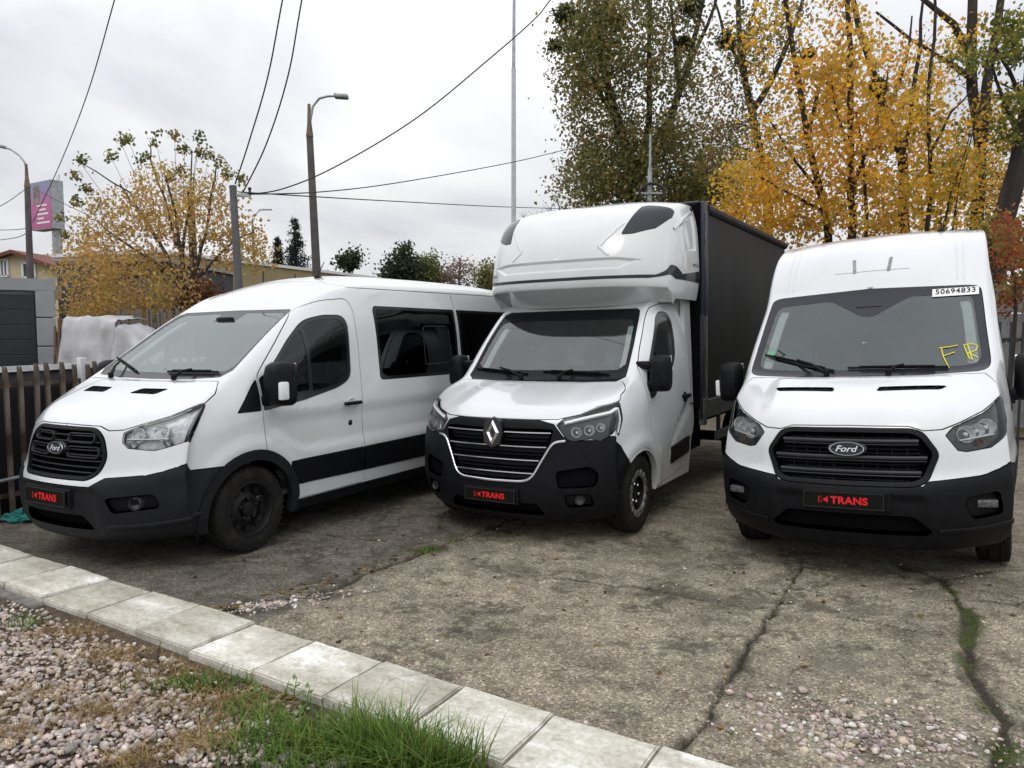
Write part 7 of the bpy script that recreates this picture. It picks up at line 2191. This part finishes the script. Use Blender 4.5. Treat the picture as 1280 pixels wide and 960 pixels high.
    for sd in (1, -1):
        pt = MB(); sh.strip(pt, [('f', 0.74, 1.43), ('f', 0.72, 1.64), ('f', 0.69, 1.84)], 0.07, 0.02, -0.075, sd, 0.05); pt.build('pillar_trim', M['pillar_trim'], root, smooth=True)
    # dark sun band along the top of the windscreen
    uv = sh.path([('f', 0, 1.945), ('f', 0.66, 1.94)])
    sv = MB(); sh.strip(sv, [('f', 0.0, 1.893), ('f', 0.66, 1.893)], 0.075, 0.004, -0.012, 1, 0.06); sh.strip(sv, [('f', 0.0, 1.893), ('f', 0.66, 1.893)], 0.075, 0.004, -0.012, -1, 0.06)
    sv.build('sun_band', M['frit_dark'], root)
    wiper(root, sh, [(0.66, 1.365), (-0.02, 1.385)], (0.18, 1.325), (0.30, 1.385))
    wiper(root, sh, [(-0.18, 1.36), (-0.78, 1.405)], (-0.22, 1.32), (-0.50, 1.40))
    # ---- sleeper pod
    sp = Shell(make_net(POD_ROWS, W_pod, kx=4.0, kz=4.0, sill=2.06)).setup()
    preg = []
    preg.append(('band', [('f', 0, 2.335), ('f', 0.62, 2.335), ('f', 0.80, 2.42), ('f', 0.60, 2.445), ('f', 0, 2.445)]))
    preg.append(('facet', rounded([('s', 1.86, 2.50), ('s', 2.34, 2.56), ('s', 2.34, 2.93), ('s', 1.78, 2.74)], .02)))
    preg.append(('stripe', [('f', 0, 2.243), ('f', 0.6, 2.243), ('f', 0.85, 2.245), ('s', 1.75, 2.245), ('s', 2.41, 2.235), ('s', 2.41, 2.355), ('s', 1.9, 2.30), ('f', 0.9, 2.278), ('f', 0.6, 2.272), ('f', 0, 2.272)]))
    preg.append(('pod_window', rounded([('f', 0.60, 2.66), ('f', 0.70, 2.665), ('f', 0.86, 2.72), ('s', 1.82, 2.835), ('s', 1.90, 2.905), ('t', 1.86, 0.86), ('t', 1.78, 0.72), ('f', 0.68, 2.955)], .025)))
    sp.cut(preg, 7, 7)
    pod = sp.part('sleeper_pod', ['body'], M['grp'], root, gap=0, rim=0)
    sp.part('pod_band', 'band', M['grp'], pod, off=-0.016, gap=0.022, rim=1, chamfer=True)
    for sd in (1, -1):
        sp.part('pod_facet', 'facet', M['grp'], pod, off=-0.016, gap=0.022, rim=1, chamfer=True, side=sd)
        for pts in ([('f', 0.42, 2.56), ('f', 0.50, 2.66), ('f', 0.60, 2.78)], [('f', 0.42, 2.555), ('f', 0.52, 2.47)], [('s', 1.80, 2.73), ('s', 2.0, 2.84), ('s', 2.33, 2.955)]):
            rg = MB(); sp.strip(rg, pts, 0.03, 0.008, -0.002, sd, 0.03); rg.build('pod_ridge', M['grp'], pod, smooth=True, auto=60)
        sp.part('pod_window', 'pod_window', M['frit'], pod, off=0.004, gap=0.002, rim=0.012, side=sd)
        P, n = sp.pos('s', 2.36, 2.985, 0.0)
        cl = MB(); cl.lathe([(0.028, -0.004), (0.026, 0.008), (0.018, 0.012), (0.0, 0.006)], 16, Matrix(((1, 0, 0), (0, 0, sd), (0, 1, 0))), (-P.x, P.y * sd, P.z)); cl.build('pod_fixing', M['gloss_black'], pod, smooth=True)
    sp.part('pod_stripe', 'stripe', M['gloss_black'], pod, off=0.002, gap=0.0, rim=0.006)
    for s_, view, a, b, size, sd in (('Lamar', 'f', 0.80, 2.345, 0.050, -1), ('Lamar.Cab', 's', 2.29, 2.415, 0.055, 1)):
        P, n = sp.pos(view, a, b, 0.003)
        Rm = frame_mat(Vector((-n.x, n.y * sd, n.z)))
        v, f = text_mesh(s_, size, offset=0.0006)
        t = MB(); c = Vector((-P.x, P.y * sd, P.z))
        k = 0.75 if view == 's' else 1.0
        t.add([c + Rm @ Vector((p[0] * k, p[1], 0.002)) for p in v], f)
        if view == 'f':
            t.tube([c + Rm @ Vector((-0.125 + 0.028 * math.cos(q * .5), 0.002 + 0.028 * math.sin(q * .5), 0.002)) for q in range(2, 13)], 0.0028, 5)
        t.build('pod_lettering', M['ink'], pod, fix=False)
    # ---- curtain-sided body
    x0, x1, hw, zb, zt = 2.43, 6.75, 1.06, 0.93, 3.075
    navy = mat('navy_tarpaulin', (0.012, 0.018, 0.028), rough=0.42, noise_amt=0.3, noise_scale=5, bump=0.1, bump_scale=12)
    tarp = mat('charcoal_tarpaulin', (0.012, 0.0115, 0.011), rough=0.55, spec=0.2, noise_amt=0.25, noise_scale=2.5, bump=0.08, bump_scale=5)
    alu = mat('dull_aluminium', (0.15, 0.155, 0.16), rough=0.5, metal=0.6, noise_amt=0.4, noise_scale=10)
    hb = MB(); hb.box((-(x0 + 0.02), 0, (zb + zt) / 2), (0.04, hw * 2 - 0.04, zt - zb - 0.02)); hb.build('headboard', M['dark'], root)
    for sd in (1, -1):
        # curtain: a gently billowing sheet with soft verticals
        nx, nz = 60, 14; V = []; F = []
        for i in range(nx + 1):
            for j in range(nz + 1):
                x = x0 + 0.17 + (x1 - x0 - 0.17) * i / nx; z = zb + 0.10 + (zt - zb - 0.17) * j / nz
                w = math.sin(math.pi * j / nz) ** 0.7
                y = hw - 0.006 + w * (0.005 * math.sin(x * 3.3 + 0.6 * math.sin(z * 2)) + 0.0012 * math.sin(x * 11.0 + z))
                V.append((-x, y * sd, z))
        for i in range(nx):
            for j in range(nz):
                a = i * (nz + 1) + j; q = (a, a + 1, a + nz + 2, a + nz + 1)
                F.append(q if sd < 0 else q[::-1])
        ct = mesh_obj('curtain', V, F, tarp, root, smooth=True)
        # top rail with rolled edge
        tr = MB(); tr.tube([(-(x0 + 0.16), sd * (hw - 0.01), zt - 0.055), (-x1, sd * (hw - 0.01), zt - 0.055)], 0.052, 10); tr.build('top_rail', tarp, root, smooth=True)
        # front corner wrap: navy sheet, tensioner slots and posts
        cw = MB(); cw.rbox((-(x0 + 0.085), sd * (hw + 0.0), zb + 1.56), (0.15, 0.055, 1.18), 0.02); cw.build('corner_wrap', navy, root, smooth=True)
        cw = MB(); cw.rbox((-(x0 + 0.05), sd * (hw - 0.005), zb + 0.44), (0.085, 0.045, 1.1), 0.008); cw.build('corner_post', M['gloss_black'], root)
        po = MB(); po.tube([(-(x0 + 0.125), sd * (hw + 0.012), zb - 0.02), (-(x0 + 0.125), sd * (hw + 0.012), zb + 1.0)], 0.017, 10); po.build('tension_pole', alu, root, smooth=True)
        ts = MB(); ts.rbox((-(x0 + 0.03), sd * (hw + 0.03), zt - 0.28), (0.02, 0.012, 0.34), 0.004); ts.build('tension_slot', alu, root)
        # bottom rail
        br = MB(); br.rbox((-((x0 + x1) / 2 + 0.02), sd * (hw - 0.012), zb - 0.01), (x1 - x0, 0.05, 0.20), 0.012); br.build('bottom_rail', alu, root)
        pc = MB(); pc.rbox((-(x0 + 0.06), sd * (hw - 0.005), zb - 0.03), (0.10, 0.06, 0.28), 0.008); pc.build('corner_bracket', alu, root)
        sg = MB(); sg.rbox((-((x0 + x1) / 2 - 0.5), sd * (hw - 0.06), 0.56), (1.9, 0.03, 0.11), 0.01); sg.rbox((-((x0 + x1) / 2 - 1.2), sd * (hw - 0.09), 0.72), (0.05, 0.04, 0.3), 0.005); sg.rbox((-((x0 + x1) / 2 + 0.2), sd * (hw - 0.09), 0.72), (0.05, 0.04, 0.3), 0.005); sg.build('side_guard', alu, root)
    rf = MB(); rf.rbox((-((x0 + x1) / 2), 0, zt - 0.02), (x1 - x0, hw * 2 - 0.06, 0.06), 0.02); rf.build('box_roof', navy, root)
    bf = MB(); bf.box((-((x0 + x1) / 2), 0, zb - 0.02), (x1 - x0 - 0.05, hw * 2 - 0.1, 0.16)); bf.build('box_floor', M['dark'], root)
    rd = MB(); rd.box((-x1 + 0.02, 0, (zb + zt) / 2), (0.04, hw * 2 - 0.04, zt - zb - 0.1)); rd.build('rear_doors', tarp, root)
    cr = MB()
    for sd in (1, -1): cr.box((-4.3, 0.42 * sd, 0.66), (4.8, 0.10, 0.2))
    cr.box((-1.55, 0, 0.32), (1.1, 1.8, 0.1)); cr.box((-2.9, 0.55, 0.6), (0.7, 0.5, 0.35)); cr.box((-0.5, 0, 0.24), (0.4, 1.2, 0.08)); cr.box((-4.76, 0, 0.34), (0.12, 1.4, 0.12)); cr.build('chassis', M['dark'], root)
    # coiled cable left on the roof of the box, beside the pod
    return root, sh, sp

# ------------------------------------------------------------------ the three vehicles
minibus, shL = transit('L'); pose(minibus, (*POSES['L'][0], 0.0), POSES['L'][1], POSES['L'][2])
tag(minibus, 'white minibus with dark tinted side windows parked at the left beside the picket fence', 'minibus')
truck, shM, spM = box_truck(); pose(truck, (*POSES['M'][0], 0.0), POSES['M'][1], POSES['M'][2])
tag(truck, 'white cab truck with sleeper pod and dark curtain-sided body in the middle', 'truck')
panel, shR = transit('R'); pose(panel, (*POSES['R'][0], 0.0), POSES['R'][1], POSES['R'][2])
tag(panel, 'tall white panel van with yellow FR scrawled on its windscreen, parked at the right', 'van')

# ------------------------------------------------------------------ marks on the panel van
def on_skin(sh, y, z, off=0.004):
    P, n = sh.pos('f', abs(y), z, off)
    return Vector((-P.x, math.copysign(P.y, y) if y else 0.0, P.z)), Vector((-n.x, n.y * (1 if y >= 0 else -1), n.z))
def van_marks():
    sh, root = shR, panel
    # numbered sticker on the top corner of the windscreen
    def warp(pts2, cx, cz, off, tilt=0.0):
        out = []
        c, s = math.cos(tilt), math.sin(tilt)
        for a, b in pts2:
            y, z = cx + a * c - b * s, cz + (a * s + b * c)
            out.append(on_skin(sh, y, z, off)[0])
        return out
    cx, cz, w, h, tl = 0.640, 2.060, 0.33, 0.066, 0.0
    n = 8
    top = [(-w / 2 + w * i / n, h / 2) for i in range(n + 1)]; bot = [(-w / 2 + w * i / n, -h / 2) for i in range(n + 1)]
    V = warp(top + bot, cx, cz, 0.004, tl); F = [(i, n + 1 + i, n + 2 + i, i + 1) for i in range(n)]
    st = mesh_obj('windscreen_sticker', V, F, M['sticker'], root)
    st.data.materials[0] = M['sticker']
    v, f = text_mesh('50694833', 0.062, offset=0.0012, spacing=1.12)
    k = w * .86 / (max(p[0] for p in v) - min(p[0] for p in v))
    t = mesh_obj('sticker_number', warp([(p[0] * k, p[1] * .95 + .006) for p in v], cx, cz, 0.0075, tl), f, M['ink'], st)
    # yellow letters chalked on the glass: F R
    m = MB()
    def stroke(pts):
        P = []
        for i in range(len(pts) - 1):
            for q in range(6):
                a = pts[i][0] + (pts[i + 1][0] - pts[i][0]) * q / 6; b = pts[i][1] + (pts[i + 1][1] - pts[i][1]) * q / 6
                P.append(on_skin(sh, a + .005, b - .055, 0.003)[0])
        P.append(on_skin(sh, pts[-1][0] + .005, pts[-1][1] - .055, 0.003)[0]); m.tube(P, 0.004, 5)
    stroke([(0.545, 1.665), (0.56, 1.60), (0.60, 1.515)]); stroke([(0.53, 1.665), (0.60, 1.672), (0.655, 1.682)]); stroke([(0.56, 1.605), (0.61, 1.622), (0.635, 1.63)])
    stroke([(0.695, 1.685), (0.71, 1.63), (0.735, 1.575)]); stroke([(0.70, 1.682), (0.75, 1.69), (0.785, 1.672), (0.775, 1.64), (0.72, 1.615)]); stroke([(0.725, 1.625), (0.76, 1.60), (0.785, 1.585)]); stroke([(0.72, 1.68), (0.735, 1.63), (0.75, 1.57)])
    m.build('chalk_letters', M['yellow_mark'], root, smooth=True)
    g = MB(); c, nn = on_skin(sh, -0.735, 1.60, 0.004); Rm = frame_mat(nn); g.box(c, (0.075, 0.02, 0.002), M=Rm @ Matrix.Rotation(.2, 3, 'Z')); g.box(c + Rm @ Vector((0, .03, 0)), (0.045, 0.035, 0.002), M=Rm); g.build('green_sticker', mat('green_sticker', (.12, .45, .22), rough=.5, noise_amt=.5, noise_scale=60), root)
    # slots and seams pressed in the brow above the windscreen
    for sd in (1, -1):
        a = MB(); sh.strip(a, [('f', 0.135, 2.29), ('f', 0.15, 2.42)], 0.028, 0.004, -0.002, sd); a.build('roof_slot', M['steel_grey'], root)
        for y0, y1 in ((0.70, 0.69), (0.655, 0.64)):
            a = MB(); sh.strip(a, [('f', y0, 2.17), ('f', y1 + .01, 2.36), ('f', y1, 2.55)], 0.010, 0.005, -0.001, sd); a.build('brow_crease', M['white'], root, smooth=True)
    s_ = MB(); sh.strip(s_, [('f', 0.0, 2.305), ('f', 0.30, 2.30)], 0.005, 0.002, -0.0005, 1); sh.strip(s_, [('f', 0.0, 2.305), ('f', 0.30, 2.30)], 0.005, 0.002, -0.0005, -1); s_.build('brow_seam', M['steel_grey'], root)
van_marks()
